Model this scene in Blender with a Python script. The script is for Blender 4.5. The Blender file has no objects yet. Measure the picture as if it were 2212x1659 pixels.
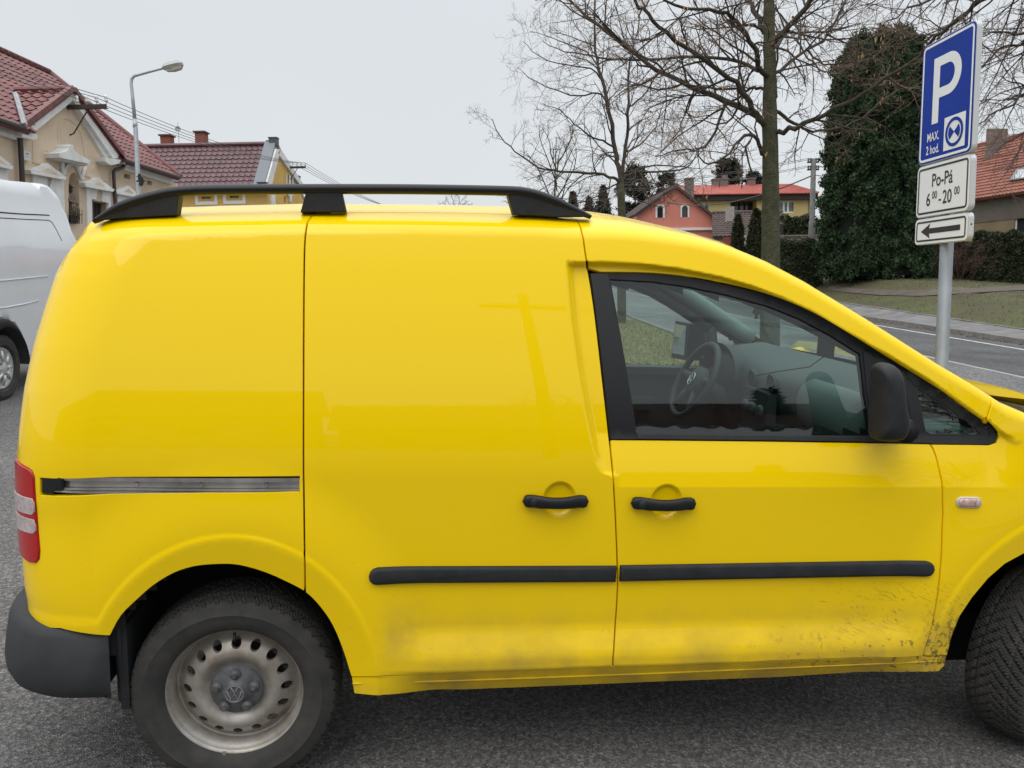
import bpy, math, random, numpy as np
from mathutils import Vector, Matrix
from mathutils.geometry import delaunay_2d_cdt
R = math.radians
scene = bpy.context.scene
# ------------------------------------------------------------------ camera
F = 1660.0                                   # focal length in units where the picture is 2212 x 1659
def unit(v):
    v = np.array(v, float); return v / np.linalg.norm(v)
Zc = -unit((.0157, 1, .1262))                # world up, in camera axes (x right, y down, z forward)
Yc = unit(np.array((0, 0, 1.)) - Zc[2] * Zc)
Xc = np.cross(Yc, Zc)
M = np.array([Xc, Yc, Zc])                   # camera axes -> world
CAM = np.array((0, 0, 1.62))
cam_data = bpy.data.cameras.new('camera'); cam = bpy.data.objects.new('camera', cam_data)
scene.collection.objects.link(cam)
cam_data.sensor_width = 36; cam_data.lens = F / 2212 * 36; cam_data.clip_end = 3000; cam_data.clip_start = .05
cr, cu, cb = M @ np.array((1, 0, 0)), M @ np.array((0, -1, 0)), M @ np.array((0, 0, -1))
cam.matrix_world = Matrix(((cr[0], cu[0], cb[0], CAM[0]), (cr[1], cu[1], cb[1], CAM[1]), (cr[2], cu[2], cb[2], CAM[2]), (0, 0, 0, 1)))
scene.camera = cam
# ------------------------------------------------------------------ light
SUN_EL, SUN_AZ = 52, 205
w = bpy.data.worlds.new('World'); scene.world = w; w.use_nodes = True
nt = w.node_tree; nt.nodes.clear()
out = nt.nodes.new('ShaderNodeOutputWorld'); bg = nt.nodes.new('ShaderNodeBackground'); bg2 = nt.nodes.new('ShaderNodeBackground'); add = nt.nodes.new('ShaderNodeAddShader')
sky = nt.nodes.new('ShaderNodeTexSky'); sky.sky_type = 'NISHITA'; sky.sun_disc = False
sky.sun_elevation = R(SUN_EL); sky.sun_rotation = R(SUN_AZ); sky.dust_density = 4
bg.inputs[1].default_value = .012; nt.links.new(sky.outputs[0], bg.inputs[0])
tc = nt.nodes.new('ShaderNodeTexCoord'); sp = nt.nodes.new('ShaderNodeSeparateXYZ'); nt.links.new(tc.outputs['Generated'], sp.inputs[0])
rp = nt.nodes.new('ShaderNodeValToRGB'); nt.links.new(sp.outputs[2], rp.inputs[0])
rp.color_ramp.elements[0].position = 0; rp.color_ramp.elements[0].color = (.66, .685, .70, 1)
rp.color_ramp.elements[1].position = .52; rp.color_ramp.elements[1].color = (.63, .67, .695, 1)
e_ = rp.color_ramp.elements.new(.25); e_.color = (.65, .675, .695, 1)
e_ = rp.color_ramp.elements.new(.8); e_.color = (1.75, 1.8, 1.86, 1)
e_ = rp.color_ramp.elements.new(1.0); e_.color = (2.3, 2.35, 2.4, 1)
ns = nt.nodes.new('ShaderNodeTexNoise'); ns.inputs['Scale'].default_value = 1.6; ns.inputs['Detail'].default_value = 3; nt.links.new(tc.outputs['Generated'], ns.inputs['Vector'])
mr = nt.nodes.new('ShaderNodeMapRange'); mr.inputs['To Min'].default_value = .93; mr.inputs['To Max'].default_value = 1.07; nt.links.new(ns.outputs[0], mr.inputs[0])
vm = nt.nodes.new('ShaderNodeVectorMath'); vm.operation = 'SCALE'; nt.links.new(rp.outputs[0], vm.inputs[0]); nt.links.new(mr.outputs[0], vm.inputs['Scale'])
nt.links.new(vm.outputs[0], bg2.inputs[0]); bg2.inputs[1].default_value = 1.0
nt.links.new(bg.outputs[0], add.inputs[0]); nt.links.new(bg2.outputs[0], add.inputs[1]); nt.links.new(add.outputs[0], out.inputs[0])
sl = bpy.data.lights.new('sun', 'SUN'); sl.energy = .6; sl.angle = R(40); sl.color = (1, .97, .92)
so = bpy.data.objects.new('sun', sl); scene.collection.objects.link(so)
so.rotation_euler = (R(90 - SUN_EL), 0, R(180 - SUN_AZ) + R(0))
scene.view_settings.view_transform = 'Standard'; scene.view_settings.look = 'None'
scene.view_settings.exposure = .10; scene.view_settings.gamma = 1
# ------------------------------------------------------------------ pixel / geometry helpers
def cray(px, py): return np.array(((px - 1106) / F, (py - 829.5) / F, 1.0))
def P(px, py, d): return CAM + M @ (cray(px, py) * d)            # world point seen at (px,py), d metres deep
V1 = unit((1030 - 1106, 560 - 829.5, F)); V2 = unit((14064 - 1106, 1055 - 829.5, F))
N = unit(np.cross(V1, V2)); H = 1.6205
A_ = M @ V1; B_ = M @ np.cross(N, V1); UPG = -(M @ N)             # along road, to the right, ground normal
G0 = CAM - UPG * H
def sstep(a, b, x):
    t = np.clip((np.asarray(x, float) - a) / (b - a), 0, 1); return t * t * (3 - 2 * t)
def ground(la, lb, h=0.0):
    """point of the ground sheet, la metres up the road and lb metres to the right of the camera's foot"""
    r = math.hypot(la, lb); k = 1.0
    if r > 60: k = (60 + 25 * (1 - math.exp(-(r - 60) / 60))) / r
    p = G0 + A_ * la + B_ * lb
    q = G0 + A_ * la * k + B_ * lb * k
    p[2] = q[2] + h
    ex = 1.55 * float(sstep(14.1, 18.6, lb)) * float(sstep(8, 37, la))
    ex += -.9 * float(sstep(-9, -30, lb)) * 0
    p[2] += ex
    return p
def ground_z(x, y):
    """height of the ground under world x, y"""
    A2 = np.array([[A_[0], B_[0]], [A_[1], B_[1]]]); s = np.linalg.solve(A2, np.array([x, y]) - G0[:2])
    return ground(s[0], s[1])[2]
# ------------------------------------------------------------------ materials
MATS = {}
def mat(name, col, rough=.6, metal=0, coat=0, noise=None, bump=None, spec=.5, col2=None, coord='Object', **kw):
    """noise=(scale, amount) brightness mottling or mix to col2; bump=(scale,strength,distance)"""
    if name in MATS: return MATS[name]
    m = bpy.data.materials.new(name); m.use_nodes = True; t = m.node_tree; b = t.nodes['Principled BSDF']
    b.inputs['Base Color'].default_value = (*col, 1); b.inputs['Roughness'].default_value = rough; b.inputs['Metallic'].default_value = metal
    b.inputs['Coat Weight'].default_value = coat; b.inputs['Coat Roughness'].default_value = .03; b.inputs['Specular IOR Level'].default_value = spec
    c = t.nodes.new('ShaderNodeTexCoord')
    if noise:
        n = t.nodes.new('ShaderNodeTexNoise'); n.inputs['Scale'].default_value = noise[0]; n.inputs['Detail'].default_value = 6; n.inputs['Roughness'].default_value = .65
        t.links.new(c.outputs[coord], n.inputs['Vector'])
        r = t.nodes.new('ShaderNodeValToRGB'); r.color_ramp.elements[0].position = .33; r.color_ramp.elements[1].position = .67
        c2 = col2 or tuple(x * (1 - noise[1]) for x in col); c1 = col if col2 else tuple(min(1, x * (1 + noise[1] * .6)) for x in col)
        r.color_ramp.elements[0].color = (*c2, 1); r.color_ramp.elements[1].color = (*c1, 1)
        t.links.new(n.outputs[0], r.inputs[0]); t.links.new(r.outputs[0], b.inputs['Base Color'])
    if bump:
        n = t.nodes.new('ShaderNodeTexNoise'); n.inputs['Scale'].default_value = bump[0]; n.inputs['Detail'].default_value = 5; t.links.new(c.outputs[coord], n.inputs['Vector'])
        bp = t.nodes.new('ShaderNodeBump'); bp.inputs['Strength'].default_value = bump[1]; bp.inputs['Distance'].default_value = bump[2]
        t.links.new(n.outputs[0], bp.inputs['Height']); t.links.new(bp.outputs[0], b.inputs['Normal'])
    MATS[name] = m; return m
def glassmat(name, tint, rough=0.0, refl=1.0):
    m = bpy.data.materials.new(name); m.use_nodes = True; t = m.node_tree; t.nodes.clear()
    o = t.nodes.new('ShaderNodeOutputMaterial'); tr = t.nodes.new('ShaderNodeBsdfTransparent'); gl = t.nodes.new('ShaderNodeBsdfGlossy')
    tr.inputs[0].default_value = (*tint, 1); gl.inputs['Roughness'].default_value = rough
    fr = t.nodes.new('ShaderNodeFresnel'); ge = t.nodes.new('ShaderNodeNewGeometry'); io = t.nodes.new('ShaderNodeMapRange'); io.inputs['To Min'].default_value = 1.52; io.inputs['To Max'].default_value = 1 / 1.52; t.links.new(ge.outputs['Backfacing'], io.inputs[0]); t.links.new(io.outputs[0], fr.inputs[0]); mu = t.nodes.new('ShaderNodeMath'); mu.operation = 'MULTIPLY'; mu.inputs[1].default_value = refl; mu.use_clamp = True
    mx = t.nodes.new('ShaderNodeMixShader'); t.links.new(fr.outputs[0], mu.inputs[0]); t.links.new(mu.outputs[0], mx.inputs[0])
    t.links.new(tr.outputs[0], mx.inputs[1]); t.links.new(gl.outputs[0], mx.inputs[2]); t.links.new(mx.outputs[0], o.inputs[0]); MATS[name] = m; return m
# ------------------------------------------------------------------ mesh builder
class MB:
    def __init__(s): s.v = []; s.f = []; s.n = 0
    def add(s, verts, faces):
        b = s.n; verts = np.asarray(verts, float).reshape(-1, 3)
        s.v.append(verts); s.f.extend([tuple(int(i) + b for i in f) for f in faces]); s.n += len(verts); return b
    def box(s, o, ax, ay, az):
        """box with corner o and three edge vectors"""
        o, ax, ay, az = (np.array(q, float) for q in (o, ax, ay, az))
        v = [o, o + ax, o + ax + ay, o + ay]; v += [q + az for q in v]
        s.add(v, [(3, 2, 1, 0), (4, 5, 6, 7), (0, 1, 5, 4), (1, 2, 6, 5), (2, 3, 7, 6), (3, 0, 4, 7)])
    def cbox(s, c, hx, hy, hz):
        c = np.array(c, float); s.box(c - (hx, hy, hz), (2 * hx, 0, 0), (0, 2 * hy, 0), (0, 0, 2 * hz))
    def tube(s, pts, rad, k=8, cap=True, flat=1.0, closed=False):
        pts = np.asarray(pts, float); n = len(pts); rad = np.broadcast_to(np.asarray(rad, float), (n,))
        ta = np.gradient(pts, axis=0) if not closed else (np.roll(pts, -1, 0) - np.roll(pts, 1, 0))
        ta /= np.linalg.norm(ta, axis=1)[:, None] + 1e-12
        ref = np.array((0, 0, 1.)) if abs(ta[0][2]) < .9 else np.array((1., 0, 0))
        vs = []; u = ref
        for i in range(n):
            u = u - ta[i] * (u @ ta[i]); l = np.linalg.norm(u)
            if l < 1e-6: u = np.array((1., 0, 0)) - ta[i] * ta[i][0]; l = np.linalg.norm(u)
            u = u / l; wv = np.cross(ta[i], u)
            for j in range(k):
                a = 2 * math.pi * j / k; vs.append(pts[i] + rad[i] * (math.cos(a) * u + flat * math.sin(a) * wv))
        fs = [(i * k + j, i * k + (j + 1) % k, (i + 1) * k + (j + 1) % k, (i + 1) * k + j) for i in range(n - 1) for j in range(k)]
        if closed: fs += [((n - 1) * k + j, (n - 1) * k + (j + 1) % k, (j + 1) % k, j) for j in range(k)]
        elif cap: fs += [tuple(range(k - 1, -1, -1)), tuple(range((n - 1) * k, n * k))]
        s.add(vs, fs)
    def lathe(s, prof, axis_o, axis, ref, n=48, close=False):
        """prof: list (r, h) ; h along axis"""
        axis = unit(axis); u = unit(np.array(ref, float) - axis * (np.array(ref) @ axis)); wv = np.cross(axis, u); m = len(prof); vs = []
        for i in range(n):
            a = 2 * math.pi * i / n
            for r, h in prof: vs.append(np.array(axis_o) + axis * h + r * (math.cos(a) * u + math.sin(a) * wv))
        fs = []
        for i in range(n):
            j = (i + 1) % n
            for q in range(m - 1): fs.append((i * m + q, j * m + q, j * m + q + 1, i * m + q + 1))
        s.add(vs, fs)
    def prism(s, poly, ext):
        """planar polygon (world/local pts) extruded by vector ext"""
        poly = np.asarray(poly, float); n = len(poly); ext = np.array(ext, float)
        s.add(np.vstack([poly, poly + ext]), [tuple(range(n)), tuple(range(2 * n - 1, n - 1, -1))] + [(i, i + n, (i + 1) % n + n, (i + 1) % n) for i in range(n)])
    def build(s, name, m, parent=None, smooth=False, local=False, autosmooth=None):
        v = np.vstack(s.v)
        q = parent
        while q is not None and not local:
            if q.name in ROOTLOC: v = v - ROOTLOC[q.name]; break
            q = q.parent
        me = bpy.data.meshes.new(name); me.from_pydata(v.tolist(), [], s.f)
        me.validate(); me.materials.append(m)
        if smooth: me.polygons.foreach_set('use_smooth', [True] * len(me.polygons))
        if autosmooth:
            me.polygons.foreach_set('use_smooth', [True] * len(me.polygons)); me.set_sharp_from_angle(angle=R(autosmooth))
        me.update()
        o = bpy.data.objects.new(name, me); scene.collection.objects.link(o)
        if parent is not None: o.parent = parent
        return o
ROOTLOC = {}
def tag(o, label=None, cat=None, group=None, kind=None):
    if label: o['label'] = label
    if cat: o['category'] = cat
    if group: o['group'] = group
    if kind: o['kind'] = kind
    return o
def thing(name, loc, label, cat, group=None):
    o = bpy.data.objects.new(name, None); o.empty_display_size = .1; scene.collection.objects.link(o)
    o.location = tuple(loc); ROOTLOC[o.name] = np.array(loc, float); tag(o, label, cat, group); return o
def rootmesh(o, loc):
    """move a single-mesh thing's origin to its base"""
    loc = Vector(tuple(loc)); o.data.transform(Matrix.Translation(-loc)); o.location = loc; return o
def textmesh(mb, txt, o, ex, ez, size, sx=1.0, align='CENTER', off=0.0, thick=.03):
    cu = bpy.data.curves.new('t', 'FONT'); cu.body = txt; cu.size = 1; cu.align_x = align; cu.offset = thick * 0 + off; cu.resolution_u = 4
    ob = bpy.data.objects.new('t', cu); scene.collection.objects.link(ob); dg = bpy.context.evaluated_depsgraph_get()
    me = bpy.data.meshes.new_from_object(ob.evaluated_get(dg)); v = np.array([q.co[:] for q in me.vertices]); f = [tuple(p.vertices) for p in me.polygons]
    mb.add([np.array(o) + np.array(ex) * q[0] * size * sx + np.array(ez) * q[1] * size for q in v], f)
    bpy.data.objects.remove(ob); bpy.data.curves.remove(cu); bpy.data.meshes.remove(me)
def inpoly(pts, poly):
    pts = np.asarray(pts); poly = np.asarray(poly); x, y = pts[:, 0], pts[:, 1]; r = np.zeros(len(pts), bool); n = len(poly); j = n - 1
    for i in range(n):
        xi, yi = poly[i]; xj, yj = poly[j]
        c = ((yi > y) != (yj > y)) & (x < (xj - xi) * (y - yi) / (yj - yi + 1e-15) + xi); r ^= c; j = i
    return r
def resample(poly, step):
    out_ = []; n = len(poly)
    for i in range(n):
        a = np.array(poly[i], float); b = np.array(poly[(i + 1) % n], float); k = max(1, int(math.ceil(np.linalg.norm(b - a) / step)))
        out_ += [a + (b - a) * q / k for q in range(k)]
    return np.array(out_)
def shrink(poly, d):
    poly = np.asarray(poly, float); ar = .5 * np.sum(poly[:, 0] * np.roll(poly[:, 1], -1) - np.roll(poly[:, 0], -1) * poly[:, 1]); sg = 1 if ar > 0 else -1
    e = np.roll(poly, -1, 0) - poly; e /= np.linalg.norm(e, axis=1)[:, None] + 1e-12; nn = np.stack([-e[:, 1], e[:, 0]], 1) * sg
    m = nn + np.roll(nn, 1, 0); l = np.linalg.norm(m, axis=1)[:, None] + 1e-9; m /= l
    c = np.clip(np.sum(m * nn, 1), .5, 1)[:, None]; return poly + m * d / c
# ================================================================== THE YELLOW VAN
Lc, Uc = V2, -N; Ycv = -np.cross(Lc, Uc)
Cw = np.array(((503 - 1106) / F * 2.30, (1495 - 829.5) / F * 2.30, 2.30)); Oc = Cw - .045 * Ycv - .315 * Uc
RV = np.array([Lc, Ycv, Uc]); camv = RV @ (-Oc)                   # van axes: x forward, y to its far side, z up
van = bpy.data.objects.new('delivery_van', None); scene.collection.objects.link(van)
vw = CAM + M @ Oc; ax_, ay_, az_ = M @ Lc, M @ Ycv, M @ Uc
van.matrix_world = Matrix(((ax_[0], ay_[0], az_[0], vw[0]), (ax_[1], ay_[1], az_[1], vw[1]), (ax_[2], ay_[2], az_[2], vw[2]), (0, 0, 0, 1)))
tag(van, 'bright yellow panel van with black roof rails and mud-splashed lower door', 'van')
def vray(px, py): return RV @ cray(px, py)
def V(px, py, y=0.0):
    d = vray(px, py); t = (y - camv[1]) / d[1]; p = camv + t * d; return p[0], p[2]
def VP_(px, py, y=0.0):
    x, z = V(px, py, y); return np.array((x, y, z))
def vproj(p):
    c = RV.T @ (np.asarray(p) - camv); return c[0] / c[2] * F + 1106, c[1] / c[2] * F + 829.5
# --- body surface -------------------------------------------------
_sil = [(120,505,.30),(160,480,.3),(200,470,.33),(300,462,.35),(450,456,.35),(657,451,.35),(900,452,.35),(1150,457,.35),(1289,466.5,.32),(1356,474.3,.28),(1423,488.8,.25),(1490,505.5,.23),(1557,525.6,.21),(1646,563.6,.20),(1720,603.5,.19),(1844,682,.18),(1923.6,734.2,.17),(1993,779,.16),(2067,823,.15),(2120,858,.14)]
_T = [(V(a, b, y)[0], V(a, b, y)[1]) for a, b, y in _sil]
_hood = [V(2192, 889, .14), V(2212, 897, .14)]
_T = [(-.50, _T[0][1] - .03)] + _T[1:] + [(_hood[0][0], _hood[0][1]), (2.60, 1.155), (2.85, 1.10), (3.1, 1.02), (3.3, .90), (3.5, .75)]
_Tx = np.array([q[0] for q in _T]); _Tz = np.array([q[1] for q in _T])
def Tz(s): return float(np.interp(s, _Tx, _Tz))
_rear = sorted([(V(a, b)[1], V(a, b)[0]) for a, b in [(66,1345),(57,1300),(45,1205),(34,1100),(33,1020),(34,960),(40,860),(52,760),(67,680),(83,600),(101,545),(128,500)]])
_rz = np.array([q[0] for q in _rear]); _rx = np.array([q[1] for q in _rear])
CA, CB = .26, .20
def x0(z): return float(np.interp(z, _rz, _rx)) - .49 * .12 + .245
RW, FW = np.array((.0175, .315)), np.array((2.69, .315))
_rec = [V(a, b) for a, b in [(1249,580),(1253,700),(1262,800),(1276,900),(1287,960),(1294,1000),(1304,1020),(1330,1030)]]
_rcz = np.array([q[1] for q in _rec])[::-1]; _rcx = np.array([q[0] for q in _rec])[::-1]
_rt = [V(a, b) for a, b in [(1240,574),(1320,573),(1411,577),(1500,588),(1593,607),(1661,627),(1729,654),(1797,690),(1866,734),(1943,777),(2025,830),(2093,882),(2150,925),(2200,960)]]
_rtx = np.array([q[0] for q in _rt]); _rtz = np.array([q[1] for q in _rt])
CUPS = [(V(1209, 1079), .052), (V(1440, 1084), .052)]
def disp(x, z):
    """inward offset of the side sheet at x, z"""
    d = 0.0
    # tumblehome, crown of the side
    d += .27 * max(0, z - 1.0) ** 1.55
    d += .006 * ((z - .8) / .4) ** 2 if z < .8 else 0
    # door area set in behind the sliding door panel, shoulder crease
    if x > .9:
        cx = float(np.interp(z, _rcz, _rcx)); m = float(sstep(cx - .016, cx + .022, x))
        ct = float(np.interp(x, _rtx, _rtz)); mt = float(sstep(ct + .012, ct - .006, z))
        fade = float(sstep(2.47, 2.33, x))
        g = .20 * max(0, min(z, 1.12) - .965); d += m * mt * g * fade
        d -= .10 * max(0, z - 1.14) * float(sstep(1.2, 2.0, x)) * 0
    # lower door: shoulder that turns up, then tucks under
    ml = float(sstep(.40, .62, x)) * float(sstep(2.26, 2.02, x))
    d -= ml * (.036 * float(sstep(.535, .43, z)) - .55 * max(0, .405 - z))
    # arch flares
    for (c, a, b) in ((RW, .345, .42), (FW, .41, .475)):
        q = math.hypot((x - c[0]) / a, (z - c[1]) / b)
        if q < 1.9:
            d -= .020 * float(sstep(1.75, 1.24, q)) + .0035 * float(sstep(1.245, 1.205, q)) - .05 * max(0, 1.19 - q)
    for (c, r) in CUPS:
        q = math.hypot(x - c[0], (z - c[1]) * .92)
        if q < r: d += .016 * float(sstep(r, r * .72, q)) * (1 - .25 * (q / r) ** 2)
    return d
def AB(s):
    k = float(sstep(.95, 1.55, s)); return .19 * (1 - k) + .045 * k, .085 * (1 - k) + .04 * k
def tend(s):
    A, B = AB(s); return Tz(s) - B + (A + B) * .5 * math.pi / 2
def Fs(s, t):
    """body surface: s along the van (wrapping round the rear corner), t up and over the roof edge"""
    T = Tz(s); A, B = AB(s); zb = T - B; la = (A + B) * .5 * math.pi / 2
    if t <= zb: z = t; y = 0.0
    elif t <= zb + la: f = (t - zb) / la * math.pi / 2; z = zb + B * math.sin(f); y = A * (1 - math.cos(f))
    else: u = t - zb - la; z = T + .035 * (1 - (1 - min(1, u / .7)) ** 2); y = A + u
    xc = x0(min(z, 1.72))
    if s >= xc: return np.array((s, y + disp(s, z), z))
    th = (xc - s) / ((CA + CB) / 2)
    if th < math.pi / 2: return np.array((xc - CA * math.sin(th), y * math.cos(th) + CB * (1 - math.cos(th)) + disp(xc, z), z))
    u = (th - math.pi / 2) * (CA + CB) / 2
    return np.array((xc - CA - .10 * (1 - (1 - min(1, u / .75)) ** 2), CB + u + disp(xc, z), z))
def Nrm(s, t, h=.0015):
    a = Fs(s + h, t) - Fs(s - h, t); b = Fs(s, t + h) - Fs(s, t - h); n = np.cross(a, b); l = np.linalg.norm(n)
    return n / l if l > 1e-12 else np.array((0, -1., 0))
def inv(px, py):
    s, t = V(px, py)
    for _ in range(25):
        p = vproj(Fs(s, t)); e = np.array((px - p[0], py - p[1]))
        if abs(e).max() < .05: break
        h = .002; ps = vproj(Fs(s + h, t)); pt = vproj(Fs(s, t + h))
        J = np.array([[(ps[0] - p[0]) / h, (pt[0] - p[0]) / h], [(ps[1] - p[1]) / h, (pt[1] - p[1]) / h]])
        try: q = np.linalg.solve(J, e)
        except Exception: break
        q = np.clip(q, -.06, .06); s += q[0]; t += q[1]
        t = min(t, tend(s))
    return np.array((s, t))
def invs(pts): return [inv(a, b) for a, b in pts]
def feat(q):
    """where the surface has a crease that needs a finer mesh"""
    x, z = q[:, 0], q[:, 1]; m = np.zeros(len(q), bool)
    for (c, a, b) in ((RW, .345, .42), (FW, .41, .475)):
        r = np.hypot((x - c[0]) / a, (z - c[1]) / b); m |= (np.abs(r - 1.225) < .035)
    m |= (np.abs(x - np.interp(z, _rcz, _rcx) - .003) < .030) & (z < 1.62) & (z > .96)
    m |= (np.abs(z - np.interp(x, _rtx, _rtz) - .003) < .018) & (x > 1.0) & (x < 2.4)
    m |= (np.abs(z - .405) < .010) & (x > .35) & (x < 2.3); m |= (np.abs(z - .965) < .008) & (x > 1.0)
    return m
def sheet(name, poly, m, parent, step=.013, gap=.0036, holes=(), lip=.02, off=0.0, fine=(), smooth_in=True, nlip=True):
    """panel cut from the body surface: polygon and holes in (s, t), with turned-in edges"""
    po = resample(poly, step); po = shrink(po, gap)
    hs = [resample(h, step) for h in holes]
    lo, hi = po.min(0), po.max(0)
    gx, gy = np.meshgrid(np.arange(lo[0], hi[0], step), np.arange(lo[1], hi[1], step)); g = np.stack([gx.ravel(), gy.ravel()], 1)
    g = g + np.array([(.21 * step) * np.sin(g[:, 1] * 913.7), (.21 * step) * np.sin(g[:, 0] * 711.3)]).T
    for (cx, cy, r) in fine:
        a, b = np.meshgrid(np.arange(cx - r, cx + r, .004), np.arange(cy - r, cy + r, .004)); q = np.stack([a.ravel(), b.ravel()], 1)
        q = q[np.hypot(q[:, 0] - cx, q[:, 1] - cy) < r]; g = g[np.hypot(g[:, 0] - cx, g[:, 1] - cy) > r]; g = np.vstack([g, q])
    if step < .016 and lip > 0:
        a, b = np.meshgrid(np.arange(lo[0], hi[0], .0055), np.arange(lo[1], hi[1], .0055)); q = np.stack([a.ravel(), b.ravel()], 1); q = q[feat(q)]
        g = g[~feat(g)]; g = np.vstack([g, q])
    g = g[inpoly(g, shrink(po, step * .45))]
    for h in hs: g = g[~inpoly(g, shrink(h, -step * .45))]
    verts = [Vector(q) for q in po]; edges = [(i, (i + 1) % len(po)) for i in range(len(po))]
    for h in hs:
        b = len(verts); verts += [Vector(q) for q in h]; edges += [(b + i, b + (i + 1) % len(h)) for i in range(len(h))]
    verts += [Vector(q) for q in g]
    vo, eo, fo, vorig, _, _ = delaunay_2d_cdt(verts, edges, [], 0, 1e-6)
    vv = np.array([q[:] for q in vo]); cen = np.array([vv[list(f)].mean(0) for f in fo]); ok = inpoly(cen, po)
    for h in hs: ok &= ~inpoly(cen, h)
    F3 = [Fs(a, b) for a, b in vv]; N3 = [Nrm(a, b) for a, b in vv]
    P3 = [p + n * off for p, n in zip(F3, N3)]
    faces = []
    for f, k in zip(fo, ok):
        if not k: continue
        a, b, c = f; cr_ = (vv[b][0] - vv[a][0]) * (vv[c][1] - vv[a][1]) - (vv[b][1] - vv[a][1]) * (vv[c][0] - vv[a][0])
        faces.append((a, b, c) if cr_ > 0 else (a, c, b))
    # boundary edges -> lip
    cnt = {}
    for f in faces:
        for i in range(3):
            e = (f[i], f[(i + 1) % 3]); cnt[e] = cnt.get(e, 0) + 1
    be = [e for e in cnt if (e[1], e[0]) not in cnt]
    V3 = list(P3); NN = list(N3)
    if lip > 0:
        nb = {}
        for a, b in be:
            d = vv[b] - vv[a]; l = np.hypot(*d) + 1e-12; o2 = np.array((d[1], -d[0])) / l
            for q in (a, b): nb[q] = nb.get(q, 0) + o2
        idx1 = {}; idx2 = {}
        for q, o2 in nb.items():
            o2 = o2 / (np.hypot(*o2) + 1e-12); e3 = Fs(*(vv[q] + o2 * .004)) - F3[q]; e3 /= np.linalg.norm(e3) + 1e-12; n3 = N3[q]
            idx1[q] = len(V3); V3.append(P3[q] + e3 * .0012 - n3 * .0016); NN.append(unit(e3 + .35 * n3))
            idx2[q] = len(V3); V3.append(P3[q] + e3 * .0012 - n3 * lip); NN.append(e3)
        for a, b in be: faces += [(b, a, idx1[a], idx1[b]), (idx1[b], idx1[a], idx2[a], idx2[b])]
    me = bpy.data.meshes.new(name); me.from_pydata([tuple(q) for q in V3], [], faces); me.materials.append(m)
    me.polygons.foreach_set('use_smooth', [True] * len(me.polygons)); me.update()
    me.normals_split_custom_set_from_vertices([tuple(q) for q in NN])
    o = bpy.data.objects.new(name, me); scene.collection.objects.link(o); o.parent = parent; return o
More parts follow.
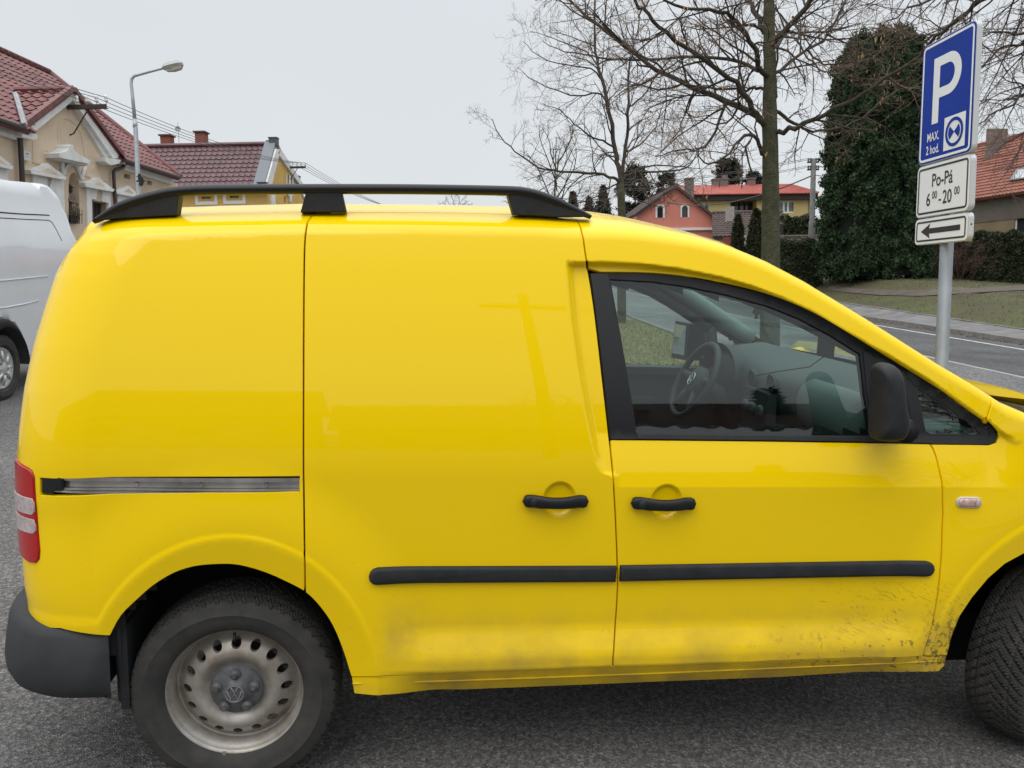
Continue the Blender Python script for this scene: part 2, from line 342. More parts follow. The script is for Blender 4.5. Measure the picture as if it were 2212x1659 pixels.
# --- materials ------------------------------------------------------
def paint_mat():
    m = bpy.data.materials.new('yellow_paint'); m.use_nodes = True; t = m.node_tree; b = t.nodes['Principled BSDF']
    N_ = t.nodes.new; Lk = t.links.new
    b.inputs['Roughness'].default_value = .4; b.inputs['Coat Weight'].default_value = .85; b.inputs['Coat Roughness'].default_value = .015; b.inputs['Coat IOR'].default_value = 1.46
    b.inputs['Specular IOR Level'].default_value = .04
    c = N_('ShaderNodeTexCoord'); sx = N_('ShaderNodeSeparateXYZ'); Lk(c.outputs['Object'], sx.inputs[0])
    def rng(src, a, b_, lo=0, hi=1):
        q = N_('ShaderNodeMapRange'); q.interpolation_type = 'SMOOTHSTEP'; q.inputs['From Min'].default_value = a; q.inputs['From Max'].default_value = b_; q.inputs['To Min'].default_value = lo; q.inputs['To Max'].default_value = hi
        Lk(src, q.inputs[0]); return q.outputs[0]
    def mth(op, a, b_):
        q = N_('ShaderNodeMath'); q.operation = op; q.use_clamp = op in ('ADD', 'MULTIPLY')
        for i, s in enumerate((a, b_)):
            if isinstance(s, (int, float)): q.inputs[i].default_value = s
            else: Lk(s, q.inputs[i])
        return q.outputs[0]
    def noise(sc, det=5, vec=None, rough=.6):
        q = N_('ShaderNodeTexNoise'); q.inputs['Scale'].default_value = sc; q.inputs['Detail'].default_value = det; q.inputs['Roughness'].default_value = rough
        Lk(vec or c.outputs['Object'], q.inputs['Vector']); return q.outputs[0]
    X, Z = sx.outputs[0], sx.outputs[2]
    # dust film low on the doors, thicker behind the front wheel and ahead of the rear one
    low = rng(Z, .66, .35); lowx = rng(X, .38, .60)
    n1 = rng(noise(5), .3, .75, .25, 1.0)
    film = mth('MULTIPLY', mth('MULTIPLY', low, lowx), mth('MULTIPLY', n1, .78))
    rw = mth('MULTIPLY', mth('MULTIPLY', rng(Z, .66, .50), rng(Z, .36, .50)), mth('MULTIPLY', rng(X, .40, .48), rng(X, .62, .52)))
    film = mth('MAXIMUM', film, mth('MULTIPLY', rw, mth('MULTIPLY', rng(noise(9), .25, .6), .48)))
    fx = mth('MULTIPLY', rng(X, 1.2, 2.0), rng(Z, .64, .40)); film = mth('MAXIMUM', film, mth('MULTIPLY', fx, mth('MULTIPLY', rng(noise(7), .25, .70), .75)))
    sillf = mth('MULTIPLY', rng(Z, .385, .34), rng(noise(6), .3, .62, .3, .8)); film = mth('MAXIMUM', film, mth('MULTIPLY', sillf, rng(X, .5, 1.4, .35, 1)))
    # thrown specks: stretched noise with diagonal direction, only behind the front wheel
    mp = N_('ShaderNodeMapping'); Lk(c.outputs['Object'], mp.inputs[0]); mp.vector_type = 'TEXTURE'; mp.inputs['Rotation'].default_value = (0, R(24), 0); mp.inputs['Scale'].default_value = (1 / 10, 1, 1 / 130)
    sn = noise(1.6, 2, mp.outputs[0], .5); sp_ = rng(sn, .60, .64)
    dx = mth('MULTIPLY', rng(X, 1.45, 2.0), mth('MULTIPLY', rng(Z, .70, .58), rng(Z, .44, .53))); dx = mth('MULTIPLY', dx, rng(noise(6, 3), .36, .55))
    mp2 = N_('ShaderNodeMapping'); Lk(c.outputs['Object'], mp2.inputs[0]); mp2.vector_type = 'TEXTURE'; mp2.inputs['Rotation'].default_value = (0, R(11), 0); mp2.inputs['Scale'].default_value = (1 / 7, 1, 1 / 150)
    mp3 = N_('ShaderNodeMapping'); Lk(c.outputs['Object'], mp3.inputs[0]); mp3.vector_type = 'TEXTURE'; mp3.inputs['Rotation'].default_value = (0, R(38), 0); mp3.inputs['Scale'].default_value = (1 / 18, 1, 1 / 120)
    gate = rng(noise(4.3, 2), .42, .60); sp_ = mth('MULTIPLY', sp_, gate)
    sp2 = mth('MULTIPLY', rng(noise(1.5, 3, mp2.outputs[0], .6), .62, .66), rng(noise(5.1, 2), .60, .46)); sp3 = mth('MULTIPLY', rng(noise(1.7, 3, mp3.outputs[0], .6), .61, .66), rng(X, 1.75, 1.95))
    specks = mth('MULTIPLY', mth('MULTIPLY', mth('MAXIMUM', sp_, mth('MAXIMUM', sp2, sp3)), dx), .75)
    blot = mth('MULTIPLY', rng(noise(34, 3), .60, .64), mth('MULTIPLY', rng(X, 1.35, 2.15), rng(Z, .53, .43))); blot = mth('MULTIPLY', blot, .75)
    b2 = mth('MULTIPLY', rng(noise(48, 3), .52, .60), mth('MULTIPLY', rng(X, 2.16, 2.20), mth('MULTIPLY', rng(Z, .62, .46), rng(X, 2.42, 2.30)))); b2 = mth('MULTIPLY', b2, .7)
    few = mth('MULTIPLY', rng(noise(95, 2), .735, .76), mth('MULTIPLY', rng(Z, 1.0, .55), .55))
    mud = mth('MAXIMUM', mth('MAXIMUM', specks, blot), mth('MAXIMUM', b2, few))
    mx = N_('ShaderNodeMix'); mx.data_type = 'RGBA'; mx.inputs['A'].default_value = (.94, .635, .0, 1); mx.inputs['B'].default_value = (.34, .235, .075, 1); Lk(film, mx.inputs['Factor'])
    m2 = N_('ShaderNodeMix'); m2.data_type = 'RGBA'; Lk(mx.outputs['Result'], m2.inputs['A']); m2.inputs['B'].default_value = (.085, .065, .045, 1); Lk(mud, m2.inputs['Factor'])
    Lk(m2.outputs['Result'], b.inputs['Base Color'])
    dirt = mth('MAXIMUM', film, mud); Lk(rng(dirt, 0, .5, .85, .05), b.inputs['Coat Weight']); Lk(rng(dirt, 0, .5, .33, .7), b.inputs['Roughness'])
    return m
PAINT = paint_mat()
BLK = mat('black_plastic', (.012, .0125, .014), .42, spec=.3, bump=(900, .15, .001))
BLKR = mat('rough_black_plastic', (.024, .025, .027), .6, spec=.3, noise=(14, .3), bump=(500, .3, .001))
BLKG = mat('gloss_black_trim', (.009, .0095, .011), .34)
DARK = mat('dark_cavity', (.012, .011, .010), .9)
GREYIN = mat('grey_interior_plastic', (.085, .096, .096), .7, bump=(300, .3, .001))
DKIN = mat('dark_interior_plastic', (.055, .060, .063), .65)
LTIN = mat('light_interior_trim', (.26, .31, .295), .8)
ALU = mat('rail_metal', (.50, .49, .47), .38, metal=.85, noise=(9, .35))
TYRE = mat('tyre_rubber', (.032, .033, .033), .8, spec=.3, noise=(12, .35), col2=(.060, .056, .050), bump=(220, .3, .002))
MUDT = mat('dried_mud', (.16, .13, .09), .95, noise=(40, .4))
RIM = mat('steel_rim_paint', (.45, .43, .40), .42, metal=.45, noise=(12, .45), col2=(.27, .23, .18))
CAPM = mat('hub_cap_plastic', (.10, .10, .105), .45, noise=(30, .4))
REDL = mat('red_lens', (.42, .004, .006), .2, coat=.35); CLRL = mat('clear_lens', (.50, .42, .42), .2, coat=.5, noise=(60, .3)); AMB = mat('amber_bulb', (.55, .13, .04), .2)
CHR = mat('silver_reflector', (.75, .75, .75), .15, metal=.9)
BADGE = mat('badge_silver', (.72, .74, .72), .25, metal=.7)
GLS = glassmat('tinted_glass', (.54, .71, .66), 0, 1.9); WSG = glassmat('windscreen_glass', (.84, .92, .89), 0, 1.0)
# --- traced seams ---------------------------------------------------
seamL = [(663.8,479.4),(658.4,520.3),(656.5,600),(655.8,700),(655.4,850),(655.3,1000),(656.3,1070),(657.6,1180),(658.7,1279.6)]
seamT = [(1257.4,503.9),(1252,484.5),(1242,474.4),(1223,469.5),(1146.7,464.6),(983,459.6),(819,458.6),(700,460.6),(683,462.2),(672,467.7)]   # front to back
seamM = [(1264,542.1),(1271,585.8),(1277.3,622),(1286.4,685),(1300,803),(1314.7,932.6),(1323.3,1014.5),(1329.6,1111.2),(1333.7,1211.6),(1334.5,1267.4),(1331.5,1323.2),(1327,1390.2),(1323.3,1441.5)]
seamF = [(2008.8,958),(2015,968),(2022,985.1),(2034.2,1037.7),(2037.3,1107.8),(2034.2,1195.3),(2026.3,1282.9),(2015.4,1348.6),(2002.2,1392.4),(1993.9,1417.8)]
archR_ = [(238.6,1374.7),(262.6,1330.9),(297.6,1295.9),(332.7,1265.3),(376.4,1239),(420.2,1225),(472.7,1220.2),(516.5,1222.4),(569,1236.8),(612.8,1255.6),(658.7,1280.2),(691.6,1313.4),(717.8,1352.8),(739.7,1405.3),(757.2,1462)]
bump_ = [(66,1346),(87.5,1355),(131,1359),(184,1370),(238.6,1374.7)]
trimTop = [(1275,589.5),(1316,588.6),(1411.4,590.4),(1502.3,600.9),(1593.1,620.4),(1661.3,639.5),(1729.5,665.8),(1797.6,700.8),(1865.8,744),(1943,792),(2024.8,843),(2093,893),(2143,925.8)]
trimEnd = [(2150,934),(2155.7,943.9),(2152,955),(2140,959.5)]
trimBot = [(2133.9,960.3),(2015.7,958.9),(1875,955.5),(1661.3,952.3),(1500,950.5),(1375.9,949.4),(1318,948.9)]    # front to back
def smooth_line(pts, k=4):
    p = np.asarray(pts, float); o = []
    for i in range(len(p) - 1):
        a, b, c, d = p[max(i - 1, 0)], p[i], p[i + 1], p[min(i + 2, len(p) - 1)]
        for q in range(k):
            t = q / k; o.append(.5 * ((2 * b) + (c - a) * t + (2 * a - 5 * b + 4 * c - d) * t * t + (3 * b - a - 3 * c + d) * t ** 3))
    o.append(p[-1]); return [tuple(q) for q in o]
SL, ST, SM, SF, AR = invs(smooth_line(seamL, 3)), invs(smooth_line(seamT, 3)), invs(smooth_line(seamM, 2)), invs(seamF), invs(smooth_line(archR_, 3))
TT, TE, TB = invs(smooth_line(trimTop, 3)), invs(trimEnd), invs(trimBot); BU = invs(bump_)
iq = min(range(len(AR)), key=lambda i: abs(AR[i][0] - SL[-1][0]))          # where the door seam meets the arch
srear = -1.35
zlo = BU[0][1]
# side frame: rear corner, roof side, A pillar band
top_s = list(np.linspace(srear, 2.30, 70)); 
pillar_end = inv(2127, 908)
ptop = np.array((pillar_end[0] + .035, tend(pillar_end[0] + .035)))
top = [np.array((s, tend(s) - .004)) for s in top_s if s < ptop[0] - .02] + [ptop - (0, .004)]
frame_poly = [np.array((srear, zlo))] + BU + AR[1:iq] + SL[::-1] + ST[::-1] + SM[:2] + [np.array((TT[1][0] - .018, TT[1][1] + .012))] + TT[2:-1] + [pillar_end] + top[::-1]
frame_poly = [q for q in frame_poly]
# lamp and rail cut-outs
lampR = [(62,1010),(70,1016),(75.5,1030),(77,1060),(80,1100),(84,1150),(87.5,1190),(86,1208),(78,1217),(66,1215.5)]
LR = invs(lampR); lamp_poly = LR + [np.array((LR[-1][0] - .12, LR[-1][1] + .015)), np.array((LR[-1][0] - .16, LR[-1][1] + .05)), np.array((LR[0][0] - .15, LR[0][1] + .004)), np.array((LR[0][0] - .06, LR[0][1] + .006))]
tr_ = invs([(85, 1031), (240, 1030), (450, 1029), (648, 1028), (648, 1063), (450, 1065), (240, 1068), (85, 1071)])
sidepanel = sheet('side_panel', frame_poly, PAINT, van, holes=[lamp_poly, tr_], fine=())
# sliding door
slide_poly = SM + [inv(1200, 1446.5), inv(1000, 1454), inv(850, 1460), inv(757.8, 1463.5)] + AR[iq:][::-1][1:] + SL[::-1] + ST[::-1]
sdoor = sheet('sliding_door', slide_poly, PAINT, van, fine=[(CUPS[0][0][0], CUPS[0][0][1], .07)])
fdoor_poly = SM[::-1][:14] 
im = min(range(len(SM)), key=lambda i: abs(vproj(Fs(*SM[i]))[1] - 952))
fdoor_poly = [TB[-1]] + SM[im + 1:] + [inv(1426.4, 1439.3), inv(1536, 1434.8), inv(1689, 1427.4), inv(1886, 1420.9)] + SF[::-1] + TB[2:-1]
fdoor = sheet('front_door', fdoor_poly, PAINT, van, fine=[(CUPS[1][0][0], CUPS[1][0][1], .07)])
# front wing
FA = [np.array(V(a, b)) for a, b in [(2046.5,1417.8),(2057,1374.9),(2074.5,1331),(2100.8,1291.7),(2135.8,1250),(2170.8,1219.4),(2212,1188.8)]]
FA += [FW + (.42 * math.cos(a), .475 * math.sin(a)) for a in np.linspace(R(100), R(-3), 14)]
wing_poly = SF + [inv(2046.5, 1417.8)] + [inv(*vproj((q[0], 0, q[1]))) if q[0] < 2.5 else q for q in FA[1:]] + [np.array((3.11, .22)), np.array((3.36, .22)), np.array((3.42, .55)), np.array((3.38, tend(3.38) - .004))]
wing_poly += [np.array((s, tend(s) - .004)) for s in np.linspace(3.3, ptop[0] + .01, 22)] + [ptop - (-.004, .004), pillar_end, TT[-1]] + TE + TB[:2]
wing = sheet('front_wing', wing_poly, PAINT, van)
# sill
sill_poly = invs([(757.8,1463.5),(850,1460),(1000,1454),(1200,1446.5),(1323.3,1441.5),(1426.4,1439.3),(1536,1434.8),(1689,1427.4),(1886,1420.9),(1993.9,1417.8),(2046.9,1417.8),(2041.6,1440.6),(2028.5,1452.4),(1995.7,1453.7),(1689,1464.6),(1426,1474.7),(1200,1484),(1000,1492),(763.4,1500.3)])
sill = sheet('sill', sill_poly, PAINT, van, off=-.002, lip=.05)
mb = MB(); crs = [Fs(*inv(a, b)) for a, b in [(761.6,1476.5),(1000,1469.5),(1300,1458.5),(1426,1453.7),(1700,1442),(1991,1429.6),(2040,1427.5)]]
mb.tube([p - (0, .0006, 0) for p in crs], .0028, 6); mb.build('sill_bead', PAINT, sill, smooth=True, local=True)
# dark backing behind the seams (right side and mirrored left), roof
def wrapgrid(name, m, off, ss, tfun, mirror, parent, skip=None, smooth=True):
    mb = MB(); nt_ = 80 if mirror else 55; g = []
    for s in ss:
        ts = tfun(s); g.append([(s, t) for t in np.linspace(ts[0], ts[1], nt_)])
    vs = []
    for row in g:
        for s, t in row:
            p = Fs(s, t) + Nrm(s, t) * off
            vs.append((p[0], 1.80 - p[1] if mirror else p[1], p[2]))
    fs = []
    for i in range(len(ss) - 1):
        for j in range(nt_ - 1):
            c = np.array(g[i][j]) * .5 + np.array(g[i + 1][j + 1]) * .5
            if skip is not None and skip(c): continue
            f = (i * nt_ + j, (i + 1) * nt_ + j, (i + 1) * nt_ + j + 1, i * nt_ + j + 1); fs.append(f[::-1] if mirror else f)
    mb.add(vs, fs); return mb.build(name, m, parent, smooth=smooth, local=True)
win_poly = np.array([tuple(q) for q in TT] + [tuple(q) for q in TE] + [tuple(q) for q in TB])
def wheelhole(c):
    return math.hypot((c[0] - RW[0]) / .36, (c[1] - RW[1]) / .44) < 1 or math.hypot((c[0] - FW[0]) / .42, (c[1] - FW[1]) / .49) < 1
wp_in = shrink(win_poly, .035); wp_far = shrink(win_poly, .004)
def skipw(c): return bool(inpoly([c], wp_in)[0]) or wheelhole(c)
def skipf(c): return bool(inpoly([c], wp_far)[0]) or wheelhole(c)
ss = np.linspace(-.98, 3.36, 150)
wrapgrid('inner_shell', DARK, -.034, ss, lambda s: (.34, tend(s)), False, van, skipw)
wrapgrid('far_side_panel', PAINT, 0, np.linspace(-.98, 3.36, 280), lambda s: (.34, tend(s)), True, van, skipf)
wrapgrid('far_inner_lining', DKIN, -.03, np.linspace(-.98, 3.36, 280), lambda s: (.40, tend(s)), True, van, skipf)
# roof: from the rear to the windscreen header
mb = MB(); S = np.linspace(-.62, 1.52, 60); Wd = np.linspace(0, 1, 25); vs = []
def roofpt(s, u):
    q = Fs(s, tend(s)); yr = q[1]; yl = 1.80 - yr; y = yr + (yl - yr) * u; k = 1 - (2 * u - 1) ** 2; xr = q[0] - .03 * k * float(sstep(-.2, -.62, s))
    fr = float(sstep(1.1, 1.52, s)); return np.array((xr + .10 * k * fr, y, q[2] + .045 * (1 - (2 * u - 1) ** 4) * .8 * (1 - .3 * fr) - .006 * 0))
for s in S:
    for u in Wd: vs.append(roofpt(s, u))
nW = len(Wd); mb.add(vs, [(i * nW + j, (i + 1) * nW + j, (i + 1) * nW + j + 1, i * nW + j + 1) for i in range(len(S) - 1) for j in range(nW - 1)])
roof = mb.build('roof', PAINT, van, smooth=True, local=True)
# headliner + windscreen
def wspt(s, u, d=0):
    q = Fs(s, tend(s)); yr = q[1]; yl = 1.80 - yr; k = 1 - (2 * u - 1) ** 2; return np.array((s + (.13 + .07 * float(sstep(1.8, 2.31, s))) * k, yr + (yl - yr) * u, q[2] - d - .015 * k))
mb = MB(); S = np.linspace(1.515, ptop[0] + .0, 24); U_ = np.linspace(.02, .98, 21); vs = [wspt(s, u) for s in S for u in U_]; nU = len(U_)
mb.add(vs, [(i * nU + j, (i + 1) * nU + j, (i + 1) * nU + j + 1, i * nU + j + 1) for i in range(len(S) - 1) for j in range(nU - 1)])
mb.build('windscreen', WSG, van, smooth=True, local=True)
mb = MB(); S = np.linspace(1.0, 1.55, 10); vs = [roofpt(s, u) - (0, 0, .035) for s in S for u in U_]
mb.add(vs, [(i * nU + j, i * nU + j + 1, (i + 1) * nU + j + 1, (i + 1) * nU + j) for i in range(len(S) - 1) for j in range(nU - 1)]); mb.build('headliner', LTIN, van, smooth=True, local=True)
# bonnet
mb = MB(); S = np.linspace(2.40, 3.40, 30); U_ = np.linspace(0, 1, 31); nU = len(U_); vs = []
for s in S:
    for u in U_:
        q = Fs(s, tend(s) - .003); k = 1 - (2 * u - 1) ** 2; yy = q[1] + .002 + (1.796 - 2 * q[1]) * u
        xr = s if s > 2.48 else s + (2.48 - s) * 0
        ek = float(sstep(0, .22, min(u, 1 - u)))
        e2 = float(sstep(0, .12, min(u, 1 - u))); f0 = (3.4 - s) / 1.0; vs.append((s + .17 * k * f0 + .17 * (1 - float(sstep(0, .13, min(u, 1 - u)))) * f0 ** 2 + .10 * k * (s - 2.4) - .05 * e2 * f0 ** 3, yy, q[2] + .020 * e2 * float(sstep(2.38, 2.6, s)) + .058 * float(sstep(2.4, 2.95, s)) * float(sstep(0, .42, min(u, 1 - u)))))
mb.add(vs, [(i * nU + j, (i + 1) * nU + j, (i + 1) * nU + j + 1, i * nU + j + 1) for i in range(len(S) - 1) for j in range(nU - 1)])
mb.build('bonnet', PAINT, van, smooth=True, local=True)
mb = MB(); cw = [np.array(wspt(ptop[0] - .03, u) - (0, 0, .03)) for u in U_]; cw2 = [np.array((2.64 + .06 * (1 - (2 * u - 1) ** 2), .13 + 1.54 * u, 1.12 + .03 * float(sstep(0, .2, min(u, 1 - u))))) for u in U_]
mb.add(cw + cw2, [(j, nU + j, nU + j + 1, j + 1) for j in range(nU - 1)]); mb.build('scuttle', BLK, van, smooth=True, local=True)
mb = MB(); mb.tube([(2.36, .26, 1.165), (2.40, .6, 1.18), (2.42, .95, 1.19)], .008, 6); mb.tube([(2.33, .30, 1.17), (2.37, .6, 1.20)], .006, 6); mb.build('wiper', BLKR, van, smooth=True, local=True)
# --- generic traced solids -----------------------------------------
def pillow(poly, levels, base_y, mb=None, scale=False):
    """poly (x,z) built out towards the viewer in rounded steps: levels = [(y offset, inset)]"""
    mb = mb or MB(); po = np.asarray(poly, float); n = len(po); rings = []
    for (dy, ins) in levels:
        q = shrink(po, ins) if not scale else po.mean(0) + (po - po.mean(0)) * (1 - ins); yy = base_y(q) if callable(base_y) else np.full(n, base_y); rings.append(np.stack([q[:, 0], yy + dy, q[:, 1]], 1))
    b = mb.add(np.vstack(rings), []); m = len(levels)
    ar = np.sum(po[:, 0] * np.roll(po[:, 1], -1) - np.roll(po[:, 0], -1) * po[:, 1])
    for k in range(m - 1):
        for i in range(n):
            j = (i + 1) % n; f = (b + k * n + i, b + k * n + j, b + (k + 1) * n + j, b + (k + 1) * n + i); mb.f.append(f if ar > 0 else f[::-1])
    c = tuple(b + (m - 1) * n + i for i in range(n)); mb.f.append(c if ar > 0 else c[::-1])
    return mb
def surf_y(q, off=0.0): return np.array([Fs(a, b)[1] if b < Tz(a) - .1 else Fs(a, Tz(a) - .1)[1] for a, b in q]) + off
def stadium(pa, pb, r, k=8):
    pa, pb = np.array(pa, float), np.array(pb, float); a = math.atan2(pb[1] - pa[1], pb[0] - pa[0])
    return [tuple(pb + r * np.array((math.cos(t), math.sin(t)))) for t in np.linspace(a - math.pi / 2, a + math.pi / 2, k)] + [tuple(pa + r * np.array((math.cos(t), math.sin(t)))) for t in np.linspace(a + math.pi / 2, a + 1.5 * math.pi, k)]
# side mouldings
def mould(a, b, sq_left, parent):
    pts = []; A0, B0 = V(*a), V(*b); r = .0245
    full = stadium(np.array(A0) + ((0 if sq_left else r), 0), np.array(B0) - ((r if sq_left else 0), 0), r, 7)
    if sq_left: full = full[:7] + [tuple(np.array(A0) + (0, r)), tuple(np.array(A0) - (0, r))]
    else: full = [tuple(np.array(B0) - (0, r)), tuple(np.array(B0) + (0, r))] + full[7:]
    po = resample(full, .05) if False else np.array(full)
    # subdivide long edges so the strip follows the curved door
    pp = []
    for i in range(len(po)):
        p, q = po[i], po[(i + 1) % len(po)]; k = max(1, int(np.linalg.norm(q - p) / .06)); pp += [p + (q - p) * t / k for t in range(k)]
    mbm = pillow(pp, [(.004, 0), (-.010, 0), (-.014, .003), (-.016, .010)], lambda q: surf_y(q)); return mbm.build('side_moulding', BLKR, parent, local=True, autosmooth=40)
mould((797.5, 1240.5), (1329.5, 1238), False, sdoor); mould((1338, 1237), (2010.5, 1225), True, fdoor)
# door handles
def handle(px0, py0, px1, py1, parent):
    a, b = np.array(V(px0, py0)), np.array(V(px1, py1)); L = b[0] - a[0]; zc = (a[1] + b[1]) / 2; mbh = MB(); c0 = surf_y([(a[0] + .02, zc + .03)])[0]
    n = 26; pts = []; hw = []; hy = []
    for i in range(n):
        t = i / (n - 1); x = a[0] + L * t; bow = math.sin(math.pi * min(1, max(0, (t - .18) / .64))); zz = zc - .002 * bow + (a[1] - b[1]) * (.5 - t)
        e = min(1, math.sqrt(max(0, 1 - (1 - min(t, 1 - t) / .085) ** 2)) if min(t, 1 - t) < .085 else 1)
        hw.append(((.0185 - .0022 * bow) if t > .28 else .0185) * e + .0005); hy.append(.014 * e + .0004); pts.append((x, c0 - .012 - .014 * bow ** .6 * e, zz))
    vs = []; k = 12
    for p, w_, h_ in zip(pts, hw, hy):
        for j in range(k):
            q = 2 * math.pi * j / k; cx_, sx_ = math.cos(q), math.sin(q)
            vs.append((p[0], p[1] - h_ * math.copysign(abs(cx_) ** .7, cx_), p[2] + w_ * math.copysign(abs(sx_) ** .7, sx_)))
    mbh.add(vs, [(i * k + j, i * k + (j + 1) % k, (i + 1) * k + (j + 1) % k, (i + 1) * k + j) for i in range(n - 1) for j in range(k)] + [tuple(range(k)), tuple(range(n * k - 1, n * k - k - 1, -1))])
    h = mbh.build('door_handle', BLK, parent, smooth=True, local=True)
    m2 = MB(); lx = a[0] + .034; m2.lathe([(0, 0), (.010, .0), (.0125, -.003), (.013, -.012)], (lx, c0 - .0295, zc), (0, -1, 0), (1, 0, 0), 20); m2.build('lock_cover', BLKR, h, smooth=True, local=True)
    return h
handle(1127.3, 1079.5, 1270, 1080.5, sdoor); handle(1360, 1084, 1501, 1085.5, fdoor)
# --- sliding-door track ---------------------------------------------
mb = MB(); z1_, z0_ = tr_[1][1], tr_[6][1]; xa, xb = tr_[0][0], tr_[3][0]; yb_ = Fs(.0, .95)[1]
def strip(mb, x0_, x1_, za, zb, y, t=.006):
    xs = np.linspace(x0_, x1_, 20); vs = []
    for x in xs:
        yy = Fs(x, .95)[1] + y; vs += [(x, yy, za), (x, yy, zb), (x, yy + t, zb), (x, yy + t, za)]
    mb.add(vs, [(i * 4 + j, i * 4 + (j + 1) % 4, i * 4 + 4 + (j + 1) % 4, i * 4 + 4 + j) for i in range(19) for j in range(4)] + [(0, 1, 2, 3), (79, 78, 77, 76)])
Htr = z1_ - z0_
strip(mb, xa, xb, z1_ - .014, z1_ - .003, .004); strip(mb, xa, xb, z0_ + .002, z0_ + .008, .001); strip(mb, xa, xb, z0_ + .010, z0_ + .0145, .004); strip(mb, xa, xb, z0_ + .012, z1_ - .012, .016)
for px in (292, 434, 575): x = V(px, 1050)[0]; mb.lathe([(0, 0), (.006, 0), (.008, .004)], (x, Fs(x, .95)[1] + .013, (z0_ + z1_) / 2), (0, 1, 0), (1, 0, 0), 10)
track = mb.build('door_track', ALU, sidepanel, local=True)
mb = MB(); mb.add(*(lambda q: (q, [(0, 1, 2, 3)]))([(xa - .02, Fs(xa, .95)[1] + .0215, z0_ - .01), (xb + .02, Fs(xb, .95)[1] + .0215, z0_ - .01), (xb + .02, Fs(xb, .95)[1] + .0215, z1_ + .01), (xa - .02, Fs(xa, .95)[1] + .0215, z1_ + .01)])); mb.build('track_recess', DARK, sidepanel, local=True)
cappoly = [V(a, b) for a, b in [(78,1031.0),(128,1032.5),(133,1036),(133,1060),(128,1064),(112,1065),(108,1072),(78,1073)]]
pillow(cappoly, [(.02, 0), (.001, 0), (-.003, .003)], lambda q: surf_y(q)).build('track_end_cap', BLK, sidepanel, local=True)
# --- rear lamp --------------------------------------------------------
lamp = sheet('rear_lamp', lamp_poly, REDL, van, off=.006, lip=.03, gap=.004, step=.012)
def band(name, pys, m, ins=.012):
    y0_, y1_ = pys; a = inv(64, y0_); b = inv(76 if y0_ < 1090 else 79, y0_); c = inv(78 if y0_ < 1090 else 80.5, y1_); d = inv(64, y1_)
    q = [np.array((a[0] - .11, a[1] + .0)), b - (.003, .002), b + (.002, -.014), c + (.002, .012), c - (.008, -.001), np.array((d[0] - .11, d[1]))]
    return sheet(name, q[::-1], m, lamp, off=.0085, lip=.004, gap=0, step=.012)
band('reversing_lens', (1076, 1112), CLRL); band('indicator_lens', (1121, 1153), CLRL)
mb = MB()
for k in range(30):
    pass
# --- bumper -----------------------------------------------------------
prof = [(.552, .10), (.556, .02), (.548, .0), (.525, -.012), (.48, -.024), (.43, -.030), (.39, -.028), (.355, -.014), (.335, .01), (.33, .06)]
def bpath(u):
    """plan path from the wheel arch back round the corner; u metres"""
    xs = -.325; x0_ = -.42
    L1 = xs - x0_
    if u < L1: return np.array((xs - u, -.004)), np.array((0, -1.))
    th = (u - L1) / .225; a, b = .235, .22
    if th < math.pi / 2: p = np.array((x0_ - a * math.sin(th), -.004 + b * (1 - math.cos(th)))); n = unit((-math.sin(th) * b, -math.cos(th) * a)); return p, n
    return np.array((x0_ - a - .08 * (1 - (1 - min(1, (u - L1 - .225 * math.pi / 2) / .7)) ** 2), -.004 + b + (u - L1 - .225 * math.pi / 2))), np.array((-1., 0))
mb = MB(); us = np.linspace(0, 1.2, 46); vs = []; m_ = len(prof)
for u in us:
    p, n = bpath(u)
    for z, o in prof:
        sc = 1 if u > .02 else u / .02
        dz = .035 * float(sstep(.10, 0, u)) * (1 if z > .5 else 0)
        dz += -.03 * float(sstep(0, .35, u)) * 0
        q = p - n * o * sc; vs.append((q[0], q[1], z - dz * .6 + (.022 * float(sstep(.15, .42, u)) if z > .5 else 0)))
mb.add(vs, [(i * m_ + j, (i + 1) * m_ + j, (i + 1) * m_ + j + 1, i * m_ + j + 1) for i in range(len(us) - 1) for j in range(m_ - 1)] + [tuple(range(m_))])
bm_ = mb.build('rear_bumper', mat('faded_bumper_plastic', (.038, .040, .042), .6, spec=.3, noise=(5, .3), bump=(500, .3, .001)), van, local=True, autosmooth=50)
mb = MB(); mb.tube([(-.31, .03, .54), (-.315, .05, .30)], .012, 8); mb.cbox((-.30, .16, .41), .012, .13, .13); mb.build('mud_flap', BLKR, van, local=True)
# --- window surround, pillar cover, glass ----------------------------
def gridsheet(name, poly, m, parent, off, lip, step=.02, holes=(), gap=0): return sheet(name, poly, m, parent, step=step, gap=gap, holes=holes, lip=lip, off=off)
glass_px = [(1318.2,601.5),(1411.4,606.8),(1488.6,617.7),(1570.4,634.9),(1661.3,659.9),(1729.5,687.2),(1797.6,723.5),(1861.2,764),(1872,850),(1887.1,942),(1661.3,940.8),(1500,939),(1376,937.5)]
quart_px = [(1962,800),(1985,812),(2050,855),(2100,892),(2132,922),(2142,936),(2138,944),(2122,945.5),(1996,944.5),(1988,938),(1975,878)]
GP, QP = invs(glass_px), invs(quart_px)
surround = gridsheet('window_surround', list(win_poly), BLKR, van, -.004, .03, holes=[[tuple(q) for q in GP], [tuple(q) for q in QP]], gap=.001)
cov = invs([(1276.5,592),(1312,592.3),(1375.5,948.3),(1319.5,948)]); gridsheet('pillar_cover', cov, BLKG, surround, .0035, .01)
tri = invs([(1866,748),(1943,797),(1950,830),(1979.5,946),(1889.5,946),(1873,850)]); gridsheet('mirror_mounting', tri, BLK, surround, .002, .008)
bar_ = invs([(1944,800),(1952,803),(1991,945),(1980,946)]); gridsheet('door_edge_seal', bar_, BLKG, surround, .001, .004)
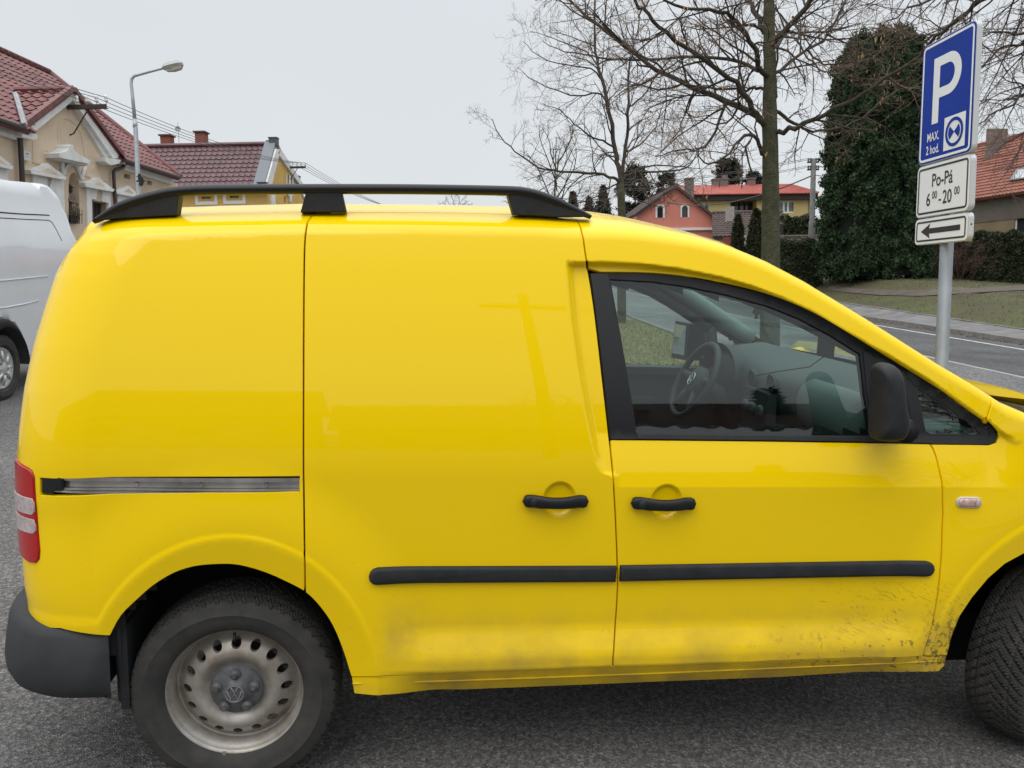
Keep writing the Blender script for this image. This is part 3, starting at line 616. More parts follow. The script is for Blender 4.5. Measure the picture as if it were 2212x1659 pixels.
wb = invs([(1376,939),(1661,942.5),(1889,945),(1979,947.5),(2008,948.5),(2009,957),(1876,953.5),(1661,950.5),(1377,947.8)]); gridsheet('window_seal', wb, BLKR, surround, .004, .01)
gridsheet('door_glass', GP, GLS, van, -.012, 0, step=.03); qg = gridsheet('quarter_glass', QP, GLS, van, -.010, 0, step=.03)
clr = invs([(1984.3,838.2),(2010,853),(2043.9,873.9),(2073.6,897.7),(2115.3,927.5),(2117,934),(2113.8,939.4),(2014.1,937.9),(2004,932),(2000.7,918.5)])
gridsheet('black_border', [tuple(q) for q in QP], BLKG, qg, -.0085, 0, holes=[[tuple(q) for q in clr]], gap=.0)
# --- outside mirror (folded in) ---------------------------------------
mp_ = smooth_line([(1893,795),(1900,788),(1912,784),(1928,785),(1940,791),(1948,803),(1953,830),(1957,860),(1961,888),(1967,903),(1967,925),(1962,942),(1951,950),(1930,952.5),(1905,951.5),(1889,948),(1887,935),(1888,900),(1890,850),(1892,810),(1893,795)], 2)[:-1]
Ym = -.10
mpoly = [V(1889 + (a - 1889) * .80, b, Ym) for a, b in mp_]
mirror = pillow(mpoly, [(.045, .25), (.035, .08), (.02, .01), (.01, 0), (.0, 0), (-.015, .02), (-.028, .06), (-.038, .13), (-.046, .24), (-.051, .38), (-.054, .6), (-.055, .85)], Ym, scale=True).build('side_mirror', BLKR, van, local=True, smooth=True)
mb = MB(); a = VP_(1950, 925, -.05); mb.tube([(a[0] - .01, .03, a[2]), (a[0] - .005, -.04, a[2]), (a[0] - .02, -.10, a[2])], [.05, .04, .035], 12); mb.build('mirror_foot', BLK, mirror, smooth=True, local=True)
mb = MB(); s0 = VP_(1938, 854, Ym - .052); 
for dx, dz in ((0, 0), (.009, .002), (.004, -.006)): mb.cbox(s0 + (dx, 0, dz), .004, .0015, .003)
mb.build('paint_scrape', mat('red_scrape', (.35, .03, .04), .6), mirror, local=True)
# --- side indicator ----------------------------------------------------
ia, ib = V(2064, 1084), V(2116, 1084); r_ = .0175
ind = pillow(stadium((ia[0] + r_, ia[1]), (ib[0] - r_, ib[1]), r_, 10), [(.002, 0), (-.004, .0), (-.006, .002)], lambda q: surf_y(q)).build('side_indicator', mat('indicator_frame', (.55, .53, .52), .35), wing, local=True)
pillow(stadium((ia[0] + r_, ia[1]), (ib[0] - r_, ib[1]), r_ - .004, 10), [(-.004, 0), (-.010, .002), (-.012, .006)], lambda q: surf_y(q)).build('clear_cover', mat('cover_clear', (.60, .52, .50), .1, coat=1, noise=(70, .4), col2=(.36, .12, .07)), ind, local=True, smooth=True)
mb = MB(); mb.lathe([(0, -.003), (.008, -.001), (.010, .002)], (ia[0] + .047, surf_y([ia])[0] - .011, ia[1] + .002), (0, 1, 0), (1, 0, 0), 12); mb.build('bulb', CHR, ind, local=True, smooth=True)
# --- roof rails ----------------------------------------------------------
def rail(y, mirror):
    yy = lambda v: 1.80 - v if mirror else v
    r = bpy.data.objects.new('roof_rail', None); scene.collection.objects.link(r); r.parent = van
    topl = smooth_line([(203,476),(225,464),(262,444),(300,430),(345,418),(385,411),(470,407),(700,405.5),(900,406),(1080,409),(1130,412),(1165,420),(1200,433),(1240,450),(1276,466)], 3)
    mb = MB(); pts = [(V(a, b + 3, y)[0], yy(y), V(a, b + 3, y)[1]) for a, b in topl]; n = len(pts)
    rad = [.0150 if 6 < i < n - 7 else .0150 * (.45 + .55 * min(1, min(i, n - 1 - i) / 6)) for i in range(n)]
    mb.tube(pts, rad, 12, flat=1.5); bar = mb.build('rail_bar', BLK, r, smooth=True, local=True)
    for poly, dep in (([(202,473),(230,462),(270,441),(310,427),(350,417),(391,411),(384,465),(300,470),(212,475)], .028), ([(664,409),(737,409),(748,458),(650,459)], .030), ([(1093,412),(1130,416),(1170,424),(1205,437),(1240,452),(1278,468),(1200,469),(1108,464)], .028)):
        if mirror: pp = [(V(a, b, y)[0], V(a, b, y)[1] - .012) for a, b in poly]
        else: pp = [V(a, b, y) for a, b in poly]
        m2 = pillow(pp, [(.030, 0), (-.010, 0), (-.014, .003)], y)
        if mirror: m2.v = [np.column_stack([q[:, 0], 1.80 - q[:, 1], q[:, 2]]) for q in m2.v]; m2.f = [f[::-1] for f in m2.f]
        m2.build('rail_foot', BLKR, r, local=True, autosmooth=35)
    return r
rail(.215, False); rail(.215, True)
# --- wheels ---------------------------------------------------------------
def make_tyre():
    Rr, Wt = .308, .200; nC = 720; vs = []
    # profile over outer sidewall -> tread -> inner sidewall ; (radius, y)
    side = [(.200, .020), (.208, .010), (.222, .002), (.240, -.004), (.254, -.005), (.258, -.0068), (.262, -.004), (.279, .002), (.290, .008)]
    tread = [(Rr - .0125 * abs(u) ** 3.2, .1 + u * .0895) for u in np.linspace(-1, 1, 25)]
    prof = [(r, y, 0) for r, y in side] + [(r, y, 1) for r, y in tread] + [(r, .2 - y, 0) for r, y in side[::-1]]
    m = len(prof); K = 48
    for i in range(nC):
        a = 2 * math.pi * i / nC
        for r, y, tk in prof:
            rr = r
            if tk:
                v = (y - .1) / .0895; av = abs(v); ph = (a / (2 * math.pi) * K + av * 2.2) 
                fr = ph % 1.0; g = 0
                if fr < .21: g = .012 * (1 if av > .16 else .6)
                elif abs(fr - .45) < .045 or abs(fr - .72) < .045: g = .0038
                if .52 < av < .585 or .20 < av < .25: g = max(g, .006 if (int(ph) % 2 or av > .3) else .0)
                rr = r - g
            elif .295 < r < .30:
                rr = r
            vs.append((rr * math.sin(a), y, rr * math.cos(a)))
    fs = [(i * m + j, ((i + 1) % nC) * m + j, ((i + 1) % nC) * m + j + 1, i * m + j + 1) for i in range(nC) for j in range(m - 1)]
    mb = MB(); mb.add(vs, [f[::-1] for f in fs]); return mb
def rimprof(r): return float(np.interp(r, [.0, .082, .098, .110, .122, .134, .150, .158, .170, .179, .186], [.052, .052, .040, .034, .036, .043, .054, .064, .080, .084, .080]))
def emblem(mb, o, ex, ez, ny, r, th=.0015):
    """ring with a V over a W"""
    o = np.array(o, float); n = 28
    def P2(x, z, d=0): return o + ex * x * r + ez * z * r + ny * d
    ring = [P2(math.cos(2 * math.pi * i / n), math.sin(2 * math.pi * i / n)) for i in range(n)]
    mb.tube(ring, r * .09, 6, closed=True)
    for pl in ([(-.40, .84), (0, .10), (.40, .84)], [(-.84, .42), (-.42, -.78), (0, .02), (.42, -.78), (.84, .42)]):
        mb.tube([P2(*q) for q in pl], r * .085, 6)
def make_wheel(cx, cy, cz, steer, label=None):
    w_ = bpy.data.objects.new('wheel', None); scene.collection.objects.link(w_); w_.parent = van; w_.location = (cx, cy, cz); w_.rotation_euler = (0, 0, steer)
    return w_
tyre_mb = make_tyre()
w1 = make_wheel(RW[0] - .012, .028, .311, 0)
ty = tyre_mb.build('tyre', TYRE, w1, local=True, autosmooth=30)
mb = MB()   # rim flange and barrel
mb.lathe([(.201, .024), (.2075, .019), (.2078, .023), (.2045, .026), (.1995, .027), (.1965, .034), (.192, .044), (.186, .050), (.183, .075), (.181, .120), (.195, .185)], (0, 0, 0), (0, 1, 0), (1, 0, 0), 96)
rimo = mb.build('rim', RIM, w1, local=True, smooth=True)
# pressed disc with sixteen real holes
poc = [(.185 * math.cos(a), .185 * math.sin(a)) for a in np.linspace(0, 2 * math.pi, 120, endpoint=False)]
holes_ = []
for k in range(16):
    a = R(90 + 22.5 * k); cxh, cyh = .1445 * math.cos(a), .1445 * math.sin(a)
    holes_.append([(cxh + .0155 * math.cos(t) * math.cos(a) - .0145 * math.sin(t) * math.sin(a), cyh + .0155 * math.cos(t) * math.sin(a) + .0145 * math.sin(t) * math.cos(a)) for t in np.linspace(0, 2 * math.pi, 20, endpoint=False)])
gv = [(r * math.cos(a + r * 9), r * math.sin(a + r * 9)) for r in np.arange(.004, .183, .006) for a in np.linspace(0, 2 * math.pi, max(8, int(r / .006 * 5)), endpoint=False)]
gv = np.array(gv)
for h in holes_: gv = gv[np.hypot(gv[:, 0] - np.mean([q[0] for q in h]), gv[:, 1] - np.mean([q[1] for q in h])) > .019]
vts = [Vector(q) for q in poc]; eds = [(i, (i + 1) % 120) for i in range(120)]
for h in holes_:
    b = len(vts); vts += [Vector(q) for q in h]; eds += [(b + i, b + (i + 1) % len(h)) for i in range(len(h))]
vts += [Vector(q) for q in gv]
vo, eo, fo, *_ = delaunay_2d_cdt(vts, eds, [], 0, 1e-7); vv = np.array([q[:] for q in vo]); cen = np.array([vv[list(f)].mean(0) for f in fo]); okf = np.hypot(cen[:, 0], cen[:, 1]) < .186
for h in holes_: okf &= ~inpoly(cen, np.array(h))
fs = [(tuple(f) if np.cross(vv[f[1]] - vv[f[0]], vv[f[2]] - vv[f[0]]) > 0 else tuple(f[::-1])) for f, k in zip(fo, okf) if k]
v3 = [(x, rimprof(math.hypot(x, z)) , z) for x, z in vv]
cnt = {}
for f in fs:
    for i in range(3): cnt[(f[i], f[(i + 1) % 3])] = 1
be = [e for e in cnt if (e[1], e[0]) not in cnt]; i2 = {}
for a, b in be:
    for q in (a, b):
        if q not in i2: i2[q] = len(v3); v3.append((v3[q][0], v3[q][1] + .012, v3[q][2]))
fs += [(b, a, i2[a], i2[b]) for a, b in be]
mb = MB(); mb.add(v3, fs); mb.build('wheel_disc', RIM, rimo, local=True, autosmooth=40)
mb = MB(); mb.lathe([(.0, .012), (.030, .012), (.034, .016), (.036, .020), (.055, .028), (.075, .036), (.079, .046)], (0, 0, 0), (0, 1, 0), (1, 0, 0), 40)
for k in range(5):
    a = R(90 + 72 * k); mb.lathe([(.0, .010), (.007, .010), (.0075, .015), (.011, .019), (.0155, .021), (.017, .036)], (.056 * math.cos(a), 0, .056 * math.sin(a)), (0, 1, 0), (1, 0, 0), 6 if False else 14)
cap = mb.build('hub_cap', CAPM, rimo, local=True, autosmooth=45)
mb = MB(); emblem(mb, (0, .012, 0), np.array((1., 0, 0)), np.array((0, 0, 1.)), np.array((0, -1., 0)), .026); mb.build('emblem', mat('emblem_grey', (.17, .17, .175), .4), cap, local=True, smooth=True)
mb = MB(); mb.tube([(.0, .030, .188), (.002, .022, .176), (.002, .016, .168)], .0042, 8); mb.build('valve', BLK, rimo, local=True, smooth=True)
mb = MB(); mb.lathe([(.135, .09), (.13, .10), (0, .10)], (0, 0, 0), (0, 1, 0), (1, 0, 0), 40); mb.build('brake_drum', mat('rusty_brake', (.05, .035, .025), .9), w1, local=True, smooth=True)
mb = MB(); mb.cbox((-.035, .0175, -.199), .005, .002, .009); mb.build('balance_weight', mat('lead_weight', (.25, .23, .2), .6), rimo, local=True)
def dupw(o, parent):
    c = o.copy(); scene.collection.objects.link(c); c.parent = parent
    for ch in [q for q in list(scene.objects) if q.parent == o]: dupw(ch, c)
    return c
for (x, y, st, fl) in ((2.785, .055, R(25), 0), (.0055, 1.772, math.pi, 1), (2.70, 1.76, math.pi + R(22), 1)):
    c = w1.copy(); scene.collection.objects.link(c); c.parent = van; c.location = (x, y, .311); c.rotation_euler = (0, 0, st)
    for ch in [q for q in list(scene.objects) if q.parent == w1]: dupw(ch, c)
w1.rotation_euler = (0, R(0), 0)
# dried mud on tyre shoulder
# wheel housings, under-body
mb = MB()
for (c, a, b) in ((RW, .37, .445), (FW, .44, .50)):
    ang = np.linspace(R(4), R(176), 30); vs = []
    for t in ang: vs += [(c[0] + a * math.cos(t), .05, c[1] + b * math.sin(t)), (c[0] + a * math.cos(t), .42, c[1] + b * math.sin(t))]
    mb.add(vs, [(2 * i, 2 * i + 1, 2 * i + 3, 2 * i + 2) for i in range(29)])
    mb.add([(c[0] - a, .42, .33), (c[0] + a, .42, .33), (c[0] + a, .42, c[1] + b), (c[0] - a, .42, c[1] + b)], [(0, 1, 2, 3)])
mb.cbox((1.31, .9, .34), .85, .80, .03); mb.box((2.20, .10, .33), (.08, 0, 0), (0, 1.6, 0), (0, 0, .50)); mb.box((2.30, .42, .13), (.85, 0, 0), (0, .02, 0), (0, 0, .45)); mb.box((-.60, .14, .36), (.20, 0, 0), (0, 1.5, 0), (0, 0, .28)); mb.box((-.42, .14, .34), (.07, 0, 0), (0, 1.5, 0), (0, 0, .30)); mb.build('wheel_housing', DARK, van, local=True)
# --- interior -----------------------------------------------------------
mb = MB(); mb.cbox((.95, .9, .95), .02, .72, .60); mb.build('bulkhead', GREYIN, van, local=True)
mb = MB()
xs = [(2.45, 1.205), (2.37, 1.24), (2.22, 1.235), (2.08, 1.21), (2.02, 1.16), (2.05, 1.05), (2.12, .92), (2.17, .6)]
vs = []; Y_ = np.linspace(.12, 1.68, 27)
for y in Y_:
    k = .05 * math.exp(-((y - 1.27) / .22) ** 2); kc = .035 * math.exp(-((y - .9) / .16) ** 4)
    for i, (x, z) in enumerate(xs): vs.append((x - (k * 1.3 + kc if 1 < i < 7 else 0), y, z + (k if 1 < i < 5 else 0)))
n = len(xs); mb.add(vs, [(i * n + j, i * n + j + 1, (i + 1) * n + j + 1, (i + 1) * n + j) for i in range(len(Y_) - 1) for j in range(n - 1)])
dash = mb.build('dashboard', GREYIN, van, local=True, smooth=True)
for (y, z, rx) in ((.24, 1.145, .055), (.80, 1.165, .042), (.98, 1.155, .042), (1.56, 1.13, .05)):
    mb = MB(); ctr = (1.985, y, z); mb.lathe([(rx, 0), (rx * .86, -.012), (rx * .80, .01), (0, .02)], ctr, (1, 0, .1), (0, 0, 1), 24)
    for k in range(-3, 4): mb.cbox((1.978, y, z + k * rx * .22), .002, math.sqrt(max(0, .7 - (k * .22) ** 2)) * rx, .0022)
    mb.build('air_vent', DKIN, dash, local=True)
mb = MB()   # binnacle hood
vs = []
for t in np.linspace(0, 1, 7):
    for a in np.linspace(0, math.pi, 14): vs.append((1.95 + .32 * t, 1.30 + .20 * math.cos(a), 1.13 + (.145 - .05 * t) * math.sin(a) ** .7))
mb.add(vs, [(i * 14 + j, i * 14 + j + 1, (i + 1) * 14 + j + 1, (i + 1) * 14 + j) for i in range(6) for j in range(13)]); mb.add([(2.03, 1.30 + .195 * math.cos(a), 1.12 + .14 * math.sin(a) ** .7) for a in np.linspace(0, math.pi, 14)], [tuple(range(14))]); mb.build('instrument_hood', DKIN, dash, local=True, smooth=True)
mb = MB(); mb.cbox((1.98, .9, 1.02), .02, .12, .10); mb.cbox((2.05, .9, .77), .06, .13, .22); cc = mb.build('centre_console', DKIN, dash, local=True)
for k in range(3): mb = MB(); mb.lathe([(.026, 0), (.026, -.012), (.021, -.016), (0, -.016)], (1.958, .83 + .07 * k, 1.04), (1, 0, 0), (0, 0, 1), 20); mb.build('heater_knob', GREYIN, cc, local=True, smooth=True)
mb = MB(); mb.tube([(2.03, .16, 1.13), (2.0, .25, 1.13), (2.0, .50, 1.13), (2.03, .58, 1.13)], [.08, .10, .10, .08], 16, flat=.6); mb.build('airbag_panel', mat('pale_dash_panel', (.17, .19, .185), .7), dash, local=True, smooth=True)
# steering wheel
sc_ = np.array((1.84, 1.30, 1.095)); sn = unit((-1, 0, .46)); su = unit(np.cross(sn, (0, 1, 0))); sv = np.array((0, 1., 0))
if su[2] < 0: su = -su
mb = MB(); mb.tube([sc_ + .185 * (math.cos(a) * sv + math.sin(a) * su) for a in np.linspace(0, 2 * math.pi, 40, endpoint=False)], .0155, 10, closed=True)
swl = mb.build('steering_wheel', DKIN, van, local=True, smooth=True)
mb = MB()
for a in (R(5), R(175), R(240), R(300)): mb.tube([sc_ - sn * .02 + .05 * (math.cos(a) * sv + math.sin(a) * su), sc_ + .178 * (math.cos(a) * sv + math.sin(a) * su)], [.028, .014], 8, flat=.5)
mb.lathe([(.075, .03), (.072, 0), (.05, -.012), (0, -.016)], sc_, -sn, su, 24); mb.tube([sc_ - sn * .02, sc_ - sn * .28 - (0, 0, .02)], .04, 10); hubm = mb.build('wheel_hub', GREYIN, swl, local=True, smooth=True)
mb = MB(); emblem(mb, sc_ + sn * .018, sv, su, sn, .030); mb.build('emblem', BADGE, hubm, local=True, smooth=True)
# far door trim, far mirror, A pillar lining
mb = MB(); mb.cbox((1.70, 1.70, .80), .55, .03, .285); mb.cbox((1.72, 1.70, 1.085), .60, .05, .020); mb.cbox((1.5, 1.64, .92), .25, .04, .03); mb.build('far_door_trim', DKIN, van, local=True)
mb = MB(); mb.box((1.15, .08, .55), (1.10, 0, 0), (0, .03, 0), (0, 0, .53)); mb.build('near_door_trim', DKIN, van, local=True)
def along(poly, yfun, wd, m, name):
    mb = MB(); mb.tube([(x, yfun(z), z) for x, z in poly], wd, 10, flat=.7); return mb.build(name, m, van, local=True, smooth=True)
pl = [Fs(s, tend(s) - .02) for s in np.linspace(1.45, 2.27, 12)]
mb = MB(); mb.tube([(p[0] + .015, 1.80 - p[1] - .03, p[2] - .03) for p in pl], .042, 10); mb.build('far_pillar_lining', LTIN, van, local=True, smooth=True)
mb = MB(); pf = [Fs(*q) for q in (inv(1948, 800), inv(1965, 870), inv(1985, 945))]; mb.tube([(p[0], 1.80 - p[1] - .02, p[2]) for p in pf], .034, 8)
pb_ = [Fs(*q) for q in (inv(1295, 592), inv(1320, 760), inv(1347, 948))]; mb.tube([(p[0] + .02, 1.80 - p[1] - .03, p[2]) for p in pb_], .05, 8)
tp_ = [Fs(*inv(a, b)) for a, b in [(1300,590),(1411,594),(1502,605),(1593,625),(1661,645),(1729,672),(1797,708),(1865,752),(1943,802)]]; mb.tube([(p[0], 1.80 - p[1] - .02, p[2]) for p in tp_], .035, 8); mb.build('far_window_frame', DKIN, van, local=True, smooth=True)
mb = MB(); mb.tube([(p[0], p[1] + .035, p[2] - .0) for p in tp_], .022, 8); mb.build('near_window_frame', DKIN, van, local=True, smooth=True)
fm = MB(); fm.add(*(lambda vs: (vs, [(0, 1, 2, 3), (7, 6, 5, 4), (0, 4, 5, 1), (1, 5, 6, 2), (2, 6, 7, 3), (3, 7, 4, 0)]))([(1.99, 1.84, 1.12), (1.97, 2.03, 1.11), (1.98, 2.03, 1.32), (1.99, 1.84, 1.32), (2.10, 1.84, 1.12), (2.08, 2.0, 1.13), (2.08, 2.0, 1.31), (2.10, 1.84, 1.31)]))
farm = fm.build('far_mirror', BLKR, van, local=True)
mb = MB(); mb.add([(1.985, 1.865, 1.145), (1.968, 2.015, 1.138), (1.976, 2.015, 1.305), (1.985, 1.865, 1.305)], [(3, 2, 1, 0)]); mb.build('mirror_glass', mat('mirror_silver', (.62, .68, .68), .03, metal=1), farm, local=True)
for (y, x) in ((.42, 1.06), (1.33, 1.06)):
    mb = MB(); mb.tube([(x + .50, y, .62), (x + .40, y, .64), (x + .12, y, .62), (x + .03, y, .66), (x - .02, y, .95), (x - .03, y, 1.18), (x - .03, y, 1.22)], [.06, .09, .10, .11, .09, .07, .03], 12, flat=2.2); mb.build('seat', mat('seat_fabric', (.05, .05, .055), .9), van, local=True, smooth=True)
mb = MB(); mb.box((2.12, .09, .95), (.36, 0, 0), (0, .05, 0), (0, 0, .20)); mb.box((2.12, .10, 1.15), (.22, 0, 0), (0, .30, 0), (0, 0, .01)); mb.build('quarter_trim', LTIN, van, local=True)
# --- things inside the cab ------------------------------------------------
def vworld(p): return np.array(van.matrix_world @ Vector(tuple(p)))
orn = MB(); ring = []
o0 = VP_(1637, 655, 1.0)
shape = [(0, .055), (.012, .05), (.010, .04), (.022, .03), (.015, .022), (.028, .008), (.018, .0), (.030, -.018), (.016, -.026), (.022, -.04), (.006, -.045), (.006, -.062), (-.008, -.062), (-.006, -.045), (-.022, -.038), (-.014, -.022), (-.028, -.010), (-.016, .004), (-.026, .018), (-.013, .026), (-.018, .042), (-.006, .05)]
orn.prism([vworld(o0 + np.array((a * 1.0, 0, b * 1.1))) for a, b in shape], ay_ * .004)
orn.tube([vworld(o0 + (0, .002, .055)), vworld(o0 + (0.004, .002, .16))], .001, 4)
ob = tag(orn.build('air_freshener', mat('dark_card', (.035, .03, .032), .8)), 'dark tree-shaped card hanging behind the windscreen of the yellow van', 'air freshener'); rootmesh(ob, vworld(o0 - (0, 0, .07)))
ph = thing('phone_holder', vworld(VP_(1785, 755, .55)), 'black phone holder on a stalk behind the windscreen of the yellow van', 'phone holder')
q0 = VP_(1785, 740, .55)
def vb(mb, c, hx, hy, hz): mb.box(vworld(np.array(c) - (hx, hy, hz)), ax_ * 2 * hx, ay_ * 2 * hy, az_ * 2 * hz)
mb = MB(); vb(mb, q0, .010, .045, .050); mb.build('cradle', BLK, ph)
mb = MB(); mb.tube([vworld(q0 + (.01, 0, 0)), vworld(q0 + (.07, 0, .01)), vworld(q0 + (.12, 0, .05))], .007, 8); mb.build('stalk', BLK, ph, smooth=True)
mb = MB(); mb.tube([vworld(q0 + (0, 0, -.05)), vworld(q0 + (-.03, .05, -.10)), vworld(q0 + (-.12, .12, -.13)), vworld(q0 + (-.22, .2, -.17))], .0022, 5); mb.build('cable', BLK, ph, smooth=True)
# ================================================================== SETTING
def proj(p):
    c = M.T @ (np.asarray(p, float) - CAM); return c[0] / c[2] * F + 1106, c[1] / c[2] * F + 829.5
def ray(px, py): return M @ cray(px, py)
def onpl(px, py, p0, n):
    d = ray(px, py); t = ((np.asarray(p0) - CAM) @ n) / (d @ n); return CAM + d * t
def gpix(px, py, h=0.0):
    """(la, lb) on the ground sheet under a pixel"""
    d = ray(px, py); lo = None
    for t in np.arange(2, 160, .25):
        p = CAM + d * t
        if p[2] < ground_z(p[0], p[1]) + h: lo = t; break
    if lo is None: lo = 160
    a, b = lo - .25, lo
    for _ in range(14):
        m_ = (a + b) / 2; p = CAM + d * m_
        if p[2] < ground_z(p[0], p[1]) + h: b = m_
        else: a = m_
    p = CAM + d * b; A2 = np.array([[A_[0], B_[0]], [A_[1], B_[1]]]); s = np.linalg.solve(A2, p[:2] - G0[:2]); return s[0], s[1]
def flat(v): v = np.array(v, float); v[2] = 0; return unit(v)
UPW = np.array((0, 0, 1.))
# --- ground materials ---------------------------------------------
def asphalt(name, base, dark, light, scale, warm=(1, .97, .94), patch=.25, rough=.85):
    m = bpy.data.materials.new(name); m.use_nodes = True; t = m.node_tree; b = t.nodes['Principled BSDF']; N_ = t.nodes.new; Lk = t.links.new
    c = N_('ShaderNodeTexCoord')
    v = N_('ShaderNodeTexVoronoi'); v.inputs['Scale'].default_value = scale; Lk(c.outputs['Object'], v.inputs['Vector'])
    sc_r = N_('ShaderNodeSeparateColor'); Lk(v.outputs['Color'], sc_r.inputs[0]); r = N_('ShaderNodeValToRGB'); Lk(sc_r.outputs[0], r.inputs[0]); e = r.color_ramp.elements
    e[0].position = 0; e[0].color = (*(dark * q for q in warm), 1); e[1].position = 1; e[1].color = (*(light * q for q in warm), 1)
    for p_, k in ((.30, base * .75), (.55, base), (.86, base * 1.35), (.95, base * 1.7)): q = e.new(p_); q.color = (*(k * w_ for w_ in warm), 1)
    n = N_('ShaderNodeTexNoise'); n.inputs['Scale'].default_value = .7; n.inputs['Detail'].default_value = 6; Lk(c.outputs['Object'], n.inputs['Vector'])
    mr_ = N_('ShaderNodeMapRange'); mr_.inputs['From Min'].default_value = .3; mr_.inputs['From Max'].default_value = .7; mr_.inputs['To Min'].default_value = 1 - patch; mr_.inputs['To Max'].default_value = 1 + patch; Lk(n.outputs[0], mr_.inputs[0])
    n2 = N_('ShaderNodeTexNoise'); n2.inputs['Scale'].default_value = scale * .35; n2.inputs['Detail'].default_value = 4; Lk(c.outputs['Object'], n2.inputs['Vector'])
    m3 = N_('ShaderNodeMapRange'); m3.inputs['From Min'].default_value = .35; m3.inputs['From Max'].default_value = .62; m3.inputs['To Min'].default_value = .6; m3.inputs['To Max'].default_value = 1.15; Lk(n2.outputs[0], m3.inputs[0])
    mu = N_('ShaderNodeMath'); mu.operation = 'MULTIPLY'; Lk(mr_.outputs[0], mu.inputs[0]); Lk(m3.outputs[0], mu.inputs[1])
    vm_ = N_('ShaderNodeVectorMath'); vm_.operation = 'SCALE'; Lk(r.outputs[0], vm_.inputs[0]); Lk(mu.outputs[0], vm_.inputs['Scale']); Lk(vm_.outputs[0], b.inputs['Base Color'])
    b.inputs['Roughness'].default_value = rough
    bp = N_('ShaderNodeBump'); bp.inputs['Strength'].default_value = .8; bp.inputs['Distance'].default_value = .006; Lk(v.outputs['Distance'], bp.inputs['Height']); Lk(bp.outputs[0], b.inputs['Normal']); return m
ASPH = asphalt('worn_asphalt', .142, .065, .30, 150, warm=(1, .955, .92), patch=.26)
ROADM = asphalt('road_asphalt', .155, .09, .27, 60, warm=(1, .98, .97), patch=.25)
GRASSM = mat('winter_grass', (.085, .095, .032), .95, noise=(.55, .5), col2=(.060, .048, .026), bump=(9, .9, .05))
GRASSV = mat('verge_grass', (.22, .20, .075), .95, noise=(3, .5), col2=(.12, .12, .05), bump=(14, .9, .03))
SOIL = mat('bare_path_soil', (.12, .10, .08), .95, noise=(2.2, .4), col2=(.08, .062, .05), bump=(8, .6, .03))
KERBM = mat('kerb_concrete', (.20, .19, .18), .85, noise=(4, .4), bump=(40, .4, .005))
PAVEM = mat('pavement_concrete', (.165, .16, .155), .85, noise=(1.6, .35), bump=(30, .4, .005))
WLINE = mat('worn_road_paint', (.60, .60, .57), .7, noise=(5, .35), col2=(.38, .38, .37))
CLINE = mat('worn_centre_paint', (.42, .41, .37), .7, noise=(5, .5), col2=(.25, .245, .23))
FARG = mat('far_fields', (.11, .12, .06), .95, noise=(.05, .4))
def gsheet(name, la_, lb_, h, m, kind='structure'):
    mb = MB(); na, nb = len(la_), len(lb_); vs = [ground(a, b, h) for a in la_ for b in lb_]
    mb.add(vs, [(i * nb + j, i * nb + j + 1, (i + 1) * nb + j + 1, (i + 1) * nb + j)[::-1] for i in range(na - 1) for j in range(nb - 1)])
    return tag(mb.build(name, m, None, smooth=True), kind=kind)
ga = np.concatenate([[-400, -200, -100, -60], np.arange(-40, 100, 2.), [110, 130, 160, 220, 400, 900]]); gb = np.concatenate([[-900, -400, -200, -100, -60], np.arange(-40, 60, 1.), [70, 90, 130, 200, 400, 900]])
gsheet('ground', ga, gb, -.012, GRASSM)
gsheet('parking_area', np.arange(-40, 62, 2.), np.concatenate([np.arange(-40, 4, 2.), [4.6]]), 0, ASPH)
gsheet('road', np.concatenate([np.arange(-60, 100, 2.), [120, 160]]), np.linspace(4.8, 13.9, 8), 0, ROADM); gsheet('road_far_lane', np.concatenate([np.arange(-60, 100, 2.), [120, 160]]), np.linspace(9.25, 13.9, 5), .003, asphalt('dark_road_asphalt', .082, .045, .16, 60, warm=(1, .99, 1), patch=.3))
gsheet('side_road', [62, 70, 80, 90], np.arange(-40, 4.9, 4.), 0.004, ROADM)
vg = gsheet('grass_verge', np.arange(5.2, 60, .6), np.linspace(1.9, 4.62, 9), .06, GRASSV)
gsheet('road_edge_line', np.arange(-40, 110, 2.), [12.85, 12.99], .005, WLINE)
gsheet('road_centre_line', np.arange(-40, 110, 2.), [9.18, 9.31], .005, CLINE)
def kerb(name, l0, l1, b0, b1, h, m, L=1.0, gap=.012):
    mb = MB(); rr = random.Random(5)
    a = l0
    while a < l1:
        j = rr.uniform(-.008, .008); k = rr.uniform(-.005, .005)
        p = [ground(a + gap, b0 + j, -.1), ground(a + L, b0 + j, -.1), ground(a + L, b1 + j, -.1), ground(a + gap, b1 + j, -.1)]
        t = [ground(a + gap, b0 + j + .02, h + k), ground(a + L, b0 + j + .02, h + k), ground(a + L, b1 + j, h + k), ground(a + gap, b1 + j, h + k)]
        mb.add(p + t, [(4, 5, 6, 7)[::-1], (0, 1, 5, 4)[::-1], (1, 2, 6, 5)[::-1], (2, 3, 7, 6)[::-1], (3, 0, 4, 7)[::-1]]); a += L
    return tag(mb.build(name, m), kind='structure')
kerb('kerb', -20, 90, 13.9, 14.08, .135, KERBM); kerb('verge_kerb', -20, 60, 4.62, 4.8, .10, KERBM)
gsheet('pavement', np.concatenate([np.arange(-20, 90, 1.)]), np.linspace(14.08, 15.3, 4), .13, PAVEM)
kerb('pavement_edging', -20, 90, 15.3, 15.38, .15, PAVEM)
pp = [(1790,618),(1850,624),(1920,627),(2000,628),(2100,623),(2212,616),(2300,612),(2300,624),(2212,627),(2120,632),(2040,637),(1985,640),(1900,638),(1840,633),(1790,628)]
pl_ = [gpix(a, b) for a, b in pp]; mb = MB()
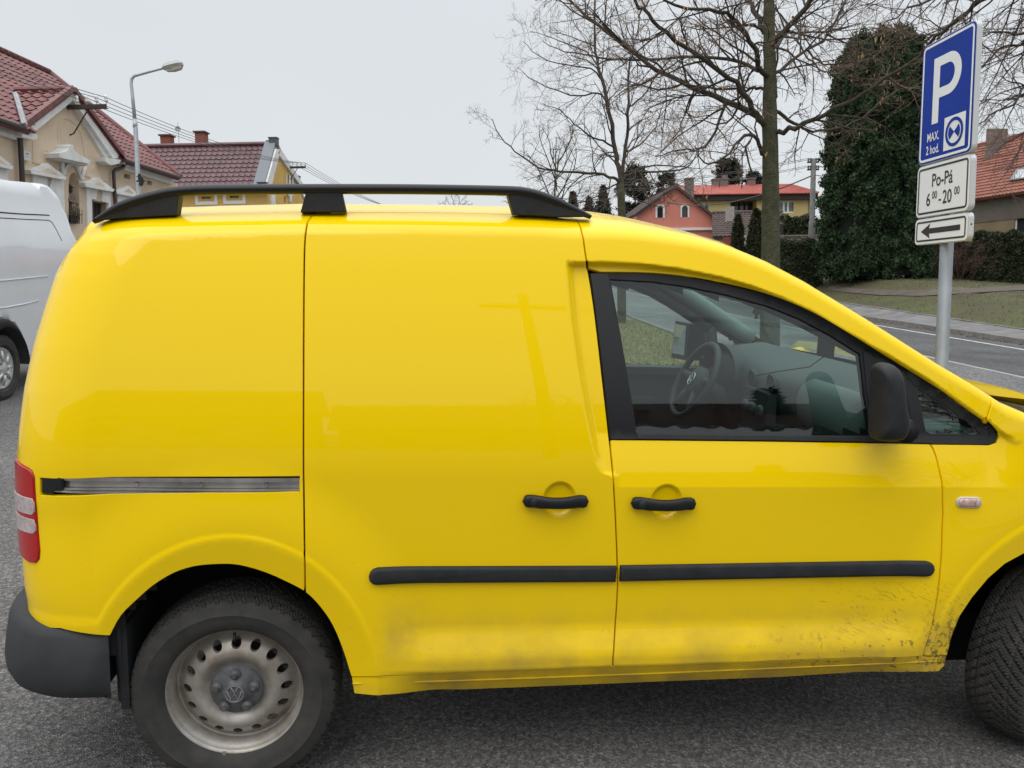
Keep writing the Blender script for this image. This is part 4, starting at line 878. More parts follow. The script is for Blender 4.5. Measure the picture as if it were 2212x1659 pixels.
def gpoly(poly, h, name, m, step=1.2):
    po = resample(poly, step); lo, hi = po.min(0), po.max(0); gx, gy = np.meshgrid(np.arange(lo[0], hi[0], step), np.arange(lo[1], hi[1], step)); g = np.stack([gx.ravel() + .01, gy.ravel() + .013], 1); g = g[inpoly(g, po)]
    vts = [Vector(q) for q in po] + [Vector(q) for q in g]; vo, eo, fo, *_ = delaunay_2d_cdt(vts, [(i, (i + 1) % len(po)) for i in range(len(po))], [], 0, 1e-6)
    vv = np.array([q[:] for q in vo]); fs = [tuple(f) for f in fo if inpoly([vv[list(f)].mean(0)], po)[0]]
    mb = MB(); mb.add([ground(a, b, h) for a, b in vv], fs); return tag(mb.build(name, m, None, smooth=True), kind='structure')
gpoly(pl_, .012, 'path', SOIL)
# tufts on the verge and bank
def blades(name, pts, hgt, m, rng, w=.008, bend=.4):
    n = len(pts); pts = np.asarray(pts); a = rng.random(n) * 6.28; h = hgt * (.5 + rng.random(n)); dx = np.stack([np.cos(a), np.sin(a), 0 * a], 1) * w; tip = np.stack([np.cos(a * 3.3) * bend * h, np.sin(a * 3.3) * bend * h, h], 1)
    v = np.empty((n * 3, 3)); v[0::3] = pts - dx; v[1::3] = pts + dx; v[2::3] = pts + tip; mb = MB(); mb.v = [v]; mb.n = 3 * n; mb.f = [(3 * i, 3 * i + 1, 3 * i + 2) for i in range(n)]; return mb.build(name, m)
rng = np.random.default_rng(3)
q = [ground(a, b, .06) for a, b in zip(rng.uniform(5.2, 22, 16000), rng.uniform(1.9, 4.6, 16000))]; tag(blades('verge_tufts', q, .05, mat('grass_blades', (.20, .19, .06), .9, noise=(.8, .4), col2=(.30, .24, .12)), rng), kind='stuff')
q = []
while len(q) < 16000:
    a, b = rng.uniform(12, 50), rng.uniform(15.5, 34)
    if not inpoly([(a, b)], np.array(pl_))[0]: q.append(ground(a, b, -.01))
tag(blades('bank_tufts', q, .07, mat('bank_blades', (.085, .095, .03), .9, noise=(.5, .5), col2=(.12, .10, .045)), rng, .014), kind='stuff')
q = [ground(a, b, .005) for a, b in zip(rng.uniform(12, 40, 900), 13.88 - np.abs(rng.normal(0, .12, 900)))]; tag(blades('fallen_leaves', q, .02, mat('leaf_litter', (.16, .10, .055), .9), rng, .03, 1.5), kind='stuff')
# --- generic building bits -------------------------------------------
def tiles(mb, O, U, W, poly, tw=.30, th=.34, amp=.022, lift=.03, sub=6):
    """interlocking tiles over polygon (u,v); U along the eave, W up the slope"""
    O, U, W = np.array(O), unit(U), unit(W); nn = unit(np.cross(U, W)); 
    if nn[2] < 0: nn = -nn
    poly = np.array(poly); lo, hi = poly.min(0), poly.max(0); du = tw / sub; us = np.arange(lo[0] - .001, hi[0] + du, du); v = lo[1]
    prof_ = amp * np.cos(2 * math.pi * us / tw) + amp * .5 * np.cos(4 * math.pi * us / tw + .8)
    while v < hi[1]:
        v2 = v + th; cu = (us[:-1] + us[1:]) / 2; ok = inpoly(np.stack([cu, np.full_like(cu, v + th * .5)], 1), poly)
        if ok.any():
            k = len(us); a = O + np.outer(us, U) + W * v + np.outer(prof_ + lift, nn); b = O + np.outer(us, U) + W * (v2 + .01) + np.outer(prof_ * .9, nn); c = O + np.outer(us, U) + W * v + np.outer(prof_ - .03, nn)
            mb.add(np.vstack([a, b, c]), [f for i in range(k - 1) if ok[i] for f in ((i, i + 1, k + i + 1, k + i), (2 * k + i, 2 * k + i + 1, i + 1, i))])
        v = v2
def uvof(p, O, U, W): d = np.array(p) - O; return (d @ U, d @ W)
def roofplane(mb, pts, base, O, U, tw=.30, th=.34, **kw):
    """tiled polygon: pts world corners of a planar slope; O, U on the eave"""
    O = np.array(O); U = unit(U); nn = unit(np.cross(np.array(pts[1]) - pts[0], np.array(pts[2]) - pts[0])); W = unit(np.cross(nn, U))
    if W[2] < 0: W = -W
    if nn[2] < 0: nn = -nn
    pts = np.array(pts); mb.prism(pts - nn * .03, -nn * .10); tiles(mb, O, U, W, [uvof(p, O, U, W) for p in pts], tw, th, **kw)
def wallface(mb, poly, place, thick, holes=()):
    """flat wall with openings: poly, holes in (u,z); place(u,z,off)->world; off<0 goes into the wall"""
    vts = [Vector(q) for q in poly]; eds = [(i, (i + 1) % len(poly)) for i in range(len(poly))]
    for h in holes: b = len(vts); vts += [Vector(q) for q in h]; eds += [(b + i, b + (i + 1) % len(h)) for i in range(len(h))]
    vo, eo, fo, *_ = delaunay_2d_cdt(vts, eds, [], 0, 1e-6); vv = np.array([q[:] for q in vo]); fs = []
    for f in fo:
        c = vv[list(f)].mean(0)
        if inpoly([c], np.array(poly))[0] and not any(inpoly([c], np.array(h))[0] for h in holes): fs.append(tuple(f))
    n = len(vv); mb.add([place(a, b, 0) for a, b in vv] + [place(a, b, -thick) for a, b in vv], fs + [tuple(q + n for q in f[::-1]) for f in fs])
    for loop in [poly] + list(holes):
        k = len(loop); mb.add([place(a, b, 0) for a, b in loop] + [place(a, b, -thick) for a, b in loop], [(i, (i + 1) % k, k + (i + 1) % k, k + i) for i in range(k)])
class Fac:
    """vertical wall plane: pixel <-> wall coordinates"""
    def __init__(s, p0, u, n): s.p0, s.u, s.n = np.array(p0, float), np.array(u, float), np.array(n, float)
    def px(s, a, b, off=0): p = onpl(a, b, s.p0 + s.n * off, s.n); return ((p - s.p0) @ s.u, p[2])
    def at(s, u, z, off=0): q = s.p0 + s.u * u + s.n * off; q = q.copy(); q[2] = z; return q
    def slab(s, mb, pix, o0, o1, conv=lambda q: q):
        """solid traced on the wall between offsets o0 (back) and o1 (front)"""
        uz = [s.px(*conv(q), o1) for q in pix]; a = [s.at(u, z, o1) for u, z in uz]; mb.prism(a, s.n * (o0 - o1))
BEIGE = mat('beige_render', (.66, .525, .385), .9, noise=(.9, .16), bump=(60, .2, .004)); CREAM = mat('white_stucco', (.74, .74, .72), .85, noise=(2, .15))
TILER = mat('red_concrete_tiles', (.18, .060, .055), .5, noise=(1.4, .3)); TILEB = mat('brown_red_tiles', (.115, .05, .055), .38, noise=(1.2, .3)); FLASH = mat('zinc_flashing', (.38, .39, .41), .5, metal=.3, noise=(3, .2))
GUT = mat('brown_gutter', (.035, .022, .022), .45); RUSTB = mat('rusty_iron', (.05, .035, .03), .8); PORC = mat('white_porcelain', (.75, .75, .72), .25); GREYP = mat('galvanised_pole', (.42, .44, .46), .5, metal=.35, noise=(6, .2))
DKW = mat('dark_window', (.03, .035, .04), .08, spec=.6); WHF = mat('white_window_frame', (.72, .72, .70), .5); BRK = mat('chimney_brick', (.26, .09, .06), .9, noise=(14, .35)); WIRE = mat('dark_cable', (.06, .06, .06), .6)
c1 = lambda q: (q[0] / 3.1017, 82.3 + q[1] / 3.1017)
# --- beige house on the left ------------------------------------------
dA = flat(ray(1135, 622)); nR = np.array((dA[1], -dA[0], 0)); p0 = CAM - nR * 13.0
FL = Fac((p0[0], p0[1], 0), dA, nR)
u_end = FL.px(385, 400)[0]; u_beg = FL.px(-260, 400)[0]; zg = min(ground_z(*FL.at(u_beg, 0)[:2]), ground_z(*FL.at(u_end, 0)[:2])) - .3
ue, ze = FL.px(390, 384.4, .40)
hs_ = thing('village_house', FL.at((u_beg + u_end) / 2, ground_z(*FL.at((u_beg + u_end) / 2, 0)[:2])), 'beige house with a pedimented front, statue niche and dark red tiled roof', 'house')
mb = MB()
arch_ = [(460,1245),(460,960),(466,930),(478,908),(493,900),(508,906),(521,930),(530,965),(534,1245)]
ins = lambda pts: [FL.px(*c1(q)) for q in pts]
holes = [ins(arch_), ins([(618,1085),(725,1108),(722,1300),(622,1300)]), ins([(833,908),(872,916),(872,946),(833,938)]), ins([(987,952),(1020,960),(1020,988),(987,981)])]
holes += [ins([(250,990),(330,1004),(330,1300),(250,1300)]), ins([(815,1095),(900,1112),(900,1300),(815,1300)])]
# gutter line splits: rectangle of wall to the eave, gable above
g0, g1, ga_ = FL.px(*c1((170, 640))), FL.px(*c1((805, 835))), FL.px(*c1((490, 385)))
ztop = ze - .12
poly = [(u_beg, zg), (u_end, zg), (u_end, ztop), (g1[0] + .05, ztop), ga_, (g0[0] - .05, ztop), (u_beg, ztop)]
wallface(mb, poly, FL.at, .35, holes)
# return wall at the far end and the near end
for uu in (u_beg, u_end): mb.prism([FL.at(uu, zg, -.02), FL.at(uu, zg, -7.8), FL.at(uu, ztop, -7.8), FL.at(uu, ztop, -.02)], dA * (.3 if uu == u_beg else -.3))
mb.prism([FL.at(u_beg, zg, -7.8), FL.at(u_end, zg, -7.8), FL.at(u_end, ztop, -7.8), FL.at(u_beg, ztop, -7.8)], -nR * .3)
wall_l = mb.build('wall', BEIGE, hs_)
zr = FL.px(0, 111.5, -3.9)[1]; urd = FL.px(106, 161, -3.9)[0]
E0, E1, R1, R0 = FL.at(u_beg - .4, ze, .40), FL.at(ue, ze, .40), FL.at(urd, zr, -3.9), FL.at(u_beg - .4, zr, -3.9)
B0, B1 = FL.at(u_beg - .4, ze, -8.2), FL.at(ue, ze, -8.2)
def rp_at(u, off): t = (0.40 - off) / 4.3; return FL.at(u, ze + (zr - ze) * t, off)
apx = FL.at(*FL.px(*c1((490, 352)), .2), .2); lowL = FL.at(*FL.px(*c1((158, 606)), .2), .2); lowR = FL.at(*FL.px(*c1((822, 800)), .2), .2)
toff = .40 - (apx[2] - ze) / (zr - ze) * 4.3; bk = FL.at((apx - FL.p0) @ dA, apx[2], toff)
mb = MB(); roofplane(mb, [E1, R1, R0, E0, FL.at((lowL - FL.p0) @ dA, ze, .40), bk, FL.at((lowR - FL.p0) @ dA, ze, .40)], None, E0, dA, .30, .345)
roofplane(mb, [B1, B0, R0, R1], None, B0, dA); roofplane(mb, [E1, B1, R1], None, E1, -nR)
mb.tube([E1 + (0, 0, .05), R1 + (0, 0, .06)], .10, 8); mb.tube([R1 + (0, 0, .06), R0 + (0, 0, .06)], .11, 8)
rl = mb.build('roof', TILER, hs_)
# cross gable roof
def onroof(px, py):
    nn = unit(np.cross(E1 - E0, R1 - E0)); d = ray(px, py); t = ((E0 - CAM) @ nn) / (d @ nn); return CAM + d * t
mb = MB()
def slope2(low, sgn):
    W = unit(apx - low); O = low.copy(); U = -nR; pts = [low, apx, bk]
    nn = unit(np.cross(U, W)); nn = nn if nn[2] > 0 else -nn; pts = np.array(pts)
    mb.prism(pts - nn * .02, -nn * .05); tiles(mb, O, U, W, [uvof(p, O, U, W) for p in pts], .30, .33, amp=.026, lift=.035)
slope2(lowL, 1); slope2(lowR, -1)
mb.tube([apx + (0, 0, .05), bk + (0, 0, .05)], .10, 8)
def verge(a, b, n):
    for i in range(n):
        p = a + (b - a) * (i / n); q = a + (b - a) * ((i + .96) / n); w_ = unit(q - p); s_ = np.cross(w_, nR); s_ = s_ if s_[2] > 0 else -s_
        mb.box(p + s_ * .0 - nR * .10, q - p, nR * .16, s_ * .13)
verge(lowL, apx, 9); verge(apx, lowR, 12)
mb.build('gable_roof', TILER, hs_)
mb = MB(); a, b = onroof(*c1((72, 380))), FL.at(*FL.px(*c1((130, 590)), .40), .40); s_ = dA * .22; nn = unit(np.cross(E1 - E0, R1 - E0)); nn = nn if nn[2] > 0 else -nn
mb.prism([a + nn * .08, a + s_ + nn * .08, b + s_ + nn * .08, b + nn * .08], nn * .03); mb.tube([a + s_ * .5 + nn * .12, b + s_ * .5 + nn * .12], .03, 6); mb.build('valley_flashing', FLASH, hs_)
mb = MB()
FL.slab(mb, [(166,618),(492,372),(491,418),(238,624)], -.02, .16, c1); FL.slab(mb, [(492,372),(818,806),(760,806),(491,418)], -.02, .18, c1)
FL.slab(mb, [(478,430),(505,440),(742,800),(706,800)], -.02, .08, c1); FL.slab(mb, [(150,624),(252,648),(252,672),(222,682),(150,664)], -.02, .30, c1); FL.slab(mb, [(702,798),(812,816),(800,840),(742,852),(705,826)], -.02, .30, c1)
FL.slab(mb, [(-800,310),(112,622),(112,682),(-800,380)], -.02, .12, c1); FL.slab(mb, [(835,832),(1192,932),(1150,978),(840,884)], -.02, .12, c1); FL.slab(mb, [(835,822),(1200,930),(1185,942),(838,842)], -.02, .3, c1)
mb.build('cornice', CREAM, hs_)
def hood(px_base, px_tri, inner, band, key, name='window_hood', ob=.20):
    m_ = MB(); FL.slab(m_, px_base, -.02, ob, c1); FL.slab(m_, px_tri, -.02, ob * .8, c1); h = m_.build(name, CREAM, hs_)
    m_ = MB(); FL.slab(m_, inner, -.02, ob * .8 + .01, c1); m_.build('tympanum', BEIGE, h)
    m_ = MB()
    for b_ in band: FL.slab(m_, b_, -.02, .06, c1)
    m_.build('window_surround', CREAM, hs_)
hood([(203,883),(447,928),(440,950),(212,908)], [(222,884),(322,838),(436,924)], [(272,898),(322,868),(388,912)], [[(222,908),(315,927),(322,992),(250,990),(245,1300),(225,1300)], [(352,934),(428,950),(440,1300),(332,1300),(332,1010)]], None)
hood([(568,970),(768,1012),(760,1030),(576,996)], [(584,972),(663,936),(758,1010)], [(628,986),(664,960),(712,1004)], [[(580,998),(655,1013),(645,1082),(616,1078),(616,1300),(590,1300)], [(688,1018),(748,1030),(742,1300),(727,1300),(728,1105),(682,1092)]], None)
hood([(778,1020),(938,1052),(930,1070),(785,1042)], [(790,1022),(862,986),(930,1050)], [(828,1034),(862,1008),(900,1046)], [[(790,1044),(930,1072),(925,1300),(902,1300),(902,1110),(812,1092),(812,1300),(795,1300)]], None)
hood([(-150,806),(90,858),(82,880),(-150,830)], [(-130,808),(-20,770),(84,854)], [(-80,820),(-22,795),(40,846)], [[(-100,842),(55,872),(62,1300),(-100,1300)]], None)
# niche, hood, statue
mb = MB(); nu = ins(arch_)
mb.prism([FL.at(u, z, -.30) for u, z in nu], -nR * .04); mb.build('niche_back', CREAM, hs_)
mb = MB(); FL.slab(mb, [(395,772),(440,762),(466,738),(468,722),(476,712),(488,714),(494,722),(492,742),(530,780),(608,820),(600,843),(400,800)], -.02, .40, c1); FL.slab(mb, [(404,800),(598,843),(590,858),(412,815)], -.02, .30, c1)
nh = mb.build('niche_hood', CREAM, hs_)
def tr(mb, pts, r, off=.05, k=6, flat_=1.0): mb.tube([FL.at(*FL.px(*c1(q), off), off) for q in pts], r, k, flat=flat_)
mb = MB(); tr(mb, [(425,918),(418,870),(420,822)], .06); tr(mb, [(432,918),(436,880),(455,850),(490,840),(515,862),(530,900),(545,945)], .045); tr(mb, [(548,945),(560,900),(574,862)], .05); mb.build('niche_brackets', CREAM, nh)
mb = MB(); LN = .018
tr(mb, [(388,690),(384,620),(398,565),(425,540),(460,545),(505,580),(540,640),(556,720),(568,790)], LN, 0); tr(mb, [(216,684),(222,820)], LN, 0); tr(mb, [(280,780),(290,752),(310,750),(335,785),(352,838)], LN, 0); tr(mb, [(578,862),(580,915)], LN, 0); tr(mb, [(620,880),(630,852),(650,858),(672,895),(680,935)], LN, 0)
for a_, b_ in (((228,828),(268,838)), ((372,862),(390,868)), ((580,918),(612,928)), ((690,945),(716,950))):
    for t in np.linspace(0, 1, 4): x_, y_ = a_[0] + (b_[0] - a_[0]) * t, a_[1] + (b_[1] - a_[1]) * t; FL.slab(mb, [(x_ - 3, y_), (x_ + 4, y_ + 2), (x_ + 4, y_ + 10), (x_ - 3, y_ + 8)], -.02, .05, c1)
mb.build('stucco_relief', BEIGE, wall_l)
mb = MB(); FL.slab(mb, [(835,911),(870,919),(870,943),(835,935)], -.20, -.18, c1); mb.build('attic_vent', DKW, hs_); mb = MB(); FL.slab(mb, [(989,955),(1018,962),(1018,985),(989,979)], -.20, -.18, c1); mb.build('attic_vent', DKW, hs_)
for q in ([(620,1088),(722,1110),(720,1300),(622,1300)], [(252,992),(328,1006),(328,1300),(252,1300)], [(817,1098),(898,1114),(898,1300),(817,1300)]):
    mb = MB(); FL.slab(mb, q, -.25, -.22, c1); w_ = mb.build('window', DKW, hs_)
    mb = MB(); tr(mb, q[:2], .035, -.20); tr(mb, [q[1], q[2]], .035, -.20); tr(mb, [q[0], q[3]], .035, -.2); x_ = (q[0][0] + q[1][0]) / 2; tr(mb, [(x_, q[0][1] + 10), (x_, 1300)], .03, -.20); mb.build('frame', mat('brown_window_frame', (.09, .045, .03), .6), w_)
mb = MB(); FL.slab(mb, [(160,752),(206,764),(206,826),(160,814)], -.02, .10, c1); bx = mb.build('meter_box', mat('meter_box_white', (.60, .62, .62), .5), hs_)
mb = MB(); 
for x_ in (172, 180, 188): FL.slab(mb, [(x_, 772), (x_ + 6, 773.5), (x_ + 6, 779), (x_, 777.5)], .10, .104, c1)
mb.build('meter_marks', BLK, bx); mb = MB(); FL.slab(mb, [(183,784),(190,799),(176,796)], .10, .104, c1); mb.build('warning_triangle', mat('warn_yellow', (.6, .5, .1), .6), bx)
mb = MB(); tr(mb, [(-800,282),(168,604)], .06, .44); mb.build('gutter', GUT, hs_); mb = MB(); tr(mb, [(838,818),(1206,934)], .06, .44); mb.build('gutter', GUT, hs_)
mb = MB(); tr(mb, [(122,598),(134,650),(140,760),(150,960),(160,1250)], .065, .14, 8); mb.build('downpipe', GUT, hs_, smooth=True)
mb = MB(); tr(mb, [(830,822),(832,848),(822,866),(800,876),(772,884),(762,900),(764,960),(772,1110),(780,1300)], .055, .14, 8); mb.build('downpipe', GUT, hs_, smooth=True)
# statue
su_, sz0 = FL.px(*c1((497, 1225))); sz1 = FL.px(*c1((478, 985)))[1]; Hs = sz1 - sz0; base = FL.at(su_, sz0, -.05)
st_ = thing('statue', base, 'small weathered stone saint with a dark head standing in the niche of the beige house', 'statue')
mb = MB(); W3 = lambda x, y, z: base + dA * x * Hs + nR * y * Hs + UPW * z * Hs
for ring_ in (0,):
    pts = [(0, .0, .0), (0, 0, .10), (.01, 0, .30), (.0, 0, .48), (-.01, 0, .62), (-.01, 0, .74), (-.01, 0, .80)]
    mb.tube([W3(*q) for q in pts], np.array([.17, .15, .13, .12, .15, .12, .05]) * Hs, 12, flat=.75)
mb.tube([W3(-.13, 0, .72), W3(-.17, .05, .56), W3(-.05, .13, .50)], np.array([.05, .045, .035]) * Hs, 8); mb.tube([W3(.12, 0, .72), W3(.18, .04, .56), W3(.07, .13, .46)], np.array([.05, .045, .035]) * Hs, 8)
for k in range(7): mb.tube([W3(-.12 + .04 * k, .10, .48), W3(-.13 + .044 * k, .12, .02)], .016 * Hs, 5)
mb.build('robed_body', mat('weathered_stone', (.30, .24, .18), .9, noise=(12, .5), col2=(.10, .075, .05)), st_, smooth=True)
mb = MB(); mb.tube([W3(-.02, .01, .78), W3(-.02, .02, .83), W3(-.02, .02, .88), W3(-.02, .02, .93), W3(-.02, .02, .955)], np.array([.045, .062, .068, .055, .02]) * Hs, 10); mb.tube([W3(-.02, .02, .925), W3(-.02, .02, .945)], np.array([.105, .10]) * Hs, 10); mb.tube([W3(-.02, .02, .94), W3(-.02, .02, 1.0)], np.array([.07, .045]) * Hs, 8)
for a in (-.06, .02): mb.tube([W3(a, .02, .98), W3(a - .03, .02, 1.05)], .012 * Hs, 4)
mb.build('head', mat('dark_bronze', (.045, .035, .03), .7), st_, smooth=True)
rl_ = thing('niche_railing', FL.at(*FL.px(*c1((515, 1240)), .1), .1), 'little black iron railing with a flower box in front of the niche statue', 'railing')
mb = MB(); tr(mb, [(474,1170),(552,1186)], .012, .12)
for x_ in (478, 492, 506, 520, 534, 549): tr(mb, [(x_, 1120 + (x_ - 474) * .4), (x_, 1245)], .010, .12)
mb.build('bars', RUSTB, rl_); mb = MB(); FL.slab(mb, [(482,1185),(524,1194),(524,1240),(482,1235)], -.02, .10, c1); mb.build('flower_box', BLK, rl_)
# wall bracket with insulators
def bracket(fac, pa, pb, conv, nins, label, brace=None, sc=1.0, spread=(.25, .98)):
    a = fac.at(*fac.px(*conv(pa)), 0); tx = conv(pb)[0]; lo, hi = 0, 8
    for _ in range(40):
        m_ = (lo + hi) / 2
        if proj(a + fac.n * m_)[0] < tx: lo = m_
        else: hi = m_
    L = lo; e = a + fac.n * L; t = thing('wire_bracket', a, label, 'wall bracket', 'wire brackets on the house walls')
    mb = MB(); mb.box(a - fac.u * .05 * sc - UPW * .05 * sc, fac.n * L, fac.u * .10 * sc, UPW * .02); mb.box(a - fac.u * .05 * sc - UPW * .03 * sc, fac.n * L, fac.u * .02, UPW * .10 * sc); mb.build('arm', RUSTB, t)
    mb = MB(); br = a + fac.n * L * .55; mb.tube([br, a - UPW * L * .62 + fac.n * .12, a - UPW * L * .66], .022 * sc, 6); mb.build('brace', RUSTB, t)
    tips = []
    for k in range(nins):
        f = spread[0] + (spread[1] - spread[0]) * k / (nins - 1); p = a + fac.n * L * f + UPW * .06 * sc; tips.append(p + UPW * .20 * sc)
        mb = MB(); mb.lathe([(.012, 0), (.012, .07), (.05, .08), (.055, .13), (.035, .15), (.048, .17), (.045, .24), (.02, .27), (0, .27)] if sc == 1 else [(.012, 0), (.06, .08), (.06, .2), (0, .27)], p, (0, 0, 1), (1, 0, 0), 10); mb.build('insulator', PORC, t, smooth=True)
    return tips
tips1 = bracket(FL, (452,466), (720,466), c1, 4, 'rusty iron wire bracket with white insulators on the gable of the beige house')
# --- yellow house behind ------------------------------------------------
d2 = flat(ray(1140, 620)); n2 = np.array((d2[1], -d2[0], 0)); cpt = P(577, 400, 42)
FG = Fac((cpt[0], cpt[1], 0), d2, n2)                              # gable wall, faces the road
FF = Fac((cpt[0], cpt[1], 0), n2, -d2)                             # long wall, faces the camera
yh = thing('village_house', (cpt[0], cpt[1], ground_z(cpt[0], cpt[1])), 'yellow house with glazed brown-red roof, two brick chimneys and a white-edged gable', 'house')
YEL = mat('yellow_render', (.62, .40, .11), .9, noise=(.7, .1)); zg = ground_z(cpt[0], cpt[1]) - 1
ea, ap_, eb = FG.px(573, 400), FG.px(597, 312), FG.px(655, 400)
ulen = 7.0; um = ap_[0]; ub = eb[0]; zE, zA = ea[1], ap_[1] 
ul = FF.px(240, 400)[0]
gw = [FG.px(*c1(q)) for q in [(1918,915),(1935,918),(1935,985),(1918,982)]]; gw2 = [FG.px(*c1(q)) for q in [(1943,922),(1958,925),(1958,988),(1943,985)]]; gw3 = [FG.px(*c1(q)) for q in [(1903,1060),(1914,1060),(1914,1100),(1903,1100)]]
mb = MB(); wallface(mb, [(0, zg), (ub, zg), (ub, zE), (um, zA - .1), (0, zE)], FG.at, .3, [gw, gw2, gw3])
vwins = [[FF.px(*c1(q)) for q in r] for r in ([(1352,1062),(1412,1062),(1412,1078),(1352,1078)], [(1540,1056),(1600,1055),(1600,1072),(1540,1073)])]
wallface(mb, [(ul, zg), (-.3, zg), (-.3, zE), (ul, zE)], FF.at, .3, vwins)
yw = mb.build('wall', YEL, yh)
for r in (gw, gw2, gw3):
    mb = MB(); mb.prism([FG.at(u, z, -.12) for u, z in r], -n2 * .03); w_ = mb.build('window', DKW, yh)
    if r is not gw3:
        mb = MB(); rr_ = [FG.at(u, z, .02) for u, z in r]; mb.tube(rr_, .05, 4, closed=True); mb.build('frame', WHF, w_)
for r in vwins:
    mb = MB(); mb.prism([FF.at(u, z, -.12) for u, z in r], d2 * .03); w_ = mb.build('window', DKW, yh)
    mb = MB(); c_ = np.mean(r, 0); 
    for (x0_, x1_, z0_, z1_) in ((-.62, .62, .20, .38), (-.62, .62, -.38, -.20), (-.62, -.45, -.2, .2), (.45, .62, -.2, .2)):
        mb.prism([FF.at(c_[0] + x0_, c_[1] + z0_, .03), FF.at(c_[0] + x1_, c_[1] + z0_, .03), FF.at(c_[0] + x1_, c_[1] + z1_, .03), FF.at(c_[0] + x0_, c_[1] + z1_, .03)], d2 * .06)
    mb.build('frame', WHF, w_)
mb = MB(); 
def yp(u, off, z): return cpt * (1, 1, 0) + n2 * u + d2 * off + UPW * z
e0, e1, r1, r0 = yp(ul, -.45, zE - .25), yp(-.25, -.45, zE - .25), yp(-.25, um, zA), yp(ul, um, zA); f0, f1 = yp(ul, ub + .45, zE - .25), yp(-.25, ub + .45, zE - .25)
roofplane(mb, [e0, e1, r1, r0], None, e0, n2, .32, .36, amp=.03, lift=.04); roofplane(mb, [f1, f0, r0, r1], None, f0, n2, .32, .36)
mb.tube([r0 + (0, 0, .06), r1 + (0, 0, .06)], .12, 8); mb.build('roof', TILEB, yh)
mb = MB(); s_ = unit(r1 - e1); nn = np.cross(s_, n2); nn = nn if nn[2] > 0 else -nn
mb.box(e1 - n2 * .35, r1 - e1, n2 * .62, nn * .22); mb.box(f1 - n2 * .35, r1 - f1, n2 * .62, nn * .0 + UPW * .25); gf = mb.build('gable_flashing', mat('grey_flashing', (.16, .18, .20), .5), yh)
mb = MB(); 
for (a_, b_, h_, w_) in ((um - .25, zA - .1, .42, .42), (ub - 1.3, zE + .85, .45, .40), (-.55, zE - .30, .40, .42)):
    mb = MB(); mb.box(yp(-.35, a_, b_), n2 * .45, d2 * w_, UPW * h_); mb.box(yp(-.38, a_ - .03, b_ + h_), n2 * .51, d2 * (w_ + .06), UPW * .05); mb.build('parapet_cap', mat('dark_slate_cap', (.07, .08, .09), .6), yh)
mb = MB(); 
FG.slab(mb, [(575,402),(597,322),(607,322),(587,402)], -.02, .12); FG.slab(mb, [(607,322),(657,400),(649,400),(600,330)], -.02, .12); FG.slab(mb, [(586,402),(594,402),(596,460),(588,460)], -.02, .1); mb.build('white_edging', CREAM, yh)
mb = MB(); FG.slab(mb, [c1(q) for q in [(1928,1046),(1972,1046),(1958,1058),(1952,1096),(1946,1098),(1941,1060)]], -.02, .10); mb.build('wall_ornament', CREAM, yh)
for (x0_, x1_, yt, yb2) in ((1075, 1138, 656, 705), (1308, 1370, 634, 705)):
    a, b = P(*c1((x0_, yb2)), 44.5), P(*c1((x1_, yb2)), 44.5); w_ = np.linalg.norm(b - a); h = (yb2 - yt) / 3.1017 * 44.5 / F; o = a - UPW * .8
    mb = MB(); mb.box(o, unit(b - a) * w_, d2 * .6, UPW * (h + .8)); c_ = mb.build('chimney', BRK, yh)
    mb = MB(); mb.box(o - n2 * .08 - d2 * .08 + UPW * (h + .8), n2 * (w_ + .16), d2 * .76, UPW * .08); mb.build('chimney_cap', mat('brown_cap', (.10, .06, .05), .8), c_)
mb = MB(); a = P(*c1((1200, 700)), 45); mb.tube([a, a + UPW * 1.15], .015, 5); mb.lathe([(0, 0), (.16, .03), (.17, .05)], a + UPW * .75, -d2, (0, 0, 1), 12); mb.build('aerial', GREYP, yh)
tips2 = bracket(FG, (1932,868), (2050,868), c1, 4, 'small wire bracket with insulators on the gable of the yellow house', sc=1.0)
def wire(name, a, b, sag, r, label, cat='power line', group=None, n=24, m=WIRE):
    ts = np.linspace(0, 1, n); pts = [np.array(a) + (np.array(b) - a) * t - UPW * sag * 4 * t * (1 - t) for t in ts]
    mb = MB(); mb.tube(pts, r, 4); o = mb.build(name, m); rootmesh(o, a); return tag(o, label, cat, group)
ORD_ = ['first', 'second', 'third', 'fourth']
for k, (a, b) in enumerate(zip(tips1, tips2)):
    wire('power_line', a, b, .35, .010, 'thin wire between beige and yellow house, from the %s insulator off the wall' % ORD_[k], group='wires between the two house brackets')
    far_ = FL.at((a - FL.p0) @ dA - 16, a[2] + .3, (a - FL.p0) @ nR + .5); wire('power_line', far_, a, .5, .010, 'thin wire over the red roof to the %s insulator of the beige house bracket' % ORD_[k], group='wires over the beige house roof')
    e = P(900 + 6 * k, 452 + 3 * k, 95); wire('power_line', b, e, .8, .014, 'thin wire running off right from the %s insulator of the yellow house bracket' % ORD_[k], group='wires beyond the yellow house')
